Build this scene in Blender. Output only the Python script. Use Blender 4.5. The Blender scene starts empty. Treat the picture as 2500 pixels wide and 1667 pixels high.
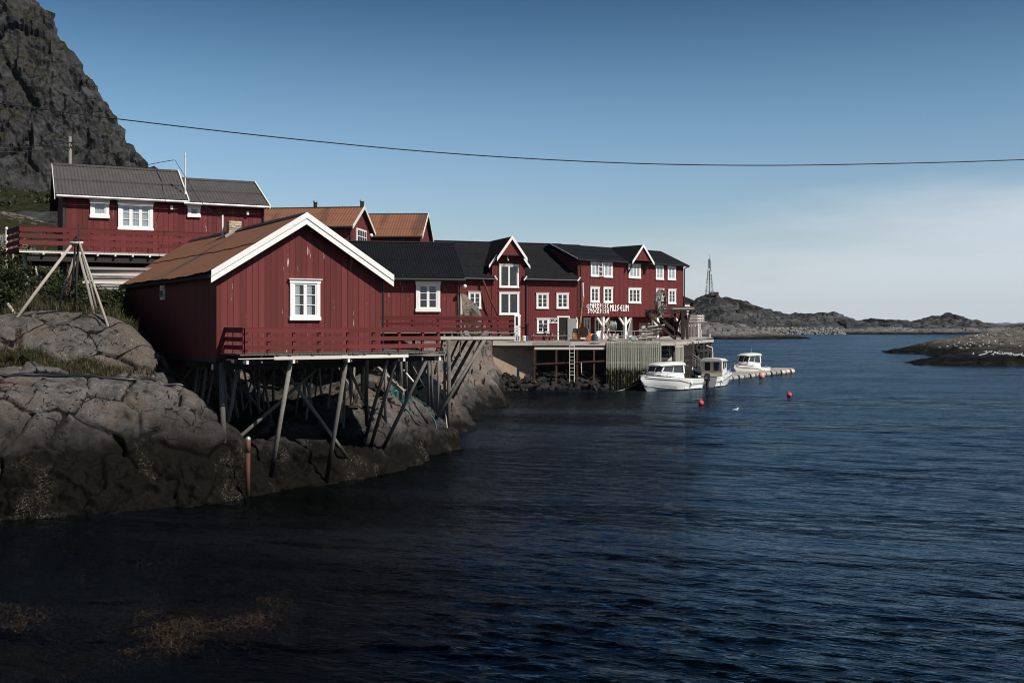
import bpy, bmesh, math, random
import numpy as np
from mathutils import Vector, Matrix
from mathutils.bvhtree import BVHTree
R = math.radians
rnd = random.Random(7)
scene = bpy.context.scene
C = scene.collection

# ---------------------------------------------------------------- camera, light, exposure
F = 2650.0; HY = 795.0; CX = 1250.0; H = 5.2          # focal length and horizon as measured in the photograph; eye height in metres
def PX(px, Y): return (px - CX) / F * Y
def PZ(py, Y): return H - (py - HY) / F * Y
def at(px, py, Y): return Vector((PX(px, Y), Y, PZ(py, Y)))

cam_d = bpy.data.cameras.new('camera'); cam = bpy.data.objects.new('camera', cam_d); C.objects.link(cam)
cam.location = (0, 0, H); cam.rotation_euler = (R(90), 0, 0)
cam_d.sensor_width = 36; cam_d.lens = 36 * F / 2500; cam_d.shift_y = -(833.5 - HY) / 2500
cam_d.clip_start = 0.5; cam_d.clip_end = 60000
scene.camera = cam

SUN_AZ, SUN_EL = 50.0, 43.0       # azimuth turned from -Y (behind the camera) towards +X
sdir = Vector((math.cos(R(SUN_EL)) * math.sin(R(SUN_AZ)), -math.cos(R(SUN_EL)) * math.cos(R(SUN_AZ)), math.sin(R(SUN_EL))))
sun_d = bpy.data.lights.new('sun', 'SUN'); sun = bpy.data.objects.new('sun', sun_d); C.objects.link(sun)
sun_d.energy = 4.8; sun_d.angle = R(0.5); sun_d.color = (1.0, 0.955, 0.89)
sun.rotation_euler = sdir.to_track_quat('Z', 'Y').to_euler(); sun.location = (30, -30, 60)

world = bpy.data.worlds.new('World'); scene.world = world; world.use_nodes = True
wn = world.node_tree.nodes; wl = world.node_tree.links; wn.clear()
SKY = 0.085
out = wn.new('ShaderNodeOutputWorld'); bg = wn.new('ShaderNodeBackground'); bg.inputs[1].default_value = SKY
sky = wn.new('ShaderNodeTexSky'); sky.sky_type = 'NISHITA'; sky.sun_disc = False
sky.sun_elevation = R(SUN_EL); sky.sun_rotation = math.atan2(sdir.x, sdir.y)
sky.altitude = 0; sky.air_density = 1.0; sky.dust_density = 0.6; sky.ozone_density = 2.0
def wnode(t, **k):
    n = wn.new(t)
    for a, b in k.items(): setattr(n, a, b)
    return n
tc = wnode('ShaderNodeTexCoord'); sx = wnode('ShaderNodeSeparateXYZ'); wl.new(tc.outputs['Generated'], sx.inputs[0])
def wmath(op, a, b=None, clamp=False):
    n = wnode('ShaderNodeMath', operation=op, use_clamp=clamp)
    for i, v in enumerate((a, b)):
        if v is None: continue
        if isinstance(v, (int, float)): n.inputs[i].default_value = v
        else: wl.new(v, n.inputs[i])
    return n.outputs[0]
mp = wnode('ShaderNodeMapping'); mp.inputs['Scale'].default_value = (2.2, 2.2, 13.0); mp.inputs['Rotation'].default_value = (R(0), R(7), 0)
wl.new(tc.outputs['Generated'], mp.inputs[0])
n1 = wnode('ShaderNodeTexNoise'); n1.inputs['Scale'].default_value = 1.6; n1.inputs['Detail'].default_value = 7; n1.inputs['Roughness'].default_value = 0.55
wl.new(mp.outputs[0], n1.inputs['Vector'])
# thin veil of high cloud low over the sea, thicker towards +X
az = wmath('ADD', wmath('MULTIPLY', sx.outputs[0], 2.2), 0.62)
el = wmath('MULTIPLY', sx.outputs[2], -13.5)
veil = wmath('ADD', wmath('ADD', az, el), wmath('MULTIPLY', wmath('SUBTRACT', n1.outputs['Fac'], 0.5), 2.0))
ramp = wnode('ShaderNodeMapRange', interpolation_type='SMOOTHSTEP'); ramp.inputs['From Min'].default_value = -0.55; ramp.inputs['From Max'].default_value = 0.95
ramp.inputs['To Max'].default_value = 0.88
wl.new(veil, ramp.inputs['Value'])
mix = wnode('ShaderNodeMix', data_type='RGBA'); wl.new(ramp.outputs[0], mix.inputs[0])
hsv = wnode('ShaderNodeHueSaturation'); hsv.inputs['Saturation'].default_value = 1.10; hsv.inputs['Value'].default_value = 1.0
wl.new(sky.outputs[0], hsv.inputs['Color']); 
# clear northern sky: darkens towards the zenith (as through a polariser)
er = wnode('ShaderNodeValToRGB'); cr_ = er.color_ramp; cr_.interpolation = 'B_SPLINE'
while len(cr_.elements) < 6: cr_.elements.new(.5)
for e_, (p_, c_) in zip(cr_.elements, ((0., (1.14, 1.10, 1.18)), (.13, (1.14, 1.18, 1.24)), (.20, (.96, 1.12, 1.12)), (.28, (.40, .60, .69)), (.42, (.15, .26, .38)), (1., (.09, .17, .26)))):
    e_.position = p_; e_.color = tuple(v / 1.25 for v in c_) + (1,)
wl.new(sx.outputs[2], er.inputs[0])
em = wnode('ShaderNodeMix', data_type='RGBA', blend_type='MULTIPLY'); em.inputs[0].default_value = 1.0
wl.new(hsv.outputs[0], em.inputs[6]); wl.new(er.outputs[0], em.inputs[7]); hsv.inputs['Value'].default_value = 1.25
wl.new(em.outputs[2], mix.inputs[6])
mix.inputs[7].default_value = (0.655 / SKY, 0.725 / SKY, 0.795 / SKY, 1)
wl.new(mix.outputs[2], bg.inputs[0]); wl.new(bg.outputs[0], out.inputs[0])

scene.view_settings.view_transform = 'Standard'; scene.view_settings.look = 'None'
scene.view_settings.exposure = 0.0; scene.view_settings.gamma = 1.0; scene.view_settings.use_curve_mapping = False
scene.render.engine = 'CYCLES'
scene.cycles.filter_width = 1.05; scene.cycles.max_bounces = 6; scene.cycles.diffuse_bounces = 3; scene.cycles.glossy_bounces = 3
scene.cycles.transmission_bounces = 4; scene.cycles.transparent_max_bounces = 8; scene.cycles.volume_bounces = 0
scene.cycles.caustics_reflective = False; scene.cycles.caustics_refractive = False

# ---------------------------------------------------------------- helpers
class MB:
    def __init__(self): self.v = []; self.f = []
    def add(self, vs, fs):
        b = len(self.v); self.v += [tuple(p) for p in vs]; self.f += [tuple(b + i for i in q) for q in fs]; return self
    def box(self, c, s, rot=None):
        vs = []
        for x in (-.5, .5):
            for y in (-.5, .5):
                for z in (-.5, .5):
                    p = Vector((x * s[0], y * s[1], z * s[2]))
                    if rot is not None: p = rot @ p
                    vs.append(p + Vector(c))
        return self.add(vs, [(0, 1, 3, 2), (4, 6, 7, 5), (0, 4, 5, 1), (2, 3, 7, 6), (0, 2, 6, 4), (1, 5, 7, 3)])
    def box2(self, a, b):
        return self.box([(a[i] + b[i]) / 2 for i in range(3)], [abs(b[i] - a[i]) for i in range(3)])
    def beam(self, p, q, w, h=None, up=(0, 0, 1)):
        p, q = Vector(p), Vector(q); d = q - p; L = d.length; d.normalize(); up = Vector(up)
        if abs(d.dot(up)) > .98: up = Vector((0, 1, 0)) if abs(d.y) < .9 else Vector((1, 0, 0))
        s = d.cross(up).normalized(); t = s.cross(d)
        rot = Matrix((s, d, t)).transposed()
        return self.box((p + q) / 2, (w, L, h or w), rot)
    def tube(self, pts, r, r2=None, n=8, cap=True):
        pts = [Vector(p) for p in pts]; m = len(pts); r2 = r if r2 is None else r2; rings = []
        prev = None
        for i, p in enumerate(pts):
            d = (pts[min(i + 1, m - 1)] - pts[max(i - 1, 0)]).normalized()
            if prev is None:
                a = d.cross(Vector((0, 0, 1)) if abs(d.z) < .9 else Vector((1, 0, 0))).normalized()
            else:
                a = (prev - d * prev.dot(d)).normalized()
            prev = a; b = d.cross(a); rr = r + (r2 - r) * i / max(1, m - 1)
            rings += [p + a * (rr * math.cos(2 * math.pi * k / n)) + b * (rr * math.sin(2 * math.pi * k / n)) for k in range(n)]
        fs = [(i * n + k, i * n + (k + 1) % n, (i + 1) * n + (k + 1) % n, (i + 1) * n + k) for i in range(m - 1) for k in range(n)]
        if cap: fs += [tuple(range(n - 1, -1, -1)), tuple((m - 1) * n + k for k in range(n))]
        return self.add(rings, fs)
    def prism(self, poly, off):
        off = Vector(off); n = len(poly); vs = [Vector(p) for p in poly]; vs += [p + off for p in vs]
        return self.add(vs, [tuple(range(n)), tuple(range(2 * n - 1, n - 1, -1))] + [(i, i + n, (i + 1) % n + n, (i + 1) % n) for i in range(n)])
    def sphere(self, c, r, n=12, m=8, sc=(1, 1, 1)):
        vs = [(c[0] + r * sc[0] * math.sin(math.pi * j / m) * math.cos(2 * math.pi * i / n), c[1] + r * sc[1] * math.sin(math.pi * j / m) * math.sin(2 * math.pi * i / n), c[2] + r * sc[2] * math.cos(math.pi * j / m)) for j in range(m + 1) for i in range(n)]
        return self.add(vs, [(j * n + i, j * n + (i + 1) % n, (j + 1) * n + (i + 1) % n, (j + 1) * n + i) for j in range(m) for i in range(n)])
    def torus(self, c, rot, Ra, ra, n=20, m=8):
        vs = []
        for i in range(n):
            a = 2 * math.pi * i / n
            for j in range(m):
                b = 2 * math.pi * j / m
                vs.append(Vector(c) + rot @ Vector(((Ra + ra * math.cos(b)) * math.cos(a), (Ra + ra * math.cos(b)) * math.sin(a), ra * math.sin(b))))
        return self.add(vs, [(i * m + j, ((i + 1) % n) * m + j, ((i + 1) % n) * m + (j + 1) % m, i * m + (j + 1) % m) for i in range(n) for j in range(m)])
    def build(self, name, m, parent=None, smooth=False, kind=None):
        me = bpy.data.meshes.new(name); me.from_pydata(self.v, [], self.f); me.materials.append(m)
        if smooth: me.polygons.foreach_set('use_smooth', [True] * len(me.polygons))
        me.validate(); o = bpy.data.objects.new(name, me); C.objects.link(o)
        if parent is not None: o.parent = parent
        if kind: o['kind'] = kind
        return o
def inst(o, parent, loc=(0, 0, 0), rot=None, scale=None, name=None):
    c = o.copy(); C.objects.link(c); c.parent = parent; c.location = loc
    if rot is not None: c.rotation_euler = rot
    if scale is not None: c.scale = scale
    return c
def tag(o, label, cat, group=None):
    o['label'] = label; o['category'] = cat
    if group: o['group'] = group
    return o
def thing(name, label, cat, loc=(0, 0, 0), rz=0, group=None):
    o = bpy.data.objects.new(name, None); C.objects.link(o); o.location = loc; o.rotation_euler = (0, 0, rz); o.empty_display_size = .3
    return tag(o, label, cat, group)
def copy_tree(o, parent=None):
    c = o.copy(); C.objects.link(c); c.parent = parent
    for ch in list(o.children): copy_tree(ch, c)
    return c
def gridmesh(name, P, m, smooth=True, closed=False):
    """P: (rows, cols, 3) array."""
    r, c, _ = P.shape
    idx = np.arange(r * c).reshape(r, c)
    q = np.stack([idx[:-1, :-1], idx[:-1, 1:], idx[1:, 1:], idx[1:, :-1]], -1).reshape(-1, 4)
    me = bpy.data.meshes.new(name)
    me.vertices.add(r * c); me.vertices.foreach_set('co', P.reshape(-1).astype(np.float32))
    me.loops.add(q.size); me.loops.foreach_set('vertex_index', q.reshape(-1).astype(np.int32))
    me.polygons.add(len(q)); me.polygons.foreach_set('loop_start', np.arange(0, q.size, 4, dtype=np.int32)); me.polygons.foreach_set('loop_total', np.full(len(q), 4, np.int32))
    me.polygons.foreach_set('use_smooth', np.full(len(q), smooth))
    me.update(calc_edges=True); me.materials.append(m)
    o = bpy.data.objects.new(name, me); C.objects.link(o); return o
def facemesh(name, V, Q, m, parent=None):
    """V (n,3), Q (k,3 or 4)."""
    V = np.asarray(V, np.float32); Q = np.asarray(Q, np.int32); k = Q.shape[1]
    me = bpy.data.meshes.new(name); me.vertices.add(len(V)); me.vertices.foreach_set('co', V.reshape(-1))
    me.loops.add(Q.size); me.loops.foreach_set('vertex_index', Q.reshape(-1))
    me.polygons.add(len(Q)); me.polygons.foreach_set('loop_start', np.arange(0, Q.size, k, dtype=np.int32)); me.polygons.foreach_set('loop_total', np.full(len(Q), k, np.int32))
    me.update(calc_edges=True); me.materials.append(m); o = bpy.data.objects.new(name, me); C.objects.link(o)
    if parent is not None: o.parent = parent
    return o

# numpy noise
def _h(ix, iy, iz, s):
    n = (ix.astype(np.int64) * 374761393 + iy.astype(np.int64) * 668265263 + iz.astype(np.int64) * 2147483647 + s * 974634777) & 0xFFFFFFFF
    n = ((n ^ (n >> 13)) * 1274126177) & 0xFFFFFFFF
    n = ((n ^ (n >> 16)) * 2246822519) & 0xFFFFFFFF
    return ((n ^ (n >> 15)) & 0xFFFFFF) / float(0xFFFFFF)
def vnoise(p, s=0):
    i = np.floor(p); f = p - i; f = f * f * f * (f * (f * 6 - 15) + 10); x, y, z = i[..., 0], i[..., 1], i[..., 2]
    r = 0
    for a in (0, 1):
        for b in (0, 1):
            for c in (0, 1):
                w = (f[..., 0] if a else 1 - f[..., 0]) * (f[..., 1] if b else 1 - f[..., 1]) * (f[..., 2] if c else 1 - f[..., 2])
                r = r + w * _h(x + a, y + b, z + c, s)
    return r * 2 - 1
def fbm(p, octv=5, s=0, gain=.5, ridge=False):
    a = 1.; t = 0; tot = 0
    for o in range(octv):
        n = vnoise(p * (2.03 ** o) + 17.3 * o, s + o)
        if ridge: n = 1 - 2 * np.abs(n)
        t = t + a * n; tot += a; a *= gain
    return t / tot
def voro(p, s=0):
    """returns F1, F2, cell random of 3-D Voronoi"""
    i = np.floor(p); f1 = np.full(p.shape[:-1], 9.); f2 = f1.copy(); cid = np.zeros_like(f1)
    for a in (-1, 0, 1):
        for b in (-1, 0, 1):
            for c in (-1, 0, 1):
                x, y, z = i[..., 0] + a, i[..., 1] + b, i[..., 2] + c
                dx = x + _h(x, y, z, s) - p[..., 0]; dy = y + _h(x, y, z, s + 1) - p[..., 1]; dz = z + _h(x, y, z, s + 2) - p[..., 2]
                d = np.sqrt(dx * dx + dy * dy + dz * dz); near = d < f1
                f2 = np.where(near, f1, np.minimum(f2, d)); cid = np.where(near, _h(x, y, z, s + 3), cid); f1 = np.where(near, d, f1)
    return f1, f2, cid
def facets(p, scl, s=0, warp=.3):
    '''Voronoi blocks: each cell a tilted plane; returns (height, edge distance, cell random) for rock broken along joints'''
    q = (p + warp * np.stack([vnoise(p * .9 / warp * .3, s + 41), vnoise(p * .9 / warp * .3, s + 42), vnoise(p * .9 / warp * .3, s + 43)], -1)) * scl
    i = np.floor(q); f1 = np.full(q.shape[:-1], 9.); f2 = f1.copy(); cid = np.zeros_like(f1); v = np.zeros_like(q)
    for a in (-1, 0, 1):
        for b in (-1, 0, 1):
            for c in (-1, 0, 1):
                x, y, z = i[..., 0] + a, i[..., 1] + b, i[..., 2] + c
                dd = np.stack([q[..., 0] - x - _h(x, y, z, s), q[..., 1] - y - _h(x, y, z, s + 1), q[..., 2] - z - _h(x, y, z, s + 2)], -1)
                d = np.sqrt((dd * dd).sum(-1)); near = d < f1
                f2 = np.where(near, f1, np.minimum(f2, d)); cid = np.where(near, _h(x, y, z, s + 3), cid); v = np.where(near[..., None], dd, v); f1 = np.where(near, d, f1)
    a1, a2 = cid * 43.98, cid * 91.1
    t = v[..., 0] * np.cos(a1) * np.cos(a2) + v[..., 1] * np.sin(a1) * np.cos(a2) + v[..., 2] * np.sin(a2)
    return t, f2 - f1, cid
def gnormals(P):
    du = np.gradient(P, axis=1); dv = np.gradient(P, axis=0)
    n = np.cross(du, dv); n /= np.linalg.norm(n, axis=-1, keepdims=True) + 1e-9
    return n * np.sign(n[..., 2:3] + 1e-9)
def rbf(pts):
    pts = np.asarray(pts, float); A = pts[:, :2]; sc = 20.; n = len(A)
    def k(d2): return np.sqrt(d2 + .0004)          # multiquadric-like (linear) kernel: no overshoot
    D = ((A[:, None] - A[None]) ** 2).sum(-1) / sc ** 2
    M_ = np.zeros((n + 3, n + 3)); M_[:n, :n] = k(D) - np.eye(n) * 1e-3; M_[:n, n] = 1; M_[:n, n + 1:n + 3] = A / sc; M_[n:, :n] = M_[:n, n:].T
    w = np.linalg.solve(M_, np.r_[pts[:, 2], 0, 0, 0])
    def ev(x, y):
        z = w[n] + w[n + 1] * x / sc + w[n + 2] * y / sc
        for j in range(n): z = z + w[j] * k(((x - A[j, 0]) ** 2 + (y - A[j, 1]) ** 2) / sc ** 2)
        return z
    return ev

# ---------------------------------------------------------------- materials
class NT:
    def __init__(self, name):
        self.m = bpy.data.materials.new(name); self.m.use_nodes = True; self.n = self.m.node_tree.nodes; self.l = self.m.node_tree.links
        self.n.clear(); self.out = self.n.new('ShaderNodeOutputMaterial'); self.bs = self.n.new('ShaderNodeBsdfPrincipled'); self.l.new(self.bs.outputs[0], self.out.inputs[0])
        self.tc = self.n.new('ShaderNodeTexCoord')
    def node(self, t, **k):
        n = self.n.new(t)
        for a, b in k.items(): setattr(n, a, b)
        return n
    def put(self, sock, v):
        if isinstance(v, (int, float)): sock.default_value = v
        elif isinstance(v, (tuple, list)): sock.default_value = tuple(v) if len(v) != 3 or sock.type != 'RGBA' else (*v, 1)
        elif v is not None: self.l.new(v, sock)
    def math(self, op, a, b=None, clamp=False):
        n = self.node('ShaderNodeMath', operation=op, use_clamp=clamp); self.put(n.inputs[0], a)
        if b is not None: self.put(n.inputs[1], b)
        return n.outputs[0]
    def coords(self, stretch=(1, 1, 1), obj=True, rand=True):
        v = self.tc.outputs['Object'] if obj else self.node('ShaderNodeNewGeometry').outputs['Position']
        if rand:
            oi = self.node('ShaderNodeObjectInfo'); mu = self.node('ShaderNodeVectorMath', operation='SCALE'); mu.inputs[0].default_value = (37.1, 51.7, 23.3); self.l.new(oi.outputs['Random'], mu.inputs['Scale'])
            ad = self.node('ShaderNodeVectorMath', operation='ADD'); self.l.new(v, ad.inputs[0]); self.l.new(mu.outputs[0], ad.inputs[1]); v = ad.outputs[0]
        mp = self.node('ShaderNodeMapping'); mp.inputs['Scale'].default_value = stretch; self.l.new(v, mp.inputs[0]); return mp.outputs[0]
    def noise(self, vec, scale, detail=5, rough=.55, dist=0.):
        n = self.node('ShaderNodeTexNoise'); n.inputs['Scale'].default_value = scale; n.inputs['Detail'].default_value = detail; n.inputs['Roughness'].default_value = rough; n.inputs['Distortion'].default_value = dist
        self.l.new(vec, n.inputs['Vector']); return n.outputs['Fac']
    def voronoi(self, vec, scale, feature='F1'):
        n = self.node('ShaderNodeTexVoronoi', feature=feature); n.inputs['Scale'].default_value = scale; self.l.new(vec, n.inputs['Vector']); return n.outputs['Distance']
    def step(self, v, a, b, t0=0., t1=1.):
        n = self.node('ShaderNodeMapRange', interpolation_type='SMOOTHSTEP'); self.put(n.inputs['Value'], v)
        n.inputs['From Min'].default_value = a; n.inputs['From Max'].default_value = b; n.inputs['To Min'].default_value = t0; n.inputs['To Max'].default_value = t1; return n.outputs[0]
    def mix(self, f, a, b, blend='MIX'):
        n = self.node('ShaderNodeMix', data_type='RGBA', blend_type=blend); self.put(n.inputs[0], f); self.put(n.inputs[6], a); self.put(n.inputs[7], b); return n.outputs[2]
    def bump(self, h, dist=.01, strength=1., prev=None):
        n = self.node('ShaderNodeBump'); n.inputs['Strength'].default_value = strength; n.inputs['Distance'].default_value = dist; self.put(n.inputs['Height'], h)
        if prev is not None: self.l.new(prev, n.inputs['Normal'])
        return n.outputs[0]
    def fin(self, col=None, rough=None, normal=None, metal=None, spec=None):
        if col is not None: self.put(self.bs.inputs['Base Color'], col)
        if rough is not None: self.put(self.bs.inputs['Roughness'], rough)
        if normal is not None: self.l.new(normal, self.bs.inputs['Normal'])
        if metal is not None: self.put(self.bs.inputs['Metallic'], metal)
        if spec is not None: self.put(self.bs.inputs['Specular IOR Level'], spec)
        return self.m
def sc3(c, k): return (c[0] * k, c[1] * k, c[2] * k)
def mat(name, col, rough=.75, var=.25, vs=3., stretch=(1, 1, 1), bump=.4, bs=30., bd=.004, rv=.18, wear=None, metal=0., spec=.35, wearcut=(.64, .70), wears=6., wearst=None, obj=True):
    t = NT(name); v = t.coords(stretch, obj)
    c = t.mix(t.noise(v, vs, 6), sc3(col, 1 - var), sc3(col, 1 + var))
    if wear is not None:
        w = t.coords(wearst or stretch, obj)
        c = t.mix(t.step(t.noise(w, wears, 7, .62), *wearcut), c, wear)
    if rv:
        oi = t.node('ShaderNodeObjectInfo'); h = t.node('ShaderNodeHueSaturation'); t.l.new(c, h.inputs['Color'])
        t.l.new(t.step(oi.outputs['Random'], 0, 1, 1 - rv, 1 + rv), h.inputs['Value']); c = h.outputs[0]
    nb = t.bump(t.noise(v, bs, 4), bd, bump)
    return t.fin(c, rough, nb, metal, spec)

RED = (.136, .033, .031)
VST = (1, 1, .07)      # vertical grain
HST = (.07, 1, 1)      # horizontal grain
M = {}
M['red'] = mat('red_paint_boards', RED, .8, .32, 4, VST, .6, 16, .006, .17, (.46, .36, .33), wearcut=(.648, .69), wears=7., wearst=(1, 1, .16), spec=.2)
M['red_side'] = mat('red_paint_side', RED, .8, .2, 5, VST, .6, 16, .006, .1, spec=.2)
M['red_far'] = mat('red_paint_far', (.138, .030, .029), .8, .16, 2, VST, .5, 12, .006, .0, (.19, .06, .055), wearcut=(.62, .72), wears=5., spec=.2)
M['red_rail'] = mat('red_paint_rail', (.142, .031, .030), .8, .18, 5, HST, .6, 16, .005, .15, (.40, .26, .24), wearcut=(.74, .80), wears=9., spec=.2)
M['white'] = mat('white_paint', (.84, .82, .78), .6, .06, 4, (1, 1, 1), .3, 25, .003, .03, (.52, .49, .44), wearcut=(.61, .72), wears=7.)
M['white_h'] = mat('white_paint_weathered', (.74, .70, .64), .75, .10, 5, HST, .6, 20, .005, .08, (.40, .37, .33), wearcut=(.62, .70), wears=6.)
M['fascia'] = mat('pale_weathered_beam', (.66, .60, .54), .85, .16, 5, HST, .8, 20, .006, .12, (.22, .19, .17), wearcut=(.64, .72), wears=7.)
M['grey_wood'] = mat('grey_weathered_wood', (.27, .25, .23), .9, .4, 7, (6, 6, .5), 1., 12, .012, .22, (.07, .06, .055), wearcut=(.60, .70), wears=5.)
def tide_wood(name):
    t = NT(name); v = t.coords((6, 6, .5)); g = t.node('ShaderNodeNewGeometry'); s = t.node('ShaderNodeSeparateXYZ'); t.l.new(g.outputs['Position'], s.inputs[0])
    c = t.mix(t.noise(v, 7, 6), (.095, .088, .08), (.30, .275, .245)); c = t.mix(t.step(t.noise(v, 5, 7, .62), .58, .68), c, (.06, .052, .046))
    oi = t.node('ShaderNodeObjectInfo'); h = t.node('ShaderNodeHueSaturation'); t.l.new(c, h.inputs['Color']); t.l.new(t.step(oi.outputs['Random'], 0, 1, .60, 1.2), h.inputs['Value']); c = h.outputs[0]
    z = t.math('ADD', s.outputs[2], t.math('MULTIPLY', t.math('SUBTRACT', t.noise(v, 2.5, 5), .5), 1.0))
    c = t.mix(t.step(z, .75, 1.5, 1, 0), c, t.mix(t.noise(v, 6, 5), (.008, .008, .007), (.04, .034, .022)))
    return t.fin(c, .9, t.bump(t.noise(v, 12, 4), .012, 1.), 0., .15)
M['grey_wood'] = tide_wood('grey_weathered_wood')
M['float'] = mat('dirty_white_float', (.40, .385, .345), .6, .4, 3, rv=.25, wear=(.10, .10, .07), wearcut=(.55, .68), wears=2.5)
M['grey_h'] = mat('grey_weathered_plank', (.30, .27, .25), .9, .38, 7, HST, .9, 16, .01, .25, (.10, .09, .08), wearcut=(.60, .68), wears=7.)
M['pole'] = mat('stripped_timber_pole', (.36, .32, .27), .9, .35, 6, (5, 5, .6), .9, 10, .008, .2, (.12, .10, .08), wearcut=(.60, .70), wears=5.)
M['dark_wood'] = mat('tarred_timber', (.035, .029, .026), .85, .5, 5, (4, 4, .6), .8, 12, .01, .25, (.12, .10, .085), wearcut=(.63, .72), wears=4.)
M['dock_wood'] = mat('bleached_dock_timber', (.45, .40, .35), .9, .38, 5, HST, 1., 14, .02, .25, (.085, .065, .05), wearcut=(.52, .62), wears=5.)
M['black_roof'] = mat('black_sheet_roof', (.0075, .008, .010), .6, .35, 1.2, (1, 1, .5), .3, 40, .003, 0, (.05, .05, .05), wearcut=(.64, .70), wears=7., spec=.22)
M['felt_roof'] = mat('black_felt_roof', (.009, .0095, .0115), .8, .4, .9, (1, 1, 1), .5, 60, .004, 0, (.045, .045, .042), wearcut=(.60, .68), wears=5., spec=.18)
M['fiber_roof'] = mat('grey_fibre_cement_roof', (.085, .078, .076), .85, .35, 2.5, (1, 1, .4), .6, 30, .006, 0, (.16, .15, .145), wearcut=(.62, .70), wears=9., spec=.2)
M['black_metal'] = mat('black_painted_metal', (.02, .02, .022), .5, .2, 5, rv=.1)
M['steel'] = mat('galvanised_steel', (.40, .41, .42), .5, .25, 6, metal=.6, rv=.1)
M['rust'] = mat('rusty_iron', (.075, .035, .024), .9, .5, 6, (1, 1, .5), .8, 20, .006, .2, (.20, .10, .06), wearcut=(.62, .72), wears=6.)
M['concrete'] = mat('stained_concrete', (.33, .245, .175), .9, .4, 1.5, (1, 1, .5), .6, 14, .02, 0, (.14, .09, .06), wearcut=(.58, .68), wears=2.)
M['room_shade'] = mat('painted_room_shade', (.012, .012, .013), .9, .2, 3, rv=0)  # flat dark colour painted for the shade inside rooms
M['curtain'] = mat('white_lace_curtain', (.62, .63, .62), .9, .12, 14, (1, 1, .2), .2, 20, .003, 0)
M['plastic_white'] = mat('white_gelcoat', (.82, .81, .78), .25, .04, 3, bump=.0, rv=.03, spec=.5)
M['beige'] = mat('beige_gelcoat', (.60, .51, .40), .35, .06, 3, bump=.05, rv=0)
M['orange'] = mat('orange_plastic', (.52, .085, .02), .5, .15, 3, rv=.05)
M['yellow'] = mat('yellow_plastic', (.62, .38, .09), .5, .15, 3, rv=.05)
M['blue'] = mat('blue_plastic', (.03, .10, .16), .5, .15, 3, rv=.05)
M['buoy'] = mat('coral_red_buoy', (.62, .085, .065), .45, .10, 3, rv=.08)
M['bench'] = mat('pale_pink_bench_paint', (.55, .40, .38), .8, .1, 5, HST)
M['pink'] = mat('faded_pink_fender', (.62, .32, .26), .55, .10, 3, rv=.08)
M['rubber'] = mat('black_rubber', (.012, .012, .012), .75, .2, 5, rv=.1)
M['pipe'] = mat('black_plastic_pipe', (.012, .012, .014), .4, .2, 5, rv=.1, spec=.5)
M['brown_pipe'] = mat('orange_brown_drain_pipe', (.11, .042, .027), .85, .25, 4, (1, 1, .3), wear=(.06, .04, .03), wearcut=(.6, .72), wears=4)
M['teal'] = mat('teal_fishing_net', (.04, .22, .20), .9, .4, 20, bump=1., bs=40, bd=.02, rv=.1)
M['pale_net'] = mat('pale_green_net', (.36, .42, .38), .9, .4, 14, (1, 1, .2), bump=1., bs=40, bd=.02, rv=.1)
M['rope'] = mat('pale_rope', (.45, .42, .36), .9, .3, 20, rv=.1)
M['brick'] = mat('yellow_grey_brick', (.46, .38, .26), .9, .28, 8, bump=.8, bs=24, bd=.01, rv=.3)
M['mortar'] = mat('dark_mortar', (.14, .12, .10), .95, .3, 8)
M['crate'] = mat('sun_bleached_crate', (.62, .50, .38), .85, .3, 6, HST, .6, 18, .01, .3, (.20, .15, .11), wearcut=(.62, .7), wears=5.)
M['door_grey'] = mat('grey_door_paint', (.36, .355, .35), .7, .08, 4, VST, rv=.05)
M['gull_white'] = mat('white_feathers', (.82, .82, .82), .8, .06, 10, rv=0)
M['gull_grey'] = mat('grey_wing_feathers', (.32, .33, .36), .8, .08, 10, rv=0)
M['yellow_bill'] = mat('yellow_bill', (.6, .36, .05), .6, .1, 10, rv=0)
M['mast_grey'] = mat('grey_mast_steel', (.16, .17, .18), .6, .2, 1, rv=0)
M['ink'] = mat('black_lettering', (.015, .015, .015), .7, .05, 5, rv=0)
def glass_mat():
    t = NT('window_glass'); v = t.coords((1, 1, 1)); nb = t.bump(t.noise(v, 2.2, 2), .01, .12)
    gl = t.node('ShaderNodeBsdfGlossy'); gl.inputs['Roughness'].default_value = .03; t.l.new(nb, gl.inputs['Normal'])
    tr = t.node('ShaderNodeBsdfTransparent'); tr.inputs[0].default_value = (.86, .89, .90, 1)
    lw = t.node('ShaderNodeLayerWeight'); t.l.new(nb, lw.inputs['Normal'])
    ms = t.node('ShaderNodeMixShader'); t.l.new(t.math('ADD', t.math('MULTIPLY', t.math('POWER', lw.outputs['Facing'], 4.0), .9), .05), ms.inputs[0]); t.l.new(tr.outputs[0], ms.inputs[1]); t.l.new(gl.outputs[0], ms.inputs[2])
    t.l.new(ms.outputs[0], t.out.inputs[0]); return t.m
M['glass'] = glass_mat()
def boatglass():
    t = NT('tinted_boat_glass'); return t.fin((.03, .035, .04), .06, spec=.6)
M['tint'] = boatglass()
def rust_roof(name, a, b, dark, stretch=(1.0, .2, .2)):
    t = NT(name); v = t.coords(stretch)
    c = t.mix(t.noise(v, 1.1, 6, .6), a, b)
    c = t.mix(t.step(t.noise(t.coords((stretch[0] * .6, stretch[1] * .7, .3)), .8, 3, .5), .56, .66), c, dark)
    c = t.mix(t.step(t.noise(v, 14, 4), .66, .74), c, sc3(dark, .8))
    return t.fin(c, .9, t.bump(t.noise(v, 30, 4), .004, .5), 0., .15)
M['rust_roof'] = rust_roof('rust_brown_roof_sheet', (.165, .076, .047), (.215, .104, .066), (.085, .064, .056), (.25, 1.1, .25))
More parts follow.
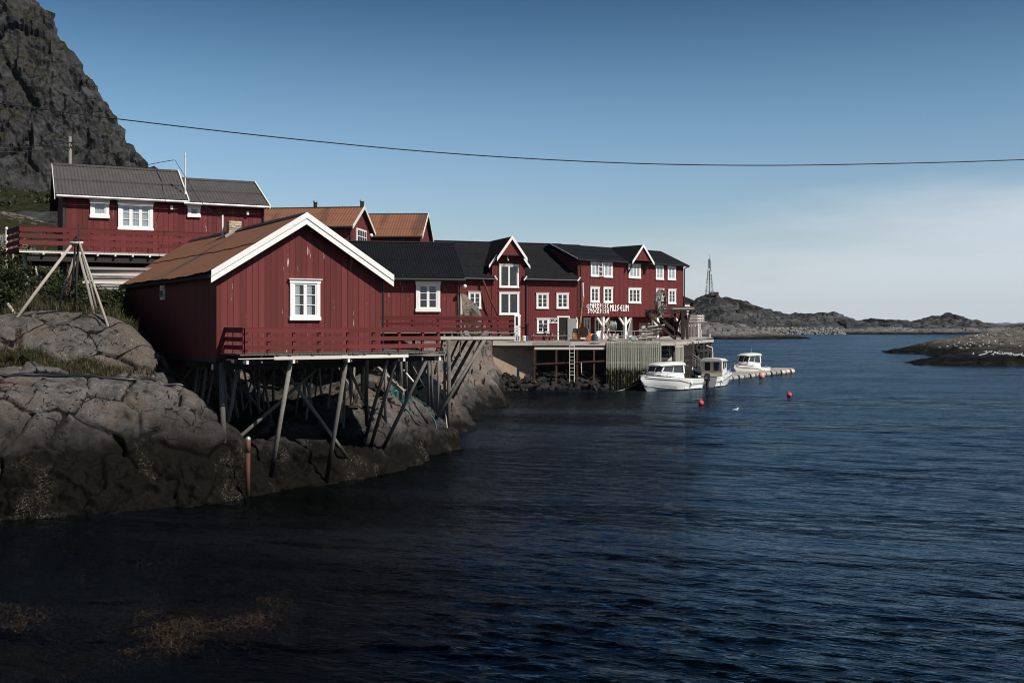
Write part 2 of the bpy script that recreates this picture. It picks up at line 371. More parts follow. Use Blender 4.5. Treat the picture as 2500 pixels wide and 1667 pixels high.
M['orange_roof'] = rust_roof('orange_rust_roof_sheet', (.185, .078, .045), (.245, .112, .066), (.13, .065, .045), (1.6, .15, .15))
# ---------------------------------------------------------------- ground, rock, water, hills
def rock_mat(name, ca, cb, cc, scale=1., weed=None, lichen=.5, grass=True, crack=1.5, crackw=.018, bumpd=.05, veg=(.018, .021, .009), veg2=(.046, .042, .018), ochre=True):
    t = NT(name); geo = t.node('ShaderNodeNewGeometry'); p = geo.outputs['Position']
    sxyz = t.node('ShaderNodeSeparateXYZ'); t.l.new(p, sxyz.inputs[0]); z = sxyz.outputs[2]
    def vec(st):
        mp = t.node('ShaderNodeMapping'); mp.inputs['Scale'].default_value = tuple(s * scale for s in st); mp.inputs['Rotation'].default_value = (.3, .2, .5); t.l.new(p, mp.inputs[0]); return mp.outputs[0]
    v = vec((1, 1, 1)); vv = vec((.8, .8, 1.2))
    big = t.noise(v, .45, 6, .6, .4); mid = t.noise(vv, 2.2, 9, .68, .6); fine = t.noise(v, 16, 6, .7)
    c = t.mix(t.step(mid, .38, .60), ca, cb); c = t.mix(t.step(big, .44, .60), c, cc)
    c = t.mix(t.step(fine, .42, .60, 0, .40), c, sc3(ca, .38)); c = t.mix(t.step(t.noise(v, 55, 3, .6), .50, .66, 0, .45), c, sc3(cb, 1.35))
    c = t.mix(t.step(t.noise(vec((1.6, 1.6, .12)), 1.3, 5, .6), .55, .66, 0, .55), c, sc3(ca, .36))      # water streaks
    if name == 'coastal_gneiss':
        pa_ = t.node('ShaderNodeAttribute'); pa_.attribute_name = 'pale'; c = t.mix(t.math('MULTIPLY', pa_.outputs['Fac'], t.step(mid, .34, .62, .15, .75)), c, t.mix(t.step(big, .42, .6), (.20, .185, .165), (.25, .185, .145)))
    if lichen:
        lp = t.math('MULTIPLY', t.step(t.voronoi(v, 7.5), .24, .12), t.step(t.noise(v, .9, 4), .50, .58))
        c = t.mix(t.math('MULTIPLY', lp, lichen), c, (.34, .33, .29))
        c = t.mix(t.math('MULTIPLY', t.step(t.noise(v, 5.5, 6, .7), .60, .64), t.step(t.noise(v, .7, 3), .52, .60)), c, (.028, .027, .025))
    if ochre: c = t.mix(t.step(t.noise(v, .55, 6, .62, .8), .665, .73, 0, .7), c, (.26, .12, .04))
    # cracks: warped cell edges
    wn_ = t.node('ShaderNodeTexNoise'); wn_.inputs['Scale'].default_value = 1.4; wn_.inputs['Detail'].default_value = 4; t.l.new(v, wn_.inputs['Vector'])
    ms = t.node('ShaderNodeVectorMath', operation='SCALE'); t.l.new(wn_.outputs['Color'], ms.inputs[0]); ms.inputs['Scale'].default_value = 1.5
    ad = t.node('ShaderNodeVectorMath', operation='ADD'); t.l.new(vec((.7, 1, 1.5)), ad.inputs[0]); t.l.new(ms.outputs[0], ad.inputs[1])
    e = t.voronoi(ad.outputs[0], crack * .55, 'DISTANCE_TO_EDGE'); ck = t.step(e, 0, crackw)
    ck = t.math('MAXIMUM', ck, t.step(t.noise(v, 1.1, 5, .65), .44, .50))
    c = t.mix(ck, (.022, .02, .018), c)
    ca_ = t.node('ShaderNodeAttribute'); ca_.attribute_name = 'crack'; c = t.mix(t.math('MULTIPLY', t.step(ca_.outputs['Fac'], .25, .6), t.step(t.noise(v, 2.3, 4), .33, .46)), c, (.010, .009, .008))
    rough = .88
    h = t.math('ADD', t.math('MULTIPLY', mid, .8), t.math('ADD', t.math('MULTIPLY', fine, .22), t.math('MULTIPLY', ck, .5)))
    if weed:
        hz = t.math('ADD', z, t.math('MULTIPLY', t.math('SUBTRACT', t.noise(v, 1.3, 6, .65), .5), weed[1]))
        hz = t.math('ADD', hz, t.math('MULTIPLY', t.math('SUBTRACT', t.noise(v, .28, 3), .5), weed[1] * 1.4))
        wa_ = t.node('ShaderNodeAttribute'); wa_.attribute_name = 'weedline'; hz = t.math('SUBTRACT', hz, wa_.outputs['Fac'])
        c = t.mix(t.step(hz, weed[0] + .25, weed[0] + 1.35, .80, 0), c, (.016, .0155, .015))
        wk = t.step(hz, weed[0] - .2, weed[0] + .35, 1, 0)
        wc = t.mix(t.noise(v, 9, 6, .7), (.0025, .0025, .0022), (.009, .0075, .005))
        barn = t.math('MULTIPLY', t.step(t.noise(v, 19, 5, .75), .54, .60), t.step(t.noise(vec((1.2, 1.2, .5)), .8, 5), .53, .66))
        wc = t.mix(t.math('MULTIPLY', barn, .9), wc, (.15, .135, .095))
        c = t.mix(wk, c, wc)
        h = t.math('ADD', h, t.math('MULTIPLY', wk, t.math('MULTIPLY', t.noise(v, 12, 5, .7), .9)))
        rough = t.step(wk, 0, 1, .88, .7)
    if grass:
        at_ = t.node('ShaderNodeAttribute'); at_.attribute_name = 'grass'
        gk = t.step(t.math('ADD', at_.outputs['Fac'], t.math('MULTIPLY', t.math('SUBTRACT', t.noise(v, 3.2, 6, .7), .5), .9)), .42, .58)
        gc = t.mix(t.noise(v, 1.6, 6, .7), veg, veg2); gc = t.mix(t.step(fine, .45, .62), gc, sc3(veg, .4))
        c = t.mix(gk, c, gc)
    return t.fin(c, rough, t.bump(h, bumpd / 1., 1.), 0., .08)
def setattr_f(o, name, arr):
    a = o.data.attributes.new(name, 'FLOAT', 'POINT'); a.data.foreach_set('value', np.asarray(arr, np.float32).reshape(-1))
def sstep(x, a, b):
    t = np.clip((x - a) / (b - a), 0, 1); return t * t * (3 - 2 * t)

def cp(px, py, Y): return (PX(px, Y), Y, PZ(py, Y))
def cz(px, Y, z): return (PX(px, Y), Y, z)
shore = [cz(-250, 28.2, 0), cz(-100, 28.6, -.05), cz(0, 29, -.05), cz(200, 30, -.05), cz(400, 31.3, -.05), cz(600, 32.9, -.1), cz(800, 35.6, -.1), cz(960, 38.5, -.1), cz(1049, 42.6, -.1), cz(1082, 45, -.1), cz(1104, 50.8, -.1), cz(1126, 59.6, -.1), cz(1168, 66.6, -.1), cz(1188, 75, -.1), cz(1210, 86, -.2), cz(1300, 90.0, -.3), cz(1480, 90.0, -.4)]
deep = [cz(-250, 25.5, -1.5), cz(0, 26.3, -1.5), cz(200, 27.3, -1.5), cz(400, 28.6, -1.5), cz(600, 30.3, -1.6), cz(820, 33, -1.6), cz(1000, 37, -1.7), cz(1100, 42, -1.7), cz(1150, 52, -1.7), cz(1190, 65, -1.7), cz(1225, 80, -1.7), cz(1300, 86, -1.8), cz(1500, 88, -1.8)]
face = [cp(-200, 1125, 30.2), cp(-200, 930, 31.4), cp(-200, 890, 33.9), cp(-200, 800, 35.2), cp(-250, 760, 40), cp(0, 1140, 30.6), cp(0, 1040, 31.4), cp(0, 945, 32.1), cp(120, 1120, 31), cp(200, 1040, 31.8), cp(200, 950, 32.5), cp(300, 1130, 31.8), cp(330, 1050, 32.3), cp(400, 980, 33.0), cp(430, 1130, 32.3), cp(470, 1020, 33.2), cp(512, 1066, 33.3), cp(520, 1120, 32.9), cp(590, 1080, 34.0), cp(585, 1140, 33.5), cp(640, 1150, 34.4),
        cp(0, 902, 34.1), cp(100, 905, 34.1), cp(200, 915, 34.3), cp(300, 935, 34.3), cp(350, 935, 34.6), cp(420, 960, 34.3), cp(0, 885, 34.7), cp(150, 890, 34.8), cp(290, 905, 34.9),
        cp(0, 803, 35.3), cp(100, 793, 35.6), cp(200, 790, 35.8), cp(290, 797, 35.9), cp(325, 818, 35.7), cp(352, 860, 35.4), cp(366, 905, 35.1), cp(380, 945, 35.0), cp(355, 850, 37.5), cp(385, 930, 38),
        cp(0, 783, 38.5), cp(120, 778, 38.5), cp(250, 780, 38.5), cp(330, 800, 39), cp(0, 745, 42), cp(140, 735, 42.5), cp(260, 735, 42.5), cp(310, 770, 43), cp(30, 712, 45), cp(150, 710, 45.5), cp(290, 705, 46), cz(100, 50, 7.3), cz(250, 50, 7.3), cz(400, 50, 6.2), cz(150, 58, 8), cz(300, 60, 8), cz(500, 60, 7), cz(-150, 45, 7.4), cz(-150, 55, 10), cp(30, 580, 58), cp(90, 570, 62), cz(60, 80, 13.2), cz(60, 110, 17.0), cz(-200, 80, 14.), cz(-200, 110, 18), cz(250, 80, 11.5), cz(250, 110, 15), cz(600, 80, 8), cz(600, 110, 8),
        cz(545, 34.0, 1.80), cz(560, 36, 1.75), cz(620, 36, 1.55), cz(480, 38, 2.0), cz(500, 44, 2.4), cz(650, 42, 2.0), cz(800, 45, 2.4), cz(420, 44, 3.7), cz(600, 52, 3.2), cz(750, 55, 3.6), cz(700, 48, 2.5), cz(560, 47, 2.6),
        cp(680, 1052, 36.6), cp(760, 1060, 37.0), cp(840, 1072, 38.2), cp(730, 1130, 35.6), cp(880, 1130, 37.6), cp(700, 1040, 38.5), cp(800, 1040, 40),
        cp(880, 957, 42), cp(940, 962, 43), cp(1000, 985, 45), cp(1050, 1010, 46.5), cp(905, 1010, 40.6), cp(960, 1030, 41.2), cp(1015, 1055, 43.6), cp(1072, 1050, 47), cp(900, 1085, 39.2), cp(950, 1100, 39.7), cp(1036, 1065, 44.6),
        cp(920, 925, 46.5), cp(1000, 945, 50), cz(1065, 52, 1.9), cz(950, 55, 3.8), cz(1050, 58, 3.6), cz(850, 62, 4.4), cz(1000, 66, 4.6),
        cp(1098, 930, 55), cp(1108, 860, 61), cp(1150, 815, 71), cp(1185, 800, 76), cp(1130, 985, 62.5), cp(1110, 1000, 56.5), cp(1155, 930, 69.5), cp(1185, 880, 77.5), cp(1192, 830, 81), cp(1196, 905, 84.0),
        cp(1120, 768, 73), cp(1140, 758, 76), cp(1165, 772, 78), cp(1184, 790, 79.5), cp(1198, 815, 84.5), cz(1216, 82, -.3), cz(1206, 78, -.6), cz(1222, 84.5, -.4), cz(1236, 86.5, -1.0), cz(1226, 88.5, -.1), cz(1250, 88.5, -.6), cz(1140, 84, 5.2), cz(1192, 89, 3.6), cz(1100, 90, 4.2), cz(1195, 95, 3.7), cz(1050, 80, 5.0),
        cz(1205, 91.8, 2.2), cz(1300, 92.8, 2.0), cz(1400, 93.2, 1.8), cz(1500, 93.5, 1.0), cz(1300, 95, 3.7), cz(1420, 96, 3.6), cz(1300, 103, 3.7), cz(1000, 103, 5), cz(1550, 98, .3), cz(1550, 103, 2), cz(1650, 101, -1.), cz(1650, 110, 1)]
hgt = rbf(shore + deep + face)
ang = np.linspace(-.62, .16, 560); Yr = np.concatenate([np.linspace(26.2, 28.3, 24, endpoint=False), np.linspace(28.3, 36.6, 280, endpoint=False), 36.6 * np.exp(np.arange(400) * .00283)])
Yg, Ag = np.meshgrid(Yr, ang, indexing='ij'); Xg = Ag * Yg
Zb = np.clip(hgt(Xg, Yg), -2.5, 24)
P = np.stack([Xg, Yg, Zb], -1)
for _ in range(2): P[1:-1, 1:-1, 2] = .5 * P[1:-1, 1:-1, 2] + .125 * (P[:-2, 1:-1, 2] + P[2:, 1:-1, 2] + P[1:-1, :-2, 2] + P[1:-1, 2:, 2])
N = gnormals(P); Zs = P[..., 2].copy()
ledge = sstep(Yg, 33.7, 34.3) * (1 - sstep(Yg, 34.8, 35.15)) * (1 - sstep(Xg, PX(360, 34.5) - .4, PX(360, 34.5) + .3))
top = sstep(Yg + .8 * vnoise(P * .5, 31), 36.2, 37.4) * (1 - sstep(Xg / Yg, -.352, -.338)) + sstep(Yg, 45, 50) * (1 - sstep(Xg / Yg, -.352, -.30))
crest = np.exp(-((Xg - PX(1150, 74)) ** 2 / 3 + (Yg - 75) ** 2 / 6)) * .6
scree = sstep(-Xg / Yg, .415, .44) * sstep(Yg, 52, 57) * (1 - sstep(Yg, 78, 100))
G = np.clip(ledge * (.74 + .5 * vnoise(P * .9, 6)) + np.clip(top, 0, 1) * (.85 + .35 * vnoise(P * .35, 5)) + crest - scree * .35, 0, 1.2) * sstep(Zs, 1.6, 2.4)
rk = 1 - .7 * np.clip(G, 0, 1)
big = fbm(P * .33, 4, 11) * .26; mid = fbm(P * np.array([1.0, 1.0, 1.2]) * 1.3, 6, 21, ridge=True) * .055
t1, e1, cid = facets(P, np.array([.62, .80, .85]), 3, .20); t2, e2, gid = facets(P, np.array([1.6, 2.0, 2.4]), 8, .14)
cmask = sstep(fbm(P * .55, 3, 97), -.12, .22)
ck1 = (1 - sstep(e1, .0, .05)) * sstep(fbm(P * .8, 3, 98), -.40, -.1); ck2 = (1 - sstep(e2, .0, .06)) * sstep(fbm(P * .9, 3, 197), -.02, .16)
blocks = (cid - .5) * .30 + t1 * .20 - .13 * (1 - sstep(e1, 0, .10)) + ((gid - .5) * .07 + t2 * .10 - .03 * (1 - sstep(e2, 0, .10))) * (.1 + .9 * cmask)
weedl = (1 - sstep(Zs, .9, 1.7)) * (fbm(P * 2.2, 5, 51, ridge=True) * .22 + np.abs(vnoise(P * 6.5, 55)) * .10 + vnoise(P * 13., 56) * .03)
smooth_top = np.exp(-((Yg - 36) / 1.7) ** 4) * .88 * sstep(Zs, 3.9, 4.6)
D = (big * (1 - smooth_top) + (mid + blocks * (1 - smooth_top)) * rk) * sstep(Zs, -1.2, -.3) + weedl
D = D + (G > .4) * fbm(P * 1.9, 4, 71) * .07
for _ in range(1): D[1:-1, 1:-1] = .4 * D[1:-1, 1:-1] + .15 * (D[:-2, 1:-1] + D[2:, 1:-1] + D[1:-1, :-2] + D[1:-1, 2:])
P = P + N * D[..., None]
M['rock'] = rock_mat('coastal_gneiss', (.062, .057, .053), (.138, .127, .117), (.118, .093, .077), 1., (1.2, 1.2))
terrain = gridmesh('rocky_shore', P, M['rock']); terrain['kind'] = 'structure'; setattr_f(terrain, 'grass', G); setattr_f(terrain, 'pale', .85 * sstep(Yg, 45, 54) * (1 - sstep(Yg, 95, 100))); setattr_f(terrain, 'weedline', .62 * (1 - sstep(Xg, -9.2, -7.2)) - .60 * sstep(Xg, -6.5, -4.5)); setattr_f(terrain, 'crack', np.clip(ck1 + ck2 * .9, 0, 1) * rk)
bvh_t = BVHTree.FromPolygons([tuple(v) for v in P.reshape(-1, 3)], [tuple(f.vertices) for f in terrain.data.polygons])
def ground(x, y, default=0.):
    hit = bvh_t.ray_cast(Vector((x, y, 60)), Vector((0, 0, -1)))
    return hit[0].z if hit[0] is not None else default
def look(px, py, bvh=None):
    d = at(px, py, 1.) - Vector((0, 0, H)); d.normalize()
    hit = (bvh or bvh_t).ray_cast(Vector((0, 0, H)), d); return hit[0]

# mountain
am = np.linspace(-.95, -.16, 430); Ym = np.concatenate([np.linspace(66, 250, 170), np.linspace(251, 350, 270)])
Yq, Aq = np.meshgrid(Ym, am, indexing='ij'); Xq = Aq * Yq
A_ = 48 + 1.9 * (-(Xq + 99) * .5 + (Yq - 300) * .87); Cc = 48 + 1.715 * (-(Xq + 102) * .9 - (Yq - 300) * .44)
wob = fbm(np.stack([Xq, Yq, Xq * 0], -1) / 45., 4, 5) * 5
scr = 17 - 1.6 * (1 - sstep(Yq, 80, 112)) + (Yq - 110) * .13 + 2 * sstep(Yq, 80, 125) * fbm(np.stack([Xq, Yq, Xq * 0], -1) / 25., 4, 8)
cliff = np.minimum(A_, Cc) + wob
cliff = np.where(cliff > 165, 165 + (cliff - 165) * .3, cliff)
foot = (scr - 3) * sstep(-Aq, .20, .34) + 3
Zm = np.maximum(cliff, foot); fade = sstep(cliff - foot, -2, 10)
Pm = np.stack([Xq, Yq, Zm], -1); Nm = gnormals(Pm)
st = np.array([1.15, 1.15, .42])
f1, f2, cid = voro((Pm + 4 * np.stack([vnoise(Pm * .09, 61), vnoise(Pm * .09, 62), vnoise(Pm * .09, 63)], -1)) * st / 10., 9)
g1, g2, gid = voro((Pm + 1.5 * np.stack([vnoise(Pm * .3, 64), vnoise(Pm * .3, 65), vnoise(Pm * .3, 66)], -1)) * st / 3.4, 19)
tm_, em_, im_ = facets(Pm, st / 15., 71, 3.); tn_, en_, in_ = facets(Pm, st / 5., 73, 1.2)
Dm = fade * (tm_ * 2.6 + (im_ - .5) * 1.2 - 1.0 * (1 - sstep(em_, 0, .07)) + tn_ * 1.3 + fbm(Pm * st / 30., 6, 15, ridge=True) * 2.6 + (cid - .5) * .8 - .4 * (1 - sstep(f2 - f1, 0, .10)) + (gid - .5) * 1.2 + fbm(Pm * st / 3.2, 5, 33, ridge=True) * 1.5) + (1 - fade) * fbm(Pm / 5., 5, 35) * 1.0
Pm = Pm + Nm * Dm[..., None]; Nm = gnormals(Pm)
Gm = np.clip((1 - fade) * 1.0 * (.7 + .7 * fbm(Pm / 14., 4, 77)) + fade * sstep(Nm[..., 2] + .25 * fbm(Pm / 9., 4, 81), .56, .80) * .7, 0, 1)
M['cliff'] = rock_mat('mountain_rock', (.024, .024, .025), (.072, .071, .071), (.040, .038, .036), .16, None, 0, True, 1.2, .05, .6, (.018, .021, .008), (.042, .040, .016), False)
mountain = gridmesh('mountain', Pm, M['cliff'], False); mountain['kind'] = 'structure'; setattr_f(mountain, 'grass', Gm)

# water: one surface to the horizon, real waves where they can be seen
def water():
    ac = np.concatenate([[-40, -6, -2, -.9, -.62], np.linspace(-.54, .54, 760), [.62, .9, 2, 6, 40]])
    rows = [-400, -60, 0, 7]; y = 11.5
    near = []
    while y < 150: near.append(y); y *= 1.0034
    far = []
    while y < 40000: far.append(y); y *= 1.02
    rows = np.array(rows + near + far)
    Yw, Aw = np.meshgrid(rows, ac, indexing='ij'); Xw = Aw * np.maximum(Yw, 7.)
    Z = np.zeros_like(Xw); DX = Z.copy(); DY = Z.copy(); sp = np.maximum(Yw * .0034, .02)
    rg = np.random.RandomState(4)
    calm = .42 + .58 * sstep(Xw - (-9 + .16 * Yw), 0, 7)
    patch = .75 + .5 * vnoise(np.stack([Xw / 7., Yw / 13., Xw * 0], -1), 91)
    for i in range(74):
        lam = .19 * (15 ** (i / 73.)) * rg.uniform(.9, 1.1)
        th = R(-116) + rg.normal(0, R(20) if lam < 1.2 else R(13)); k = 2 * math.pi / lam; kx, ky = math.cos(th) * k, math.sin(th) * k
        steep = .042 * (lam / .40) ** .3 if lam < .40 else .042 * (.40 / lam) ** .9
        a = steep / k * 1.15
        att = np.clip((lam / sp - 3.0) / 3.0, 0, 1) * (np.abs(Aw) < .56) * (Yw > 8)
        ph = kx * Xw + ky * Yw + rg.uniform(0, 6.28)
        w = a * att * calm * (patch if lam < 3 else 1)
        Z += w * np.cos(ph); DX += -w * kx / k * np.sin(ph); DY += -w * ky / k * np.sin(ph)
    Pw = np.stack([Xw + DX, Yw + DY, Z], -1)
    t = NT('sea_water'); g = t.node('ShaderNodeNewGeometry').outputs['Position']
    def vec(st, rot):
        m0 = t.node('ShaderNodeMapping'); m0.inputs['Rotation'].default_value = (0, 0, rot); t.l.new(g, m0.inputs[0]); mp = t.node('ShaderNodeMapping'); mp.inputs['Scale'].default_value = st; t.l.new(m0.outputs[0], mp.inputs[0]); return mp.outputs[0]
    b = t.bump(t.noise(vec((.75, 1.45, 1), R(24)), 1.5, 5, .6), .22, .8)
    b = t.bump(t.noise(vec((.65, 1.3, 1), R(18)), .42, 3, .55), .50, .6, b)
    b = t.bump(t.noise(vec((.5, 1.4, 1), R(30)), 6., 3, .6), .035, .6, b); b = t.bump(t.noise(vec((.3, 1.5, 1), R(14)), .10, 3, .6), 1.6, .55, b)
    t.n.remove(t.bs); gl = t.node('ShaderNodeBsdfGlossy'); t.l.new(t.step(t.noise(vec((.35, 1.6, 1), R(12)), .045, 5, .6), .38, .62, .07, .24), gl.inputs['Roughness']); gl.inputs['Color'].default_value = (.50, .665, .83, 1); t.l.new(b, gl.inputs['Normal'])
    tr = t.node('ShaderNodeBsdfTransparent'); tr.inputs[0].default_value = (.42, .44, .42, 1); fr = t.node('ShaderNodeFresnel'); fr.inputs[0].default_value = 1.22; t.l.new(b, fr.inputs['Normal'])
    ms = t.node('ShaderNodeMixShader'); t.l.new(fr.outputs[0], ms.inputs[0]); t.l.new(tr.outputs[0], ms.inputs[1]); t.l.new(gl.outputs[0], ms.inputs[2]); t.l.new(ms.outputs[0], t.out.inputs[0]); m = t.m
    o = gridmesh('sea_water', Pw, m); o['kind'] = 'structure'; return o
water()
M['seabed'] = mat('dark_seabed', (.006, .010, .013), .95, .3, .05, rv=0, obj=False, spec=0.)
sb = MB().add([(-40000, -3000, -3.), (40000, -3000, -3.), (40000, 42000, -3.), (-40000, 42000, -3.)], [(0, 1, 2, 3)]).build('seabed', M['seabed']); sb['kind'] = 'structure'

# far hills: a ridge profile traced over its own distance, given a front and a back slope
def ridge_hill(name, prof, Yc, front, back, m, amp, seed, shore_dip=1.0, n=260, rows=46, veg=.5, pw=.75):
    px = np.linspace(prof[0][0], prof[-1][0], n); py = np.interp(px, [a for a, b in prof], [b for a, b in prof])
    zr = np.maximum(PZ(py, Yc), .2); X_ = PX(px, Yc)
    t = np.linspace(0, 1, rows); V = []
    for s in t:
        if s < .62: u = s / .62; z = -shore_dip + (zr + shore_dip) * u ** pw; yy = Yc - front * (1 - u)
        else: u = (s - .62) / .38; z = zr - (zr + 2) * u ** 1.6; yy = Yc + back * u
        V.append(np.stack([X_, np.full(n, yy), z], -1))
    Ph = np.array(V); sc_ = amp * 7.
    Nn = gnormals(Ph); f1, f2, cid = voro(Ph / np.array([sc_, sc_, sc_ * .7]), seed)
    edge = (np.minimum(1, np.linspace(0, 1, n) * 14) * np.minimum(1, np.linspace(1, 0, n) * 14))[None, :]
    h01 = sstep(t, 0, .25)[:, None]
    d = (fbm(Ph / (sc_ * 1.5), 5, seed, ridge=True) * amp * 1.0 + (cid - .5) * amp * 1.0 - .5 * amp * (1 - sstep(f2 - f1, 0, .2)) + fbm(Ph / (sc_ * .3), 4, seed + 7) * amp * .35)
    d = d - d.mean()
    Ph = Ph + Nn * (d * edge * h01)[..., None]
    o = gridmesh(name, Ph, m, False); o['kind'] = 'structure'; Nn = gnormals(Ph)
    setattr_f(o, 'grass', np.clip(sstep(Nn[..., 2] + .3 * fbm(Ph / (sc_ * .6), 4, seed + 3), .55, .8) * veg + veg * .35 * fbm(Ph / sc_, 4, seed + 4) + veg * .25 * sstep(Ph[..., 2] / zr.max(), .3, .9), 0, 1) * sstep(Ph[..., 2], 2, 5))
    return o
M['hill'] = rock_mat('far_island_rock', (.034, .034, .035), (.125, .124, .125), (.056, .055, .053), .10, (1.2, 1.5), 0, True, 1.0, .05, .8, (.015, .016, .012), (.027, .027, .019), False)
M['pale_rock'] = rock_mat('pale_islet_rock', (.10, .098, .092), (.25, .24, .225), (.15, .14, .13), .22, (.7, 1.0), 0, True, 1.2, .05, .4, (.02, .022, .012), (.05, .045, .02), False)
ridge_hill('tower_hill', [(1590, 800), (1640, 775), (1680, 745), (1697, 732), (1712, 722), (1728, 717), (1742, 717), (1755, 722), (1775, 727), (1800, 733), (1825, 739), (1845, 748), (1865, 755), (1890, 759), (1915, 768), (1930, 771), (1945, 768), (1960, 765), (1978, 768), (1990, 767), (2020, 769), (2045, 771), (2070, 776), (2085, 781), (2105, 784), (2125, 790), (2150, 798), (2180, 808)], 800, 110, 90, M['hill'], 3.0, 3, veg=.47)
ridge_hill('green_hill', [(2090, 795), (2105, 784), (2118, 779), (2135, 776.5), (2150, 778), (2165, 783), (2180, 792), (2195, 800)], 960, 120, 90, M['hill'], 1.2, 13, n=90, veg=.9)
ridge_hill('peak_hill', [(2140, 806), (2165, 789), (2180, 783), (2190, 781), (2205, 783), (2220, 784), (2235, 789), (2246, 782), (2265, 781), (2277, 777), (2290, 771), (2300, 767), (2308, 765), (2316, 764.5), (2324, 770), (2335, 777), (2350, 781), (2365, 787), (2380, 790), (2392, 791), (2405, 797), (2440, 797), (2475, 798), (2500, 795), (2560, 790), (2640, 797), (2700, 806)], 760, 90, 90, M['hill'], 1.5, 23, veg=.42)
ridge_hill('far_shore_rocks', [(1930, 812), (1960, 806), (2020, 805), (2080, 803), (2130, 800), (2170, 798), (2210, 801), (2260, 803), (2330, 803), (2400, 802), (2480, 801), (2560, 800), (2700, 806)], 690, 55, 40, M['pale_rock'], 1.1, 33, rows=34, veg=.25)
ridge_hill('near_islet', [(1640, 792), (1690, 786), (1715, 787), (1750, 790), (1790, 791), (1815, 795), (1832, 801), (1850, 806), (1880, 811), (1905, 814), (1925, 818), (1940, 824)], 470, 52, 40, M['pale_rock'], .8, 43, n=200, rows=40, veg=.35, pw=.6)

# skerry on the right
sk = [cz(2168, 205, 0), cz(2140, 205, -1.5), cz(2150, 185, -1.5), cz(2180, 175, -1.3), cz(2215, 202, .05), cz(2200, 200, 0), cz(2250, 198, .1), cz(2290, 195, .25), cz(2260, 180, -.5), cz(2310, 186, .45), cz(2190, 206, .7), cp(2240, 846, 212), cp(2300, 833, 215), cp(2350, 823, 218), cp(2400, 816, 220), cp(2460, 808, 222), cp(2500, 799, 226), cp(2600, 785, 232), cp(2700, 780, 236), cz(2800, 236, 6),
      cz(2228, 145, -.4), cz(2236, 143.5, 0), cz(2300, 141, 0), cz(2400, 139, 0), cz(2500, 138, 0), cz(2700, 137, 0), cz(2210, 140, -1.5), cz(2240, 135, -1.5), cz(2400, 131, -1.6), cz(2600, 129, -1.6), cz(2800, 128, -1.6),
      cp(2240, 887, 147), cp(2265, 880, 151), cp(2290, 873, 156), cp(2330, 868, 159), cp(2380, 862, 161), cp(2440, 861, 161), cp(2500, 861, 160), cp(2700, 855, 160), cp(2330, 862, 172), cp(2380, 850, 178), cp(2440, 842, 182), cp(2500, 836, 184), cp(2350, 842, 195), cp(2420, 832, 200), cp(2500, 822, 206), cz(2270, 167, .0), cz(2240, 160, -.6), cz(2300, 172, .35),
      cz(2200, 240, -.8), cz(2300, 255, -.5), cz(2400, 262, -.3), cz(2600, 275, 0), cz(2800, 280, 0), cz(2800, 180, 3)]
hs = rbf(sk)
asg = np.linspace(.325, .60, 420); Ys = np.linspace(128, 280, 330); Y2, A2 = np.meshgrid(Ys, asg, indexing='ij'); X2 = A2 * Y2
Pk = np.stack([X2, Y2, hs(X2, Y2)], -1); Nk = gnormals(Pk)
f1, f2, cid = voro((Pk + .8 * np.stack([vnoise(Pk * .4, 4), vnoise(Pk * .4, 5), vnoise(Pk * .4, 6)], -1)) * np.array([.14, .34, .5]), 53)
Pk = Pk + Nk * ((fbm(Pk * np.array([.12, .2, .2]), 5, 51, ridge=True) * .32 + (cid - .5) * .40 - .2 * (1 - sstep(f2 - f1, 0, .12)) + fbm(Pk * .8, 4, 57) * .12) * sstep(Pk[..., 2], -1.2, .6))[..., None]
M['skerry'] = rock_mat('skerry_rock', (.070, .066, .058), (.20, .185, .16), (.12, .105, .085), .45, (1.15, .7), .3, False, 1.2, .04, .12, ochre=False)
skerry = gridmesh('skerry', Pk, M['skerry']); skerry['kind'] = 'structure'
bvh_s = BVHTree.FromPolygons([tuple(v) for v in Pk.reshape(-1, 3)], [tuple(f.vertices) for f in skerry.data.polygons])
# ---------------------------------------------------------------- buildings
class Fr:
    """frame of a building: origin at the left front corner, x along the facade, y into the house, z up"""
    def __init__(s, x, y, z, a):
        s.o = Vector((x, y, z)); s.a = R(a); s.u = Vector((math.cos(s.a), math.sin(s.a), 0)); s.v = Vector((-s.u.y, s.u.x, 0))
    def w(s, x, y=0., z=0.): return s.o + s.u * x + s.v * y + Vector((0, 0, z))
    def x(s, px, y=0.):
        k = (px - CX) / F; return (k * (s.o.y + s.v.y * y) - s.o.x - s.v.x * y) / (s.u.x - k * s.u.y)
    def y(s, px, x=0.):
        k = (px - CX) / F; return (k * (s.o.y + s.u.y * x) - s.o.x - s.u.x * x) / (s.v.x - k * s.v.y)
    def z(s, py, x, y=0.): return PZ(py, s.w(x, y).y) - s.o.z
    def root(s, name, label, cat, group=None): return thing(name, label, cat, s.o, s.a, group)
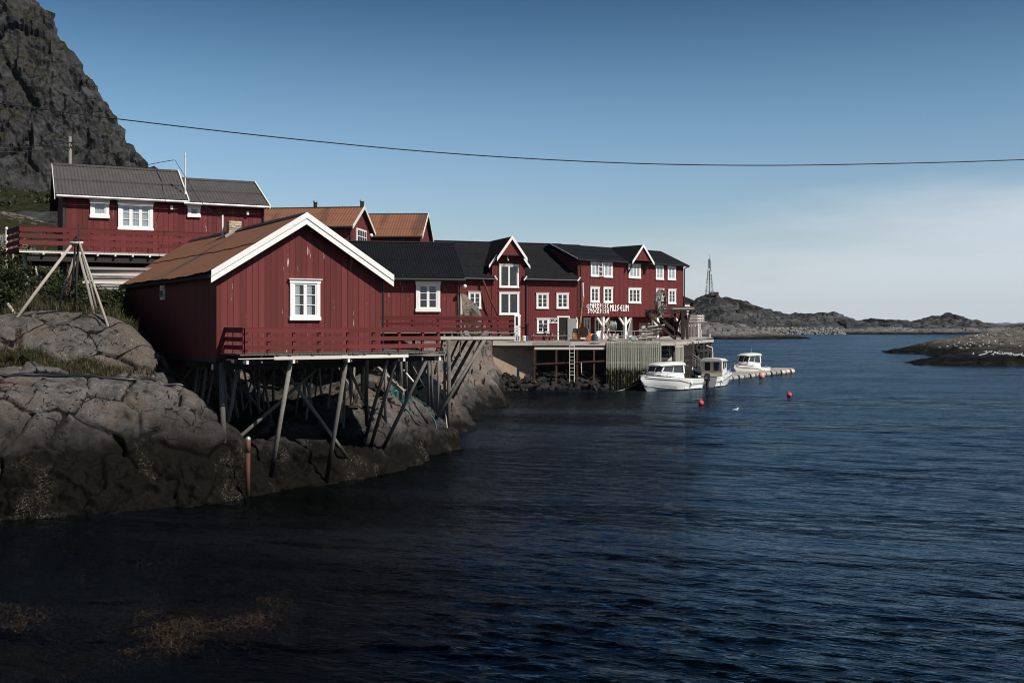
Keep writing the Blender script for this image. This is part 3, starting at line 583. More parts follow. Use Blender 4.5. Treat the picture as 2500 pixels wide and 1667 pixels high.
def boards(root, x0, x1, n, zb, top, m, y=-.022, th=.022, gap=.010, name='wall_board'):
    p = (x1 - x0) / n; share = {}
    for i in range(n):
        a, b = x0 + i * p + gap / 2, x0 + (i + 1) * p - gap / 2; za, zc = top(a), top(b); c = (a + b) / 2
        dy = rnd.uniform(-.003, .003)
        if abs(za - zc) < 1e-6:
            k = round(za, 3)
            if k not in share:
                share[k] = MB().prism([(a - c, 0, 0), (b - c, 0, 0), (b - c, 0, za - zb), (a - c, 0, za - zb)], (0, th, 0)).build(name, m, root); o = share[k]
            else: o = inst(share[k], root)
        else:
            k = (a + b) / 2
            pts = [(a - c, 0, 0), (b - c, 0, 0), (b - c, 0, zc - zb)] + ([(0, 0, top(c) - zb)] if top(c) > max(za, zc) else []) + [(a - c, 0, za - zb)]
            o = MB().prism(pts, (0, th, 0)).build(name, m, root)
        o.location = (c, y + dy, zb)
def ribs(root, x0, x1, n, zb, top, m, y=-.03, th=.03, gap=.018, name='wall_boards', holes=()):
    mb = MB(); p = (x1 - x0) / n
    for i in range(n):
        a, b = x0 + i * p + gap / 2, x0 + (i + 1) * p - gap / 2
        yy = y + rnd.uniform(-.004, .004)
        mb.prism([(a, yy, zb), (b, yy, zb), (b, yy, top(b)), (a, yy, top(a))], (0, th, 0))
    return mb.build(name, m, root, kind='stuff')
def window(root, x0, x1, z0, z1, y=-.03, cols=2, rows=3, cas=.11, curtain=False, sep=True, head=True, sash=.05, m='white', label=None, openleaf=False, gap=.0, lintel=None):
    """casing with a head and a sill, sashes with glazing bars, panes, and a dark panel painted as the unlit room; everything proud of the boards"""
    d = .085; mb = MB(); yb = y
    mb.box2((x0, yb - d, z0 + cas), (x0 + cas, yb, z1 - cas)); mb.box2((x1 - cas, yb - d, z0 + cas), (x1, yb, z1 - cas))
    mb.box2((x0 - .02, yb - d - .012, z1 - cas), (x1 + .02, yb, z1)); mb.box2((x0 - .025, yb - d - .02, z0), (x1 + .025, yb, z0 + cas))
    if head: mb.box2((x0 - .06, yb - d - .06, z1), (x1 + .06, yb, z1 + .03))
    w = mb.build('window', M[m], root)
    if label: w['label'] = label
    a0, a1, b0, b1 = x0 + cas, x1 - cas, z0 + cas, z1 - cas
    MB().box2((a0 - .01, yb - .008, b0 - .01), (a1 + .01, yb - .002, b1 + .01)).build('room_shade_panel', M['room_shade'], w)  # dark panel behind the panes, painted as the unlit room
    s = MB(); cw = (a1 - a0 + gap) / cols; panes = []
    for i in range(cols):
        l, r = a0 + i * cw, a0 + (i + 1) * cw - gap; f = sash
        ys, ye = yb - d + .022, yb - d + .052
        s.box2((l, ys, b0), (l + f, ye, b1)); s.box2((r - f, ys, b0), (r, ye, b1)); s.box2((l + f, ys, b1 - f), (r - f, ye, b1)); s.box2((l + f, ys, b0), (r - f, ye, b0 + f * 1.2))
        ph = (b1 - b0 - 2.2 * f) / rows
        for j in range(rows):
            za = b0 + 1.2 * f + j * ph
            if j: s.box2((l + f, ys + .004, za - .011), (r - f, ye - .004, za + .011))
            panes.append(((l + f - .004, za - .004), (r - f + .004, za + ph + .004)))
    s.build('sash', M[m], w)
    yp = yb - d + .038
    if sep:
        for q, e in panes: MB().box2((q[0], yp - .002, q[1]), (e[0], yp + .002, e[1])).build('pane', M['glass'], w)
    else:
        g = MB()
        for q, e in panes: g.box2((q[0], yp - .002, q[1]), (e[0], yp + .002, e[1]))
        g.build('glass', M['glass'], w)
    if curtain:
        for (l, r) in curtain:
            n = 26; P = np.zeros((9, n, 3))
            for j in range(9):
                for i in range(n):
                    f = i / (n - 1); P[j, i] = (a0 + (a1 - a0) * (l + (r - l) * f), yb - .022 - .008 * math.sin(f * 6.28 * 5), b0 + (b1 - b0) * (1 - j / 8 * .98))
            c = gridmesh('curtain', P, M['curtain']); c.parent = w
    return w
def corr(name, m, parent, e0, e1, r0, r1, pitch=.1, amp=.012, rows=2, sag=0., seed=0, lap=.02, thick=.06, uneven=0.):
    """profiled roof sheeting between eave e0-e1 and ridge r0-r1 in `rows` overlapping courses, on a solid roof deck"""
    e0, e1, r0, r1 = map(Vector, (e0, e1, r0, r1)); nrm = (e1 - e0).cross(r0 - e0).normalized()
    if nrm.z < 0: nrm = -nrm
    L = (e1 - e0).length; n = max(2, int(L / pitch * 4)); V, Q = [], []; rg = random.Random(seed)
    ph = [rg.uniform(0, 6.28) for _ in range(4)]
    for k in range(rows):
        t0, t1 = k / rows - (.015 if k else 0), (k + 1) / rows; ts = np.linspace(t0, t1, 5); base = len(V)
        for ti, t in enumerate(ts):
            for i in range(n + 1):
                s = i / n; p = (e0.lerp(e1, s)).lerp(r0.lerp(r1, s), t)
                edge = uneven * (math.sin(s * L * 9 + ph[0]) * .5 + math.sin(s * L * 23 + ph[1]) * .5 + math.sin(s * L * 3.1 + ph[3])) if ti == 0 else 0
                p = p + (r0 - e0).normalized() * edge
                p = p + nrm * (amp * math.sin(2 * math.pi * s * L / pitch) + lap * (rows - k) * .0 + lap * (1 - (t - t0) / (t1 - t0)) + .01)
                p.z += sag * (math.sin(s * 3.2 * 3.1 + ph[0]) + .6 * math.sin(s * 11 + ph[1])) * (1 - t) - abs(sag) * 1.2 * math.sin(s * math.pi)
                V.append(p)
        for j in range(4):
            for i in range(n): Q.append((base + j * (n + 1) + i, base + j * (n + 1) + i + 1, base + (j + 1) * (n + 1) + i + 1, base + (j + 1) * (n + 1) + i))
    o = facemesh(name, [tuple(v) for v in V], Q, m, parent)
    o.data.polygons.foreach_set('use_smooth', [True] * len(Q))
    s2 = Vector((0, 0, -abs(sag) * 3.0))
    MB().prism([e0 - nrm * .012 + s2, e1 - nrm * .012 + s2, r1 - nrm * .012 + s2, r0 - nrm * .012 + s2], -nrm * thick).build('roof_deck', M['dark_wood'], o)
    return o
def barge(root, pa, pb, h, th, m, name='bargeboard', y=(0, -1, 0)):
    pa, pb = Vector(pa), Vector(pb)
    return MB().prism([pa, pb, pb - Vector((0, 0, h)), pa - Vector((0, 0, h))], Vector(y) * th).build(name, m, root)

# ---- front house on stilts
fh = Fr(-9.24, 34.0, 4.19, 32); W = 5.63; L = 12.9; OH = .35
h1 = fh.root('fishing_cabin', 'nearest red cabin on stilts, rust brown roof, white gable boards and one lace curtained window', 'cabin')
ze, zr = 6.87 - 4.19, 8.83 - 4.19; k = (zr - ze) / (W / 2 + .3)
roofz = lambda x: zr - k * abs(x - W / 2)
topw = lambda x: roofz(x) - .16
MB().prism([(0.01, 0.0, 0), (W - .01, 0.0, 0), (W - .01, 0, topw(W)), (W / 2, 0, topw(W / 2)), (.01, 0, topw(0))], (0, L, 0)).build('wall', M['red_side'], h1)
boards(h1, .115, W - .02, 27, 0.0, topw, M['red'])
MB().box2((-.025, -.03, -.05), (.112, -.001, topw(0))).build('corner_board', M['red'], h1)
mb = MB()
for i in range(62):
    mb.box2((-.02 + rnd.uniform(-.003, .003), .02 + i * L / 62, -.02), (.012, .02 + (i + 1) * L / 62 - .012, topw(0) + .01))
mb.build('side_boards', M['red_side'], h1, kind='stuff')
rl = corr('roof', M['rust_roof'], h1, (-.36, -OH - .02, roofz(-.36)), (-.36, L + .25, roofz(-.36)), (W / 2, -OH - .02, zr), (W / 2, L + .25, zr), .085, .006, 2, .028, 3, .03, .07, .03)
rr = corr('roof', M['rust_roof'], h1, (W + .36, -OH - .02, roofz(-.36)), (W + .36, L + .25, roofz(-.36)), (W / 2, -OH - .02, zr), (W / 2, L + .25, zr), .085, .006, 2, .0, 4, .03, .07)
MB().prism([(W / 2 - .17, -OH, zr - .075), (W / 2, -OH, zr + .055), (W / 2 + .17, -OH, zr - .075), (W / 2, -OH, zr + .03)], (0, L + .6, 0)).build('ridge_cap', M['black_metal'], h1)
for s in (-1, 1):
    xe = -.30 if s < 0 else W + .30
    zz = roofz(-.30) + .045
    barge(h1, (xe, -OH - .03, zz), (W / 2, -OH - .03, zz + k * (W / 2 + .3)), .195, .035, M['white'])
    barge(h1, (xe, -OH - .005, zz - .20), (W / 2, -OH - .005, zz - .20 + k * (W / 2 + .3)), .19, .03, M['white'])
zw0 = fh.z(782, fh.x(741)); zw1 = fh.z(683, fh.x(741))
window(h1, fh.x(706), fh.x(779), zw0, zw1, -.025, 2, 3, .115, [(0.02, .28), (.52, .80)], sash=.055)
# small window and downpipes
sw = MB().box2((-.10, fh.y(405, 0), 1.95), (-.02, fh.y(397, 0), 2.62)); o = sw.build('side_window', M['white_h'], h1)
MB().box2((-.108, fh.y(404, 0), 2.05), (-.10, fh.y(398.5, 0), 2.52)).build('pane', M['tint'], o)
MB().tube([(W + .05, -.06, -.2), (W + .05, -.06, topw(0) - .12), (W + .25, -.2, topw(0) + .02)], .042).build('downpipe', M['black_metal'], h1)
# chimney at the ridge
yc = fh.y(571, W / 2 - .1); cx0 = W / 2 - .12; ztop = fh.z(541, cx0, yc)
ch = MB().box((cx0, yc, (zr - .5 + ztop) / 2), (.40, .40, ztop - zr + .5)).build('chimney', M['mortar'], h1)
bk = MB().box((0, 0, 0), (.20, .11, .072)).build('brick', M['brick'], ch); first = True
for c in range(8):
    zc = ztop - .04 - c * .088; q = .245 if c < 1 else .235
    for sdi in range(4):
        for e in range(2):
            off = (-.135 + e * .21 + (0 if c % 2 else .06))
            p = Matrix.Rotation(sdi * math.pi / 2, 3, 'Z') @ Vector((off, -q + .055, 0))
            o = bk if first else inst(bk, ch); first = False
            o.location = (cx0 + p.x, yc + p.y, zc + rnd.uniform(-.003, .003)); o.rotation_euler = (0, 0, sdi * math.pi / 2 + rnd.uniform(-.03, .03))
MB().beam((cx0 - .42, yc - .32, roofz(cx0 - .42) + .05), (cx0 + .14, yc - .32, roofz(cx0 + .14) + .09), .06, .10).build('flashing', M['grey_h'], h1)
MB().box2((cx0 - .36, yc + .25, zr - .3), (cx0 - .30, yc + .31, ztop + .25)).build('vent_board', M['white_h'], h1)
# floor frame and stilts under the house
mb = MB(); mb.box2((-.02, 0.02, -.16), (W, L, -.005)); mb.build('floor', M['dark_wood'], h1)
for x0, x1, yy, zt in ((-.14, W + .2, -.02, -.17), (-.1, W, 3.2, -.17), (-.1, W, 6.5, -.17)):
    MB().beam((x0, yy, zt - .11), (x1, yy, zt - .11), .17, .2).build('floor_beam', M['dark_wood'], h1)
MB().box((-.15, -.02, -.28), (.02, .15, .17)).build('beam_end', M['white_h'], h1)
def stilt(px0, py0, Y0, px1, py1, Y1, r=.075, m='grey_wood', parent=None, name='stilt', ext=.25, square=False):
    p, q = at(px0, py0, Y0), at(px1, py1, Y1); q = q + (q - p).normalized() * ext
    if parent is not None:
        iv = (Matrix.Translation(parent.location) @ parent.rotation_euler.to_matrix().to_4x4()).inverted(); p, q = iv @ p, iv @ q
    mid = (p + q) / 2; o = (MB().beam(p - mid, q - mid, r * 2, r * 2) if square else MB().tube([p - mid, (p + q) / 2 - mid + Vector((rnd.uniform(-.03, .03), 0, 0)), q - mid], r, r * 1.12, 9)).build(name, M[m], parent, not square)
    o.location = mid; return o
for a in ((541, 886, 33.9, 546, 1062, 33.7, .085), (581, 890, 35.5, 553, 1045, 35.2, .065), (631, 892, 41, 630, 1012, 41, .06), (668, 890, 43, 668, 990, 43, .05), (742, 890, 42, 742, 1003, 42, .06), (470, 880, 40.5, 478, 1030, 39.5, .10), (505, 880, 38, 488, 1010, 38, .06), (600, 890, 43, 640, 970, 42, .05),
          (886, 880, 40, 886, 960, 40.5, .085), (846, 880, 38.8, 880, 960, 40.4, .05), (855, 880, 41, 860, 1000, 41.2, .06)):
    stilt(*a, parent=h1)
stilt(784, 890, 36.6, 579, 1072, 34.2, .058, parent=h1, name='brace'); stilt(681, 886, 36.0, 857, 1128, 37.3, .058, parent=h1, name='brace'); stilt(560, 905, 40, 640, 1005, 40.3, .05, parent=h1, name='brace'); stilt(425, 930, 41, 500, 1000, 40, .05, 'steel', parent=h1, name='waste_pipe')

# a tangle of thinner posts and braces further in
for i in range(34):
    px = rnd.uniform(440, 870); Y = rnd.uniform(36.5, 43.5); py = rnd.uniform(975, 1040); stilt(px, 884, Y, px + rnd.uniform(-26, 26) * (1 if i % 3 else 2.6), py, Y, rnd.uniform(.03, .055), parent=h1, name='brace' if i % 3 == 0 else 'stilt')
# ---- terrace with the low red railing in front of it
DZ = 4.345; df = Fr(-8.01, 32.57, DZ, 32)
d1 = df.root('terrace', 'lower red railed timber terrace on leaning stilts along the nearest cabin', 'terrace')
DL = df.x(1075); DD = 1.86
mb = MB(); n = 56; p = (DL + .35) / n
for i in range(n):
    a = -.18 + i * p; mb.box2((a, -.10 + rnd.uniform(-.02, .02), -.045), (a + p - .012, DD + (7.6 if a > W - .30 else 0.0) - .02, 0))
mb.build('deck_boards', M['grey_wood'], d1, kind='stuff')
def rail_run(root, p, q, posts, hs, mrail, nseg=2, cap=True, post=(.08, .10), back=(0, 1, 0), top=.79, pz=-.02, th=.032, mpost=None):
    p, q = Vector(p), Vector(q); d = (q - p).normalized(); back = Vector(back)
    for (z0, z1) in hs:
        for sgi in range(nseg):
            a, b = p.lerp(q, sgi / nseg) + d * (.004 if sgi else 0), p.lerp(q, (sgi + 1) / nseg)
            c = (a + b) / 2; hh = (b - a).length / 2
            o = MB().box((0, 0, 0), ((b - a).length, th, z1 - z0)).build('rail_board', mrail, root)
            o.location = c + Vector((0, 0, (z0 + z1) / 2 + rnd.uniform(-.004, .004))); o.rotation_euler = (0, 0, math.atan2(d.y, d.x))
    if cap:
        o = MB().box((0, 0, 0), ((q - p).length + .06, .11, .026)).build('hand_rail', mrail, root); o.location = (p + q) / 2 + Vector((0, 0, top + .002)) + back * .03; o.rotation_euler = (0, 0, math.atan2(d.y, d.x))
    pm = None
    for t in posts:
        loc = p + d * t + back * (th / 2 + post[1] / 2 + .002)
        if pm is None:
            pm = MB().box((0, 0, (top + pz) / 2 - .01), (post[0], post[1], top - pz - .02)).build('post', mpost or mrail, root); o = pm
        else: o = inst(pm, root)
        o.location = loc; o.rotation_euler = (0, 0, math.atan2(d.y, d.x))
HS = [(.125, .26), (.375, .51), (.635, .775)]
rail_run(d1, (0, 0, 0), (DL, 0, 0), [.05] + [df.x(q, .07) for q in (655, 717, 779, 849, 911, 974, 1031, 1069)], HS, M['red_rail'], 2)
rail_run(d1, (-.05, DD - .03, 0), (-.05, .02, 0), [.75, 1.72], HS, M['red_rail'], 1, back=(1, 0, 0))
for a, b, z0, z1, m in ((580, 668, -.15, -.125, 'fascia'), (668, 832, -.185, -.075, 'fascia'), (832.5, 995, -.178, -.072, 'fascia'), (995, 1085, -.125, -.085, 'grey_h')):
    MB().box2((df.x(a), -.07, z0), (df.x(b), -.02, z1)).build('fascia_board', M[m], d1)
for px in (603, 716, 850, 985, 1072):
    MB().beam((df.x(px), -.06, -.245), (df.x(px), 5.0 if px > 930 else DD + .3, -.245), .075, .11).build('joist', M['white_h'], d1)
for px, yy in ((640, .05), (725, .02), (858, .03), (975, .05), (1032, .05), (1080, .06)):
    MB().beam((df.x(px), yy, -.28), (df.x(px), yy, -.05), .05, .07).build('hanger', M['grey_wood'], d1)
for yy, z in ((.35, -.24), (1.5, -.30)):
    MB().beam((-.2, yy, z), (DL + .1, yy, z), .12, .14).build('beam', M['dark_wood'], d1)
MB().beam((DL + .12, -.06, -.35), (DL + .12, .02, .12), .04, .10).build('end_post', M['grey_wood'], d1)
def dY(px): return df.w(df.x(px), .2).y
for a in ((710, 884, 0, 665, 1145, 34.1, .068), (846, 880, 0, 798, 1166, 35.7, .068), (896, 880, 0, 896, 1030, 39.0, .066), (946, 880, 0, 893, 1068, 38.6, .056), (968, 880, 0, 903, 1097, 38.8, .058), (1040, 880, 0, 932, 1100, 39.1, .062), (941, 880, 40, 941, 1021, 40.6, .055), (978, 878, 41, 978, 965, 43, .06), (992, 878, 42, 992, 962, 43.3, .06), (1046, 876, 42, 1045, 978, 43.7, .055), (892, 1065, 38.6, 886, 1120, 38.0, .07), (1000, 880, 37.5, 1030, 935, 38.5, .025)):
    a = list(a); a[2] = a[2] or dY(a[0]); stilt(*a, parent=d1)
for a in ((1055, 872, 43.2, 1056, 985, 44.0, .05), (1070, 872, 44.5, 1068, 990, 45.0, .05)): stilt(*a, parent=d1)

# ---- second cabin with the black roof and its upper terrace
bh = Fr(PX(1116, 50.2) - .978 * 8.2, 50.2 - .208 * 8.2, 4.9, 12); BW = 8.2
h2 = bh.root('black_roofed_cabin', 'red cabin with black corrugated roof and six pane window behind the nearest cabin', 'cabin')
bez = bh.z(680, BW - .5, -.4) ; brz = bh.z(592.5, BW - 1.5, 3.2)
kz = (brz - bez) / 3.6
MB().prism([(0, 0, 0), (0, 6.4, 0), (0, 6.4, bez + kz * .4 - .14), (0, 3.2, brz - .14), (0, 0, bez + kz * .4 - .14)], (BW, 0, 0)).build('wall', M['red_side'], h2)
btop = lambda x: bez + kz * .4 - .12
boards(h2, .1, BW - .09, 38, -.3, btop, M['red'])
MB().box2((BW - .085, -.034, -.3), (BW + .03, -.002, btop(0))).build('corner_board', M['red'], h2)
corr('roof', M['black_roof'], h2, (-.3, -.4, bez), (BW + .30, -.4, bez), (-.3, 3.2, brz), (BW + .30, 3.2, brz), .12, .02, 2, 0, 5, .02)
corr('roof', M['black_roof'], h2, (-.3, 6.8, bez), (BW + .30, 6.8, bez), (-.3, 3.2, brz), (BW + .30, 3.2, brz), .10, .012, 2, 0, 6, .015)
MB().box2((-.3, 3.1, brz + .0), (BW + .3, 3.3, brz + .05)).build('ridge_cap', M['black_metal'], h2)
MB().tube([(-.3, -.46, bez - .03), (BW + .32, -.46, bez - .06)], .06).build('gutter', M['black_metal'], h2)
MB().tube([(BW + .10, -.45, bez - .06), (BW + .09, -.12, bez - .35), (BW + .09, -.12, -.3)], .05).build('downpipe', M['black_metal'], h2)
MB().beam((-.3, -.40, bez - .06), (BW + .3, -.40, bez - .06), .03, .13).build('fascia_board', M['black_metal'], h2)
window(h2, bh.x(1015), bh.x(1074), bh.z(761, bh.x(1045)), bh.z(688, bh.x(1045)), -.026, 2, 3, .14, sash=.06)
MB().sphere((BW + .28, -.5, bez - .35), .09, 10, 6).build('lamp', M['white'], h2, True)
mb = MB(); mb.box2((.02, .02, -.4), (BW, 6.4, -.02)); mb.build('floor', M['dark_wood'], h2)

D2 = Fr(PX(675, 46.6), 46.6, PZ(812, 46.6), 2.0)
d2 = D2.root('upper_terrace', 'upper red railed terrace with pale edge beam, propped by long timbers over the rock', 'terrace')
L2 = D2.x(1257)
mb = MB(); n = 84; p = (L2 + .05) / n
for i in range(n): mb.box2((i * p, -.06, -.035), (i * p + p - .012, 4.6, 0))
mb.build('deck_boards', M['grey_h'], d2, kind='stuff')
rail_run(d2, (0, 0, 0), (L2 - .02, 0, -.02), [D2.x(q, .07) for q in (700, 760, 820, 885, 945, 1006, 1069, 1118, 1130, 1178, 1215, 1249)], [(.10, .235), (.335, .46), (.55, .70)], M['red_rail'], 3, top=.715, pz=-.03)
rail_run(d2, (L2 - .04, .02, 0), (L2 - .04, 3.0, 0), [.1, 1.4, 2.8], [(.10, .235), (.335, .46), (.55, .70)], M['red_rail'], 1, back=(-1, 0, 0), top=.715)
for a, b in ((675, 1071), (1072, 1152), (1153, 1176), (1176.5, 1257)): MB().box2((D2.x(a), -.10, -.305), (D2.x(b), -.04, -.16)).build('edge_beam', M['fascia'], d2)
for px in (1085, 1104, 1130, 1147, 1175, 1198, 1222, 1255): MB().box2((D2.x(px) - .035, -.03, -.16), (D2.x(px) + .035, 4.4, -.04)).build('joist', M['grey_wood'], d2)
for yy in (.5, 2.2, 4.0): MB().beam((0, yy, -.26), (L2, yy, -.26), .14, .18).build('beam', M['dark_wood'], d2)
for a in ((1095, 830, 46.7, 1095, 1028, 46.5, .085), (1183, 829, 46.7, 1076, 1006, 46.3, .07), (1178, 829, 48, 1110, 960, 49, .075), (1160, 830, 48, 1098, 945, 48.6, .075), (1140, 830, 48.6, 1088, 925, 48.6, .065), (1120, 830, 50, 1098, 880, 50, .05), (1125, 832, 47, 1124, 857, 47, .03), (1086, 870, 46.9, 1086, 990, 46.7, .06), (1080, 832, 47.5, 1064, 900, 47.5, .05), (1010, 832, 48, 1012, 945, 48.6, .07), (960, 832, 48, 962, 930, 48, .07)):
    stilt(*a, parent=d2, name='prop' if a[0] - a[3] > 15 else 'stilt')
stilt(1087, 1000, 46.6, 1093, 1062, 46.2, .02, 'rope', parent=d2, name='hanging_rope')

# ---- upper house on the left
uh = Fr(PX(155, 46.0), 46.0, 8.25, 25)
h3 = uh.root('grey_roofed_house', 'red house high on the left with grey corrugated roof in two steps', 'house')
UW = uh.x(641); US = uh.x(449); uez = uh.z(478, .5, -.32); urz = uh.z(404, .2, 2.9); ku = (urz - uez) / 3.22
e2 = uez - .07; r2 = urz - .33
MB().prism([(0, 0, 0), (0, 5.8, 0), (0, 5.8, uez + ku * .32 - .12), (0, 2.9, urz - .12), (0, 0, uez + ku * .32 - .12)], (US, 0, 0)).build('wall', M['red_side'], h3)
MB().prism([(US, 0.02, 0), (US, 5.7, 0), (US, 5.7, e2 + ku * .32 - .12), (US, 2.9, r2 - .12), (US, 0.02, e2 + ku * .32 - .12)], (UW - US, 0, 0)).build('wall', M['red_side'], h3)
ut = lambda x: (uez if x < US else e2) + ku * .32 - .1
boards(h3, .08, US, 22, -.1, ut, M['red']); boards(h3, US + .01, UW - .05, 17, -.1, ut, M['red'])
MB().box2((-.03, -.035, -.1), (.078, -.002, ut(0))).build('corner_board', M['dark_wood'], h3)
MB().tube([(UW + .02, -.08, -.3), (UW + .02, -.08, e2)], .045).build('downpipe', M['black_metal'], h3)
for (a, b, ez, rz, m_) in ((-.34, US + .12, uez, urz, 0), (US - .1, UW + .22, e2, r2, 1)):
    for sgn in (0, 1):
        yy = -.32 if sgn == 0 else 6.12
        corr('roof', M['fiber_roof'], h3, (a, yy, ez), (b, yy, ez), (a, 2.9, rz), (b, 2.9, rz), .145, .026, 2, 0, 7, .03, .07)
    MB().box2((a, 2.78, rz - .02), (b, 3.02, rz + .07)).build('ridge_cap', M['fiber_roof'], h3)
    if m_ == 0: barge(h3, (a - .03, -.38, ez - .02), (a - .03, 2.9, rz + .06), .17, .03, M['white_h'], y=(1, 0, 0))
    barge(h3, (b + .01, -.40, ez + .06), (b + .01, 2.9, rz + .10), .17, .05, M['white_h'], y=(1, 0, 0))
    MB().tube([(a + .05, -.40, ez - .045), (b - .02, -.40, ez - .055)], .06).build('gutter', M['steel'], h3)
window(h3, uh.x(220), uh.x(266), uh.z(533, uh.x(243)), uh.z(489, uh.x(243)), -.026, 1, 1, .14, [(0, 1)], sash=.05)
window(h3, uh.x(288), uh.x(373), uh.z(564, uh.x(330)), uh.z(493, uh.x(330)), -.026, 3, 3, .13, [(0, .33), (.34, .66), (.67, 1)], sash=.07)
window(h3, uh.x(458), uh.x(488), uh.z(531, uh.x(473)), uh.z(503, uh.x(473)), -.026, 1, 1, .13, sash=.02)
for px, py in ((418, 508), (603, 521)): MB().box((uh.x(px), -.12, uh.z(py, uh.x(px))), (.10, .18, .16)).build('wall_lamp', M['white'], h3)
MB().box((uh.x(387), -.06, uh.z(497, uh.x(387))), (.14, .06, .05)).build('vent', M['dark_wood'], h3)
MB().tube([(US + .1, .3, ut(0)), (US + .1, .3, uh.z(373, US, .3))], .035, .03).build('wire_mast', M['white_h'], h3)
# foundation and the dark space under the house
mb = MB(); mb.box2((.1, .3, -2.2), (UW, 5.6, -.1)); mb.build('foundation', M['dark_wood'], h3)
MB().beam((uh.x(190, -.2), -.3, uh.z(633, uh.x(270), -.3)), (uh.x(430, -.2), -.3, uh.z(640, uh.x(270), -.3)), .03, .06).build('tin_flashing', M['steel'], h3)

ts = thing('timber_stack', 'stack of pale weathered planks below the balcony behind the tripod poles', 'timber stack', at(215, 706, 43.4), R(18))
for i in range(8):
    o = MB().box((0, 0, 0), (2.5, .05, .105)).build('plank', M['fascia' if i in (2, 5) else 'grey_h'], ts); o.location = (1.15 + rnd.uniform(-.12, .12), rnd.uniform(-.05, .05), .05 + i * .112); o.rotation_euler = (0, rnd.uniform(-.01, .01), rnd.uniform(-.02, .02))
D3 = Fr(PX(47, 44), 44.0, 8.27, 25)
d3 = D3.root('balcony', 'long red railed balcony of the grey roofed house on the left', 'balcony')
L3 = D3.x(545); mb = MB(); n = 60; p = L3 / n
for i in range(n): mb.box2((i * p, -.06, -.04), (i * p + p - .014, 1.35, 0))
mb.build('deck_boards', M['grey_h'], d3, kind='stuff')
HB = [(.22, .40), (.50, .67), (.76, .93)]
rail_run(d3, (0, -.03, 0), (L3, -.03, 0), [.06 + i * (L3 - .1) / 9 for i in range(10)], HB, M['red_rail'], 3, top=.95, post=(.06, .08))
for i in range(10): MB().box((.06 + i * (L3 - .1) / 9, .03, .09), (.06, .05, .22)).build('post_foot', M['white_h'], d3)
q = Vector((-.45, 2.2, 0))
rail_run(d3, q, (0, 0, 0), [.1, 1.0, 2.1], [(-.05, .12)] + HB, M['red_rail'], 1, top=.95, back=(.97, .2, 0))
MB().prism([(-.45, 2.2, -.04), (0, 0, -.04), (.4, 1.3, -.04), (.4, 2.2, -.04)], (0, 0, .035)).build('deck_corner', M['grey_h'], d3)
MB().beam((0, -.05, -.075), (L3, -.05, -.075), .03, .05).build('edge_board', M['white_h'], d3)
for i in range(11):
    x = .9 + i * (L3 - 1.2) / 10; MB().beam((x, -.12, -.12), (x, 1.3, -.12), .07, .11).build('joist', M['white_h'], d3)
for z, y in ((-.30, .15), (-.45, 1.1)): MB().beam((.3, y, z), (L3, y, z), .16, .26).build('beam', M['dark_wood'], d3)
for a in ((60, 618, 44.6, 66, 712, 44.7, .095), (33, 600, 46.3, 33, 632, 46.2, .05), (165, 615, 45.4, 166, 665, 45.5, .06), (83, 635, 46.5, 98, 700, 46.3, .04)): stilt(*a, m='pole', parent=d3, name='post_support')

# ---- red cabins with orange roofs, seen end on
def orange_house(name, label, pxa, ya, Ya, pxe, ye, Ye, length, half, ang_, flues, win):
    f = Fr(PX(pxa, Ya), Ya, PZ(ya, Ya) - 4.2, ang_)           # origin under the ridge at the right gable; x runs out through the gable
    r = f.root(name, label, 'house'); zr_ = 4.2; ze_ = PZ(ye, Ye) - f.o.z; kk = (zr_ - ze_) / half
    w = half - .3
    MB().prism([(-.25, -w, 0), (-.25, w, 0), (-.25, w, ze_ + kk * .3 - .12), (-.25, 0, zr_ - .12), (-.25, -w, ze_ + kk * .3 - .12)], (-length + .5, 0, 0)).build('wall', M['red_side'], r)
    mb = MB(); n = 18
    for i in range(n):
        a, b = -w + i * 2 * w / n + .01, -w + (i + 1) * 2 * w / n - .01; t = lambda y: zr_ - kk * abs(y) - .14
        mb.prism([(-.25, a, 0), (-.25, b, 0), (-.25, b, t(b)), (-.25, a, t(a))], (.03, 0, 0))
    mb.build('gable_boards', M['red_far'], r, kind='stuff')
    for s in (-1, 1):
        corr('roof', M['orange_roof'], r, (-length, s * half, ze_), (0, s * half, ze_), (-length, 0, zr_), (0, 0, zr_), .20, .018, 3, 0, 8, .012)
        barge(r, (.02, s * (half + .02), ze_ + .07), (.02, 0, zr_ + .10), .22, .04, M['white_h'], y=(1, 0, 0))
        MB().tube([(-length, s * (half + .06), ze_ - .05), (0, s * (half + .06), ze_ - .05)], .07).build('gutter', M['black_metal'], r)
    MB().box2((-length, -.1, zr_), (0, .1, zr_ + .05)).build('ridge_cap', M['fiber_roof'], r)
    for px in flues:
        x = f.x(px); q = MB().tube([(x, 0, zr_ - .1), (x, 0, zr_ + .36)], .13).build('flue', M['black_metal'], r); MB().tube([(x, 0, zr_ + .36), (x, 0, zr_ + .46)], .17, .16).build('flue_cap', M['steel'], q)
    if win:
        b = MB().box2((-.22, -1.15, ze_ - 1.3), (-.13, 1.15, ze_ + .05)); o = b.build('window', M['white'], r)
        for i in range(4): 
            for j in range(3): MB().box2((-.13, -1.03 + i * .54, ze_ - 1.2 + j * .40), (-.12, -.60 + i * .54, ze_ - .86 + j * .40)).build('pane', M['tint'], o)
    MB().tube([(-.2, -w - .02, 0), (-.2, -w - .02, ze_)], .05).build('downpipe', M['black_metal'], r)
    MB().sphere((-.15, w - .1, ze_ - .15), .13, 8, 6).build('lamp', M['white'], r, True)
    return r
orange_house('orange_roofed_house', 'red house with orange corrugated roof, two metal flues and a gable window', 889, 506, 70.5, 864, 553, 67.9, 12.0, 2.75, -7.5, (770, 884), True)
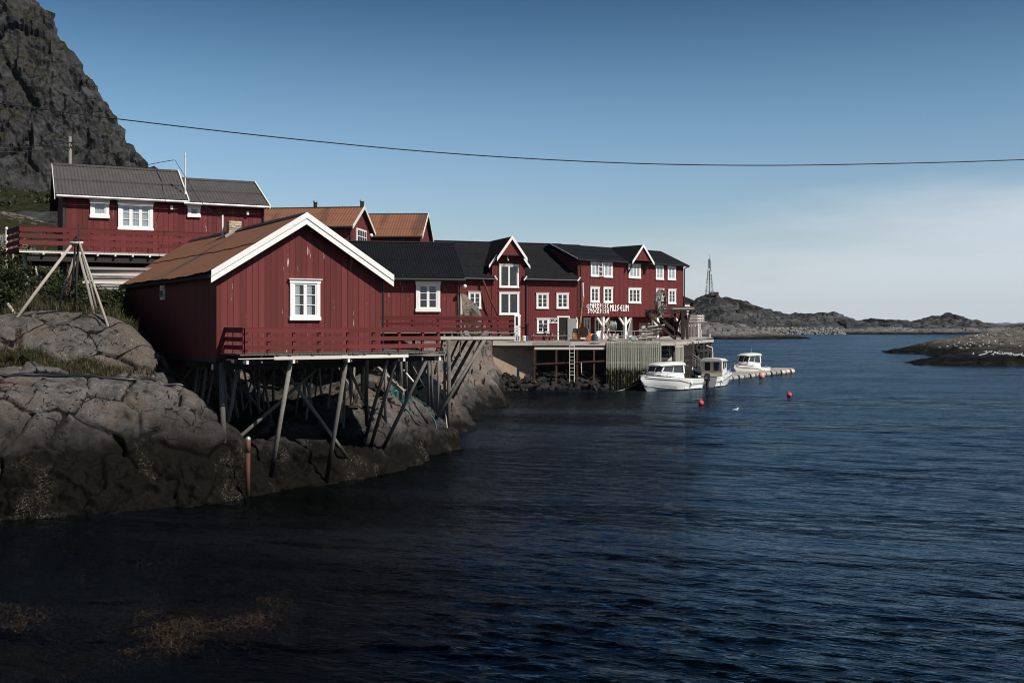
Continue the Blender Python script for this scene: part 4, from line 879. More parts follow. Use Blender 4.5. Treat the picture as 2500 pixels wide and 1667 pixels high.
orange_house('orange_roofed_house', 'smaller orange roofed house between the flues and the black roof, no flue', 1045, 522.5, 80, 1038, 577, 76.5, 6.6, 3.5, -2.5, (), False)
# ---------------------------------------------------------------- museum, dock
m1 = Fr(-6.79, 89.9, 3.95, 20)
h4 = m1.root('museum_wing', 'red museum wing with black roof, tall hoist dormer and OPEN door', 'museum wing')
MW = m1.x(1412); mez = m1.z(682, m1.x(1340), -.35); mrz = m1.z(593.5, m1.x(1300), 4.2); km = (mrz - mez) / 4.55
mt = mez + km * .35 - .14
MB().prism([(0, 0, -.3), (0, 8.4, -.3), (0, 8.4, mt), (0, 4.2, mrz - .14), (0, 0, mt)], (MW + .02, 0, 0)).build('wall', M['red_side'], h4)
dx0, dx1 = m1.x(1201, -.08), m1.x(1281, -.08); dc = (dx0 + dx1) / 2; daz = PZ(577, 91.2) - 3.95; ds = 1.34
ribs(h4, .0, dx0, 34, -.2, lambda x: mt + .02, M['red_far']); ribs(h4, dx1, MW + .02, 27, -.2, lambda x: mt + .02, M['red_far'])
def eave_roof(a, b): 
    corr('roof', M['felt_roof'], h4, (a, -.40, mez), (b, -.40, mez), (a, 4.2, mrz), (b, 4.2, mrz), .18, .012, 3, 0, 11, .03, .09)
    MB().tube([(a, -.46, mez - .04), (b, -.46, mez - .06)], .075).build('gutter', M['black_metal'], h4)
eave_roof(-.3, dx0 + .25); eave_roof(dx1 - .25, MW + .06)
corr('roof', M['felt_roof'], h4, (dx0 + .25, .8, mez + km * 1.2), (dx1 - .25, .8, mez + km * 1.2), (dx0 + .25, 4.2, mrz), (dx1 - .25, 4.2, mrz), .18, .01, 2, 0, 12, .012)
corr('roof', M['felt_roof'], h4, (-.3, 8.8, mez), (MW + 2, 8.8, mez), (-.3, 4.2, mrz), (MW + 2, 4.2, mrz), .18, .01, 2, 0, 12, .012)
MB().box2((-.3, 4.08, mrz + .01), (MW + .1, 4.32, mrz + .06)).build('ridge_cap', M['black_metal'], h4)
# wall dormer with hoist hood
dr = lambda x: daz - ds * abs(x - dc)
hw = (dx1 - dx0) / 2; HWD = hw + .36
dm = MB().prism([(dx0, -.06, -.2), (dx1, -.06, -.2), (dx1, -.06, dr(dx1) - .16), (dc, -.06, daz - .16), (dx0, -.06, dr(dx0) - .16)], (0, 5.0, 0)).build('dormer', M['red_side'], h4)
ribs(dm, dx0, dx1, 18, -.2, lambda x: dr(x) - .15, M['red_far'], -.095, .03, name='dormer_boards')
for s in (-1, 1):
    e = dc + s * HWD; hh = dc + s * 1.33
    corr('dormer_roof', M['felt_roof'], dm, (e, -.36, dr(e)), (e, 5., dr(e)), (dc, -.36, daz), (dc, 5., daz), .18, .008, 2, 0, 13, .01)
    corr('hood_roof', M['felt_roof'], dm, (hh, -1.02, dr(hh)), (hh, -.36, dr(hh)), (dc, -1.02, daz), (dc, -.36, daz), .18, .006, 1, 0, 13, .01)
    barge(dm, (hh + s * .03, -1.03, dr(hh) + .0), (dc, -1.03, daz + .09), .34, .04, M['white'])
    mid = dc + s * 1.18; barge(dm, (e + s * .02, -.40, dr(e) + .05), (mid, -.40, dr(mid) + .05), .26, .04, M['white'])
MB().prism([(dc - 1.05, -.85, dr(dc + 1.05) - .12), (dc + 1.05, -.85, dr(dc + 1.05) - .12), (dc, -.85, daz - .14)], (0, .1, 0)).build('hood_gable', M['red_far'], dm)
MB().box2((dc - 1.08, -.86, dr(dc + 1.05) - .20), (dc + 1.08, -.07, dr(dc + 1.05) - .125)).build('hood_floor', M['dark_wood'], dm)
MB().tube([(dc - .25, -.6, dr(dc + 1.05) - .2), (dc - .25, -.6, dr(dc + 1.05) - .42), (dc - .2, -.6, dr(dc + 1.05) - .62)], .04).build('hoist_hook', M['white'], dm)
def mwin(fr, root, a, b, y0, y1, y=-.035, **k):
    xa, xb = fr.x(a, y), fr.x(b, y); xm = (xa + xb) / 2; return window(root, xa, xb, fr.z(y1, xm, y), fr.z(y0, xm, y), y, sep=False, **k)
BIG = dict(cols=2, rows=1, cas=.11, sash=.07)
mwin(m1, h4, 1218.5, 1266, 646, 703, -.10, label='tall two pane hoist window under the dormer gable', **BIG); mwin(m1, h4, 1218.5, 1267, 713, 769, -.10, **BIG)
mwin(m1, h4, 1143, 1174, 712, 754, cas=.12, sash=.06); mwin(m1, h4, 1309, 1338.5, 715, 754, cas=.12, sash=.06); mwin(m1, h4, 1358, 1387.5, 715, 754, cas=.12, sash=.06); mwin(m1, h4, 1310, 1340, 777, 814, cas=.12, sash=.06)
# doors
xa, xb = m1.x(1360), m1.x(1387); zt = m1.z(775, xa)
f = MB(); f.box2((xa, -.12, 0), (xa + .12, -.03, zt)); f.box2((xa - .05, -.13, zt), (xb + .1, -.03, zt + .12)); f.box2((xb + .02, -.12, 0), (xb + .12, -.03, zt)); o = f.build('doorway', M['white'], h4)
MB().box2((xa + .12, -.045, 0), (xb + .02, -.035, zt)).build('opening_shade_panel', M['room_shade'], o)  # dark panel on the closed wall, painted as shade in the doorway
hx = m1.x(1384); dd = Vector((.93, -.37, 0)); lf = MB()
for i in range(9):
    a, b = Vector((hx, -.16, .02)) + dd * (i * .082), Vector((hx, -.16, .02)) + dd * (i * .082 + .076); lf.prism([a, b, b + Vector((0, 0, zt - .1)), a + Vector((0, 0, zt - .1))], (.014, .03, 0))
lf.build('door_leaf', M['door_grey'], h4)
ed = Vector((hx, -.16, .02)) + dd * .75; MB().box2((ed.x, ed.y - .03, .05), (ed.x + .13, ed.y + .02, zt + .02)).build('door_edge', M['white'], h4)
xa, xb = m1.x(1254), m1.x(1268.5); zt = m1.z(773, xa)
f = MB(); f.box2((xa, -.20, 0), (xa + .10, -.10, zt)); f.box2((xb - .22, -.20, 0), (xb, -.10, zt)); f.box2((xa - .05, -.21, zt), (xb + .05, -.10, zt + .14)); o = f.build('doorway', M['white'], h4); MB().box2((xa + .1, -.125, 0), (xb - .22, -.115, zt)).build('opening_shade_panel', M['room_shade'], o)  # doorway shade is a dark panel here too
MB().tube([(m1.x(1284), -.11, 0), (m1.x(1284), -.11, mez - .1)], .06).build('downpipe', M['black_metal'], h4)
MB().beam((m1.x(1268), -.5, m1.z(788, m1.x(1270))), (m1.x(1292), -.5, m1.z(788.5, m1.x(1290))), .04, .05).build('hoist_bar', M['rust'], h4); MB().tube([(m1.x(1286), -.3, m1.z(790, m1.x(1286))), (m1.x(1286), -.3, 0)], .05).build('hoist_post', M['black_metal'], h4)
# downspout elbows at the roof corners
for px, sg in ((1206, 1), (1278, -1), (1408, -1)): MB().beam((m1.x(px) - .12 * sg, -.5, mez + .22), (m1.x(px) + .14 * sg, -.5, mez - .12), .07, .10).build('eave_end', M['white_h'], h4)

# main three storey part, overhanging its ground floor on white posts
m2 = Fr(5.75, 94.4, 3.98, 42)
h5 = m2.root('museum_building', 'large three storey red museum with upper floors overhanging white posts', 'museum')
QW = m2.x(1668); qb = m2.z(771.5, .1); qe = m2.z(633, .1, -.3); qr = m2.z(596, 0, 3.19); kq = (qr - qe) / 3.5; QD = 6.4
qt = qe + kq * .3 - .12
MB().prism([(0, 0, qb), (0, QD, qb), (0, QD, qt), (0, QD / 2, qr - .12), (0, 0, qt)], (QW, 0, 0)).build('upper_wall', M['red_side'], h5)
ribs(h5, 0, QW, 84, qb - .03, lambda x: qt + .02, M['red_far'])
mb = MB(); n = 40
for i in range(n):
    a, b = i * QD / n + .008, (i + 1) * QD / n - .008; tt = lambda y: qr - .13 - kq * abs(y - QD / 2); mb.prism([(QW, a, qb), (QW, b, qb), (QW, b, tt(b)), (QW, a, tt(a))], (.03, 0, 0)); mb.prism([(0, a, qb), (0, b, qb), (0, b, tt(b)), (0, a, tt(a))], (-.03, 0, 0))
mb.build('gable_boards', M['red_far'], h5, kind='stuff')
MB().box2((0, 1.9, -.3), (QW - .2, QD, qb)).build('ground_floor_wall', M['red_side'], h5)
ribs(h5, 0, QW - .2, 70, -.2, lambda x: qb - .12, M['red_far'], 1.86, .03, name='ground_floor_boards')
for s in (0, 1):
    yy = -.34 if s == 0 else QD + .34
    corr('roof', M['felt_roof'], h5, (-.38, yy, qe), (QW + .38, yy, qe), (-.38, QD / 2, qr), (QW + .38, QD / 2, qr), .18, .012, 3, 0, 14, .03, .10)
MB().box2((-.38, QD / 2 - .12, qr + .01), (QW + .38, QD / 2 + .12, qr + .05)).build('ridge_cap', M['black_metal'], h5)
barge(h5, (-.42, -.36, qe + .02), (-.42, QD / 2, qr + .06), .30, .04, M['felt_roof'], y=(1, 0, 0)); barge(h5, (-.44, -.38, qe + .06), (-.44, QD / 2, qr + .10), .07, .03, M['white_h'], 'verge_strip', y=(1, 0, 0)); barge(h5, (QW + .38, -.36, qe + .03), (QW + .38, QD / 2, qr + .07), .26, .04, M['black_metal'], y=(1, 0, 0))
MB().tube([(-.38, -.42, qe - .05), (QW + .38, -.42, qe - .06)], .08).build('gutter', M['black_metal'], h5)
MB().tube([(QW + .3, -.38, qe - .08), (QW + .02, -.12, qe - .35), (QW + .02, -.12, -.2)], .06).build('downpipe', M['black_metal'], h5); MB().tube([(.22, -.10, qe - .1), (.22, -.10, qb)], .055).build('downpipe', M['black_metal'], h5)
for a, b, y0, y1, c, l in ((1441, 1462, 638, 676, 2, 'upper window with one casement swung open'), (1472, 1494, 639, 678, 2, None), (1533.5, 1563, 642, 680, 3, 'wide three light window below the gabled hoist hood'), (1600, 1619, 646, 683.5, 2, None), (1629, 1648.5, 648, 684.5, 2, None), (1440, 1462, 700, 739, 2, None), (1472, 1494.5, 701, 740, 2, None), (1533, 1563.5, 703, 741, 3, 'wide three light window on the middle floor'), (1600.5, 1619.5, 704.5, 741.5, 2, None), (1630, 1649, 706, 742.5, 2, None)):
    mwin(m2, h5, a, b, y0, y1, cols=c, rows=3, cas=.14, sash=.06, label=l, curtain=([(0, 1)] if y0 < 640 or (c == 3 and y0 < 660) or a > 1595 and y0 < 660 else False))
xa, xb = m2.x(1461.5, -.2), m2.x(1470, -.5); za, zb = m2.z(674, xa, -.3), m2.z(640, xa, -.3); cs = MB()
pa, pb = Vector((xa, -.14, za)), Vector((xa + .42, -.34, za)); hh = zb - za
for q0, q1 in ((0, .12), (.88, 1)): cs.prism([pa.lerp(pb, q0), pa.lerp(pb, q1), pa.lerp(pb, q1) + Vector((0, 0, hh)), pa.lerp(pb, q0) + Vector((0, 0, hh))], (0, .03, 0))
for t in (0, .31, .63, .95): cs.prism([pa.lerp(pb, .12) + Vector((0, 0, hh * t)), pa.lerp(pb, .88) + Vector((0, 0, hh * t)), pa.lerp(pb, .88) + Vector((0, 0, hh * t + .06)), pa.lerp(pb, .12) + Vector((0, 0, hh * t + .06))], (0, .03, 0))
o = cs.build('open_casement', M['white'], h5); MB().prism([pa.lerp(pb, .1) + Vector((0, .012, .02)), pa.lerp(pb, .9) + Vector((0, .012, .02)), pa.lerp(pb, .9) + Vector((0, .012, hh)), pa.lerp(pb, .1) + Vector((0, .012, hh))], (0, .004, 0)).build('pane', M['glass'], o)
for a, b in ((1424, 1440), (1451, 1469), (1590, 1606)): mwin(m2, h5, a, b, 776, 818, 1.85, cols=2, rows=3, cas=.11, sash=.06)
xa, xb = m2.x(1535, 1.85), m2.x(1543, 1.85); MB().box2((xa, 1.80, -.1), (xb, 1.85, qb - .1)).build('door_frame', M['white'], h5)
xa, xb = m2.x(1503, 1.85), m2.x(1522, 1.85); MB().box2((xa, 1.78, -.1), (xb, 1.85, qb - .15)).build('doorway_shade_panel', M['room_shade'], h5)  # dark box painted as the unlit inside of a doorway
for px in (1471.5, 1525.5, 1604, 1662):
    x = m2.x(px, .15); p = MB().box2((x - .13, .02, -.15), (x + .13, .28, qb - .03)).build('support_post', M['white'], h5)
    for s in (-1, 1): MB().beam((x + s * .05, .15, qb - .85), (x + s * .80, .15, qb - .05), .13, .15).build('knee_brace', M['white'], p)
MB().box2((0, .0, qb - .035), (QW, .3, qb - .003)).build('sill_beam', M['dark_wood'], h5); MB().box2((.4, 1.55, -.1), (QW * .48, 1.80, .50)).build('wall_bench', M['bench'], h5)
# gabled hood on the big part
gx0, gx1 = m2.x(1543.5, -.9), m2.x(1596, -.9); gc = (gx0 + gx1) / 2; ga = PZ(598, m2.w(gc, -.9).y) - 3.98; gb = PZ(638, m2.w(gx0, -.9).y) - 3.98; gs = (ga - gb) / (gc - gx0)
hd = MB().prism([(gx0 + .18, -.78, gb + .12), (gx1 - .18, -.78, gb + .12), (gc, -.78, ga - .2)], (0, .78, 0)).build('hoist_hood', M['red_side'], h5)
mb = MB(); n = 14
for i in range(n):
    a = gx0 + .2 + i * (gx1 - gx0 - .4) / n + .012; b = a + (gx1 - gx0 - .4) / n - .024; t = lambda x: ga - .2 - gs * abs(x - gc)
    if min(t(a), t(b)) > gb + .14: mb.prism([(a, -.81, gb + .12), (b, -.81, gb + .12), (b, -.81, t(b)), (a, -.81, t(a))], (0, .03, 0))
mb.build('hood_boards', M['red_far'], hd)
for s in (-1, 1):
    e = gx0 if s < 0 else gx1
    corr('hood_roof', M['felt_roof'], hd, (e - s * .0, -.92, gb), (e, 2.9, gb), (gc, -.92, ga), (gc, 2.9, ga), .18, .006, 1, 0, 15, .01)
    barge(hd, (e + s * .03, -.93, gb + .0), (gc, -.93, ga + .08), .27, .04, M['white'])
    MB().beam((gc + s * 1.08, -.72, gb + .08), (gc + s * 1.08, -.06, gb - 1.05), .09, .09).build('bracket', M['dark_wood'], hd)

# ---- lettering
LT = {'^': [[(.5, 0), (.5, 1)], [(.08, .66), (.5, 1), (.92, .66)]], 'O': [[(.5, 0), (.04, .5), (.5, 1), (.96, .5), (.5, 0)]], '0': [[(.5, 0), (.04, .5), (.5, 1), (.96, .5), (.5, 0)], [(.12, .12), (.88, .88)]],
      'R': [[(.2, 0), (.2, 1)], [(.2, 1), (.85, .74), (.2, .48), (.85, 0)]], 'K': [[(.2, 0), (.2, 1)], [(.85, 1), (.2, .48), (.85, 0)]], 'F': [[(.25, 0), (.25, 1), (.85, .72)], [(.25, .62), (.75, .38)]], 'I': [[(.5, 0), (.5, 1)]],
      'S': [[(.85, 1), (.2, .68), (.8, .36), (.15, 0)]], 'C': [[(.85, 1), (.15, .5), (.85, 0)]], 'H': [[(.15, 0), (.15, 1)], [(.85, 0), (.85, 1)], [(.15, .6), (.85, .42)]], 'M': [[(.1, 0), (.1, 1), (.5, .62), (.9, 1), (.9, 0)]],
      'U': [[(.12, 1), (.12, .05), (.88, .05), (.88, 1)]], 'E': [[(.9, 1), (.15, .5), (.9, 0)], [(.15, .5), (.8, .5)]],
      'o': [[(.3, 0), (.7, 0), (.9, .2), (.9, .8), (.7, 1), (.3, 1), (.1, .8), (.1, .2), (.3, 0)]], 'P': [[(.15, 0), (.15, 1), (.75, 1), (.9, .85), (.9, .6), (.75, .45), (.15, .45)]], 'e': [[(.88, 1), (.15, 1), (.15, 0), (.88, 0)], [(.15, .5), (.75, .5)]], 'N': [[(.12, 0), (.12, 1), (.88, 0), (.88, 1)]],
      '3': [[(.1, 1), (.85, 1), (.85, .5), (.3, .5)], [(.85, .5), (.85, 0), (.1, 0)]]}
def letters(root, s, x0, x1, z0, z1, y, m, wd, dep=.03):
    n = len(s); cw = (x1 - x0) / n
    for i, ch_ in enumerate(s):
        mb = MB(); q = 0
        for st_ in LT[ch_]:
            pts = [(x0 + (i + .10 + .80 * a) * cw, z0 + (z1 - z0) * b) for a, b in st_]
            for (a, b) in zip(pts[:-1], pts[1:]):
                d = Vector((b[0] - a[0], 0, b[1] - a[1])); d.normalize(); e = d * wd * .3
                q += 1; mb.beam(Vector((a[0], y - .001 * q, a[1])) - e, Vector((b[0], y - .001 * q, b[1])) + e, wd, dep, up=(0, 1, 0))
        mb.build('letter', m, root)
sg = Fr(*m2.w(0, -.05, 0), 42); sign = sg.root('museum_sign', 'white runic style two line lettering with MUSEUM on the red museum wall', 'sign')
def SX(px): return sg.x(px)
xm = SX(1465); zrow = lambda py, px: sg.z(py, SX(px))
letters(sign, '^0RRFISK', SX(1438.5), SX(1486), zrow(752.3, 1462), zrow(741, 1462), -.02, M['white'], .066)
letters(sign, 'S^OCKFISH', SX(1433.5), SX(1486), zrow(765, 1462), zrow(754.3, 1462), -.02, M['white'], .066)
letters(sign, 'MUSEUM', SX(1488), SX(1534.5), zrow(759, 1510), zrow(745, 1510), -.02, M['white'], .088)
MB().torus((SX(1435), -.02, zrow(748.5, 1435)), Matrix.Rotation(R(90), 3, 'X'), .17, .02, 14, 6).build('emblem_ring', M['white_h'], sign)
mb = MB(); cx_, cz_ = SX(1435), zrow(748.5, 1435)
mb.beam((cx_ - .12, -.02, cz_ - .18), (cx_ + .13, -.02, cz_ + .25), .03, .03, (0, 1, 0)); mb.beam((cx_ + .12, -.024, cz_ - .12), (cx_ - .08, -.024, cz_ + .12), .03, .03, (0, 1, 0)); mb.build('emblem_fish', M['white_h'], sign)
so = Fr(*m1.w(0, -.07, 0), 20); s2 = so.root('open_sign', 'white OPEN board with black letters between window and museum door', 'sign')
xa, xb = so.x(1340), so.x(1361.5); za, zb = so.z(789, xa), so.z(776.5, xa)
MB().box2((xa, -.03, za), (xb, .02, zb)).build('board', M['white'], s2); letters(s2, 'oPeN', xa + .06, xb - .04, za + .09, zb - .08, -.045, M['ink'], .05, .012)
# ---------------------------------------------------------------- timber dock
dk = thing('timber_dock', 'bleached timber dock in front of the museum with pale vertical paling fender', 'dock', (0, 89, 3.9))
P0, P1, P2 = Vector((PX(1203, 89), 89, 0)), Vector((PX(1647, 89), 89, 0)), Vector((PX(1740, 103.5), 103.5, 0))
def edge_y(x): return 89 if x < P1.x else 89 + (x - P1.x) / (P2.x - P1.x) * 14.5
mb = MB(); x = P0.x
while x < P2.x - .1:
    w = .19; y0 = edge_y(x + w / 2) - 89; j = rnd.uniform(-.05, .05)
    sl = lambda y: .012 * y
    mb.prism([(x, y0 + j, sl(y0) - .06), (x + w - .02, y0 + j, sl(y0) - .06), (x + w - .02, y0 + j, sl(y0)), (x, y0 + j, sl(y0))], (0, 19.5 - y0, sl(19.5) - sl(y0))); x += w
mb.build('deck_planks', M['dock_wood'], dk, kind='stuff')
for a, b in ((1203, 1300), (1300.5, 1392), (1392.5, 1500), (1500.5, 1575), (1575.5, 1647)):
    MB().box2((PX(a, 89), -.10, -.33), (PX(b, 89), .05, -.05 + rnd.uniform(-.02, .02))).build('edge_beam', M['dock_wood'], dk)
d = (P2 - P1).normalized(); a = P1 - Vector((0, 89, 0)); b = P2 - Vector((0, 89, 0))
MB().beam(a + Vector((.03, -.06, -.17)), b + Vector((.03, -.06, -.13)), .14, .26).build('edge_beam', M['dock_wood'], dk)
MB().box2((PX(1305, 89), .0, -.66), (PX(1478, 89), .12, -.44)).build('steel_channel', M['fascia'], dk)
for x in np.linspace(P0.x + 1, P1.x - .5, 9): MB().box2((x - .1, .3, -.36), (x + .1, 6, -.07)).build('joist', M['dark_wood'], dk)
tp = NT('pale_green_paling'); g_ = tp.node('ShaderNodeNewGeometry'); s_ = tp.node('ShaderNodeSeparateXYZ'); tp.l.new(g_.outputs['Position'], s_.inputs[0]); v_ = tp.coords((6, 6, .6))
hz = tp.math('ADD', s_.outputs[2], tp.math('MULTIPLY', tp.math('SUBTRACT', tp.noise(v_, 2., 4), .5), .7))
c_ = tp.mix(tp.noise(v_, 3, 5), (.36, .36, .29), (.56, .55, .46)); c_ = tp.mix(tp.step(hz, 1.45, 1.9, 1, 0), c_, tp.mix(tp.step(tp.noise(tp.coords((3, 3, 1)), 3, 5, .7), .52, .62), (.014, .014, .012), (.22, .20, .06)))
M['paling'] = tp.fin(c_, .85, tp.bump(tp.noise(v_, 9, 4), .006, .6), 0., .2)
pal = MB().box((0, 0, -2.05), (.072, .07, 4.1)).build('paling', M['paling'], dk); first = True
for px in np.concatenate([np.linspace(1482, 1613, 28), np.linspace(1649, 1675, 7)]):
    if px < 1640: loc = Vector((PX(px, 88.9), -.16, -.05 + rnd.uniform(-.04, .03)))
    else:
        t = (px - 1649) / 93.; loc = a.lerp(b, t * .62 + .01) + Vector((.05, -.10, -.08))
    o = pal if first else inst(pal, dk); first = False; o.location = loc; o.rotation_euler = (0, rnd.uniform(-.008, .008), rnd.uniform(-.1, .1))
for z in (-.42, -1.72): MB().box2((PX(1481, 89), -.12, z - .07), (PX(1614, 89), -.05, z + .07)).build('paling_rail', M['paling'], dk); MB().beam(a + Vector((.05, 0, z)), a.lerp(b, .33) + Vector((.05, 0, z)), .07, .14).build('paling_rail', M['paling'], dk)
pile = MB().tube([(0, 0, 0), (0, 0, -5.2)], .13, .15, 10).build('pile', M['dark_wood'], dk, True); first = True
for px, Y in [(1490, 90.5), (1530, 90.5), (1570, 90.5), (1610, 90.3), (1645, 90), (1645, 94), (1690, 94.5), (1703, 97), (1717, 99.5), (1727, 101.5), (1735, 103), (1718, 105), (1730, 106), (1600, 95), (1560, 95)]:
    o = pile if first else inst(pile, dk); first = False; o.location = (PX(px, Y), Y - 89, -.1); o.rotation_euler = (rnd.uniform(-.02, .02), rnd.uniform(-.02, .02), 0)
for z, px0, Y0, px1, Y1 in ((-1.0, 1700, 96.5, 1735, 103), (-1.9, 1700, 96.5, 1735, 103), (-2.5, 1650, 92, 1703, 98), (-1.25, 1712, 102, 1738, 103)): MB().beam((PX(px0, Y0), Y0 - 89, z), (PX(px1, Y1), Y1 - 89, z), .14, .2).build('cross_beam', M['dark_wood'], dk)
MB().tube([(PX(1725, 101), 101 - 89, -.55), (PX(1739, 103), 14, -.8), (PX(1740, 103), 14, -2.3)], .06).build('white_pipe', M['white'], dk)
# iron frame in front of the wall
for px in (1305, 1358.5, 1409.5, 1450.5): MB().box2((PX(px, 89) - .07, .02, -4.4), (PX(px, 89) + .07, .16, -.45)).build('iron_column', M['rust'], dk)
MB().beam((PX(1304, 89), -.02, PZ(889, 89) - 3.9), (PX(1476, 89), -.02, PZ(881, 89) - 3.9), .10, .13).build('iron_cross_beam', M['rust'], dk)
tag_ = MB().tube([(PX(1419, 88.8), -.1, PZ(885, 89) - 3.9), (PX(1420, 88.8), -.12, PZ(910, 89) - 3.9)], .04).build('hanging_rope', M['rope'], dk)
# tyres hung as fenders
for i, (px, Y, py) in enumerate(((1683, 94.2, 851), (1704, 97.3, 851))):
    o = tag(MB().torus((0, 0, 0), Matrix.Rotation(R(90), 3, 'Y') @ Matrix.Rotation(R(0), 3, 'X'), .34, .13, 22, 10).build('tyre_fender', M['rubber'], None, True), ('black tyre hung beside the short paling section' if i == 0 else 'black tyre hung nearest the open corner piles of the dock'), 'tyre', 'tyres hung on the dock')
    o.location = at(px, py, Y - .6); o.rotation_euler = (0, 0, R(-40))
# ladder
ld = thing('dock_ladder', 'pale aluminium ladder hanging down the dock face to the rubble', 'ladder', (PX(1396.5, 88.7), 88.7, PZ(932, 88.7)))
hl = PZ(844, 88.7) - PZ(932, 88.7)
for s in (-1, 1): MB().box2((s * .19 - .022, -.03, 0), (s * .19 + .022, .03, hl)).build('side_rail', M['white_h'], ld)
rg_ = MB().box2((-.17, -.02, -.016), (.17, .02, .016)).build('rung', M['white_h'], ld)
for i in range(9):
    o = rg_ if i == 0 else inst(rg_, ld); o.location = (0, 0, .55 + i * .30)
# concrete retaining wall and rubble wall under the dock
cw = tag(MB().prism([(-1.75, 89.45, -.3), (2.05, 90.75, -.3), (2.05, 91.2, -.3), (-1.75, 90.6, -.3)], (0, 0, 3.75)).build('concrete_wall', M['concrete']), 'stained concrete retaining wall in the dark under the dock', 'wall')
for i in range(9): MB().box2((PX(1300, 91.6) - 0, 91.6 - 89 + rnd.uniform(0, .05), -4.2 + i * .43), (PX(1690, 91.6), 91.75 - 89, -4.2 + i * .43 + .41)).build('dark_backing_plank', M['dark_wood'], dk)  # added dark planking behind the palings, standing in for shade under the dock
for i in range(8): MB().beam((PX(1690, 94.5) + i * .40, 94.8 - 89 + i * 1.1, -.2), (PX(1690, 94.5) + i * .40, 94.8 - 89 + i * 1.1, -3.0 - (i % 3) * .5), .16, .2).build('fender_timber', M['dark_wood'], dk)
rb = thing('rubble_wall', 'dark stone rubble slope at the waterline below the dock', 'rubble wall', (PX(1190, 90), 90, 0))
M['stone'] = mat('dark_rubble_stone', (.020, .018, .0155), .9, .45, 2, (1, 1, 1), 1., 7, .04, .4, (.055, .05, .04), wearcut=(.62, .72), wears=3.)  # stone colour also darkened to carry the shade of the dock
stones = []
for sI in range(10):
    bm = bmesh.new(); r3 = random.Random(sI + 40)
    for _ in range(13):
        v = Vector((r3.gauss(0, 1), r3.gauss(0, 1), r3.gauss(0, 1))).normalized(); bm.verts.new((v.x * .62, v.y * .5, v.z * .40))
    bmesh.ops.convex_hull(bm, input=bm.verts); bmesh.ops.delete(bm, geom=[v for v in bm.verts if not v.link_faces], context='VERTS')
    me = bpy.data.meshes.new('stone'); bm.to_mesh(me); bm.free(); me.materials.append(M['stone']); stones.append(me)
for i in range(230):
    px = rnd.uniform(1186, 1478); row = rnd.random(); zt = 1.75 if px < 1300 else 1.9
    zt = 1.25 if px < 1305 else 1.75; z = row * zt - .15; Y = (87.3 + row * 2.0 if px < 1305 else 88.2 + row * 3) - (1.0 if px < 1235 and row < .4 else 0) + rnd.uniform(-.2, .2); s = rnd.uniform(.35, .85) * (1.25 if row < .4 else 1)
    o = bpy.data.objects.new('stone', stones[rnd.randrange(10)]); C.objects.link(o); o.parent = rb; o.location = (PX(px, Y) - rb.location.x, Y - 90, z); o.scale = (s, s * .9, s); o.rotation_euler = (rnd.uniform(-.35, .35), rnd.uniform(-.35, .35), rnd.uniform(0, 6.3))
# bracket of old planks at the wall
o = tag(MB().beam(at(1264, 905, 90.6), at(1282, 872, 90.2), .16, .05).build('leaning_plank', M['grey_h']), 'weathered plank leaning against the concrete wall under the dock', 'plank')

# ---------------------------------------------------------------- things on the dock
def DG(px, Y): return Vector((PX(px, Y), Y, 3.9 + .012 * (Y - 89)))
def picnic(px, Y, label, rz):
    t = thing('picnic_table', label, 'picnic table', DG(px, Y), rz, 'picnic tables outside the museum')
    tb = MB()
    for i in range(4):
        o = MB().box((0, -.27 + i * .18, .73), (1.65, .16, .04)).build('table_plank', M['grey_h'] if i % 2 else M['dark_wood'], t)
    for s in (-1, 1): MB().box((0, s * .66, .44), (1.65, .24, .04)).build('bench', M['grey_h'], t)
    for e in (-.55, .55):
        for s in (-1, 1): MB().beam((e, s * .22, .71), (e, s * .62, 0), .05, .10).build('leg', M['grey_wood'], t)
        MB().beam((e + .05, -.76, .40), (e + .05, .76, .40), .04, .09).build('bench_bearer', M['grey_wood'], t)
picnic(1317, 91.4, 'weathered picnic table below the window left of the OPEN sign', R(8)); picnic(1361, 91.6, 'weathered picnic table in front of the dark museum doorway', R(14))
# old hand crane
cr = thing('dock_crane', 'rusty old dock crane with ochre jib leaning over a rusted winch box', 'crane', DG(1410, 90.6))
q = lambda px, py, Y=90.6: at(px, py, Y) - cr.location
MB().box((0, 0, .07), (1.2, .9, .14)).build('base_plate', M['rust'], cr)
M['ochre'] = mat('flaking_ochre_paint', (.42, .25, .12), .85, .35, 8, (1, 1, .4), .8, 20, .006, 0, (.15, .06, .035), wearcut=(.50, .60), wears=6.)
MB().prism([q(1398.5, 828, 90.3), q(1417, 828, 90.3), q(1419, 813, 90.3), q(1397, 813, 90.3)], (0, .7, 0)).build('winch_box', M['ochre'], cr); MB().prism([q(1398, 813, 90.3), q(1417, 813, 90.3), q(1415, 802, 90.3), q(1401, 801, 90.3)], (0, .6, 0)).build('winch_housing', M['rust'], cr)
MB().tube([q(1424, 810, 90.1), q(1426, 810, 90.7)], .42, n=22).build('cable_drum', M['grey_wood'], cr, False); MB().tube([q(1423, 810, 90.0), q(1424, 810, 90.08)], .47, n=22).build('drum_flange', M['rust'], cr)
MB().beam(q(1415, 803), q(1424.5, 724), .14, .16).build('jib', M['ochre'], cr); MB().beam(q(1424.5, 724), q(1423.5, 690), .10, .12).build('jib_head', M['white_h'], cr); MB().beam(q(1423.5, 692), q(1417, 680), .08, .10).build('jib_tip', M['rust'], cr)
for a_, b_ in (((1424, 728), (1406, 790)), ((1425, 730), (1422, 798)), ((1424, 728), (1418, 800))): MB().tube([q(*a_), q(*b_)], .022).build('stay_cable', M['rust'], cr)
for s in (0, 1): MB().beam(q(1423 + s * 6, 815), q(1434 + s * 5, 829), .07, .10).build('strut', M['grey_h'], cr)
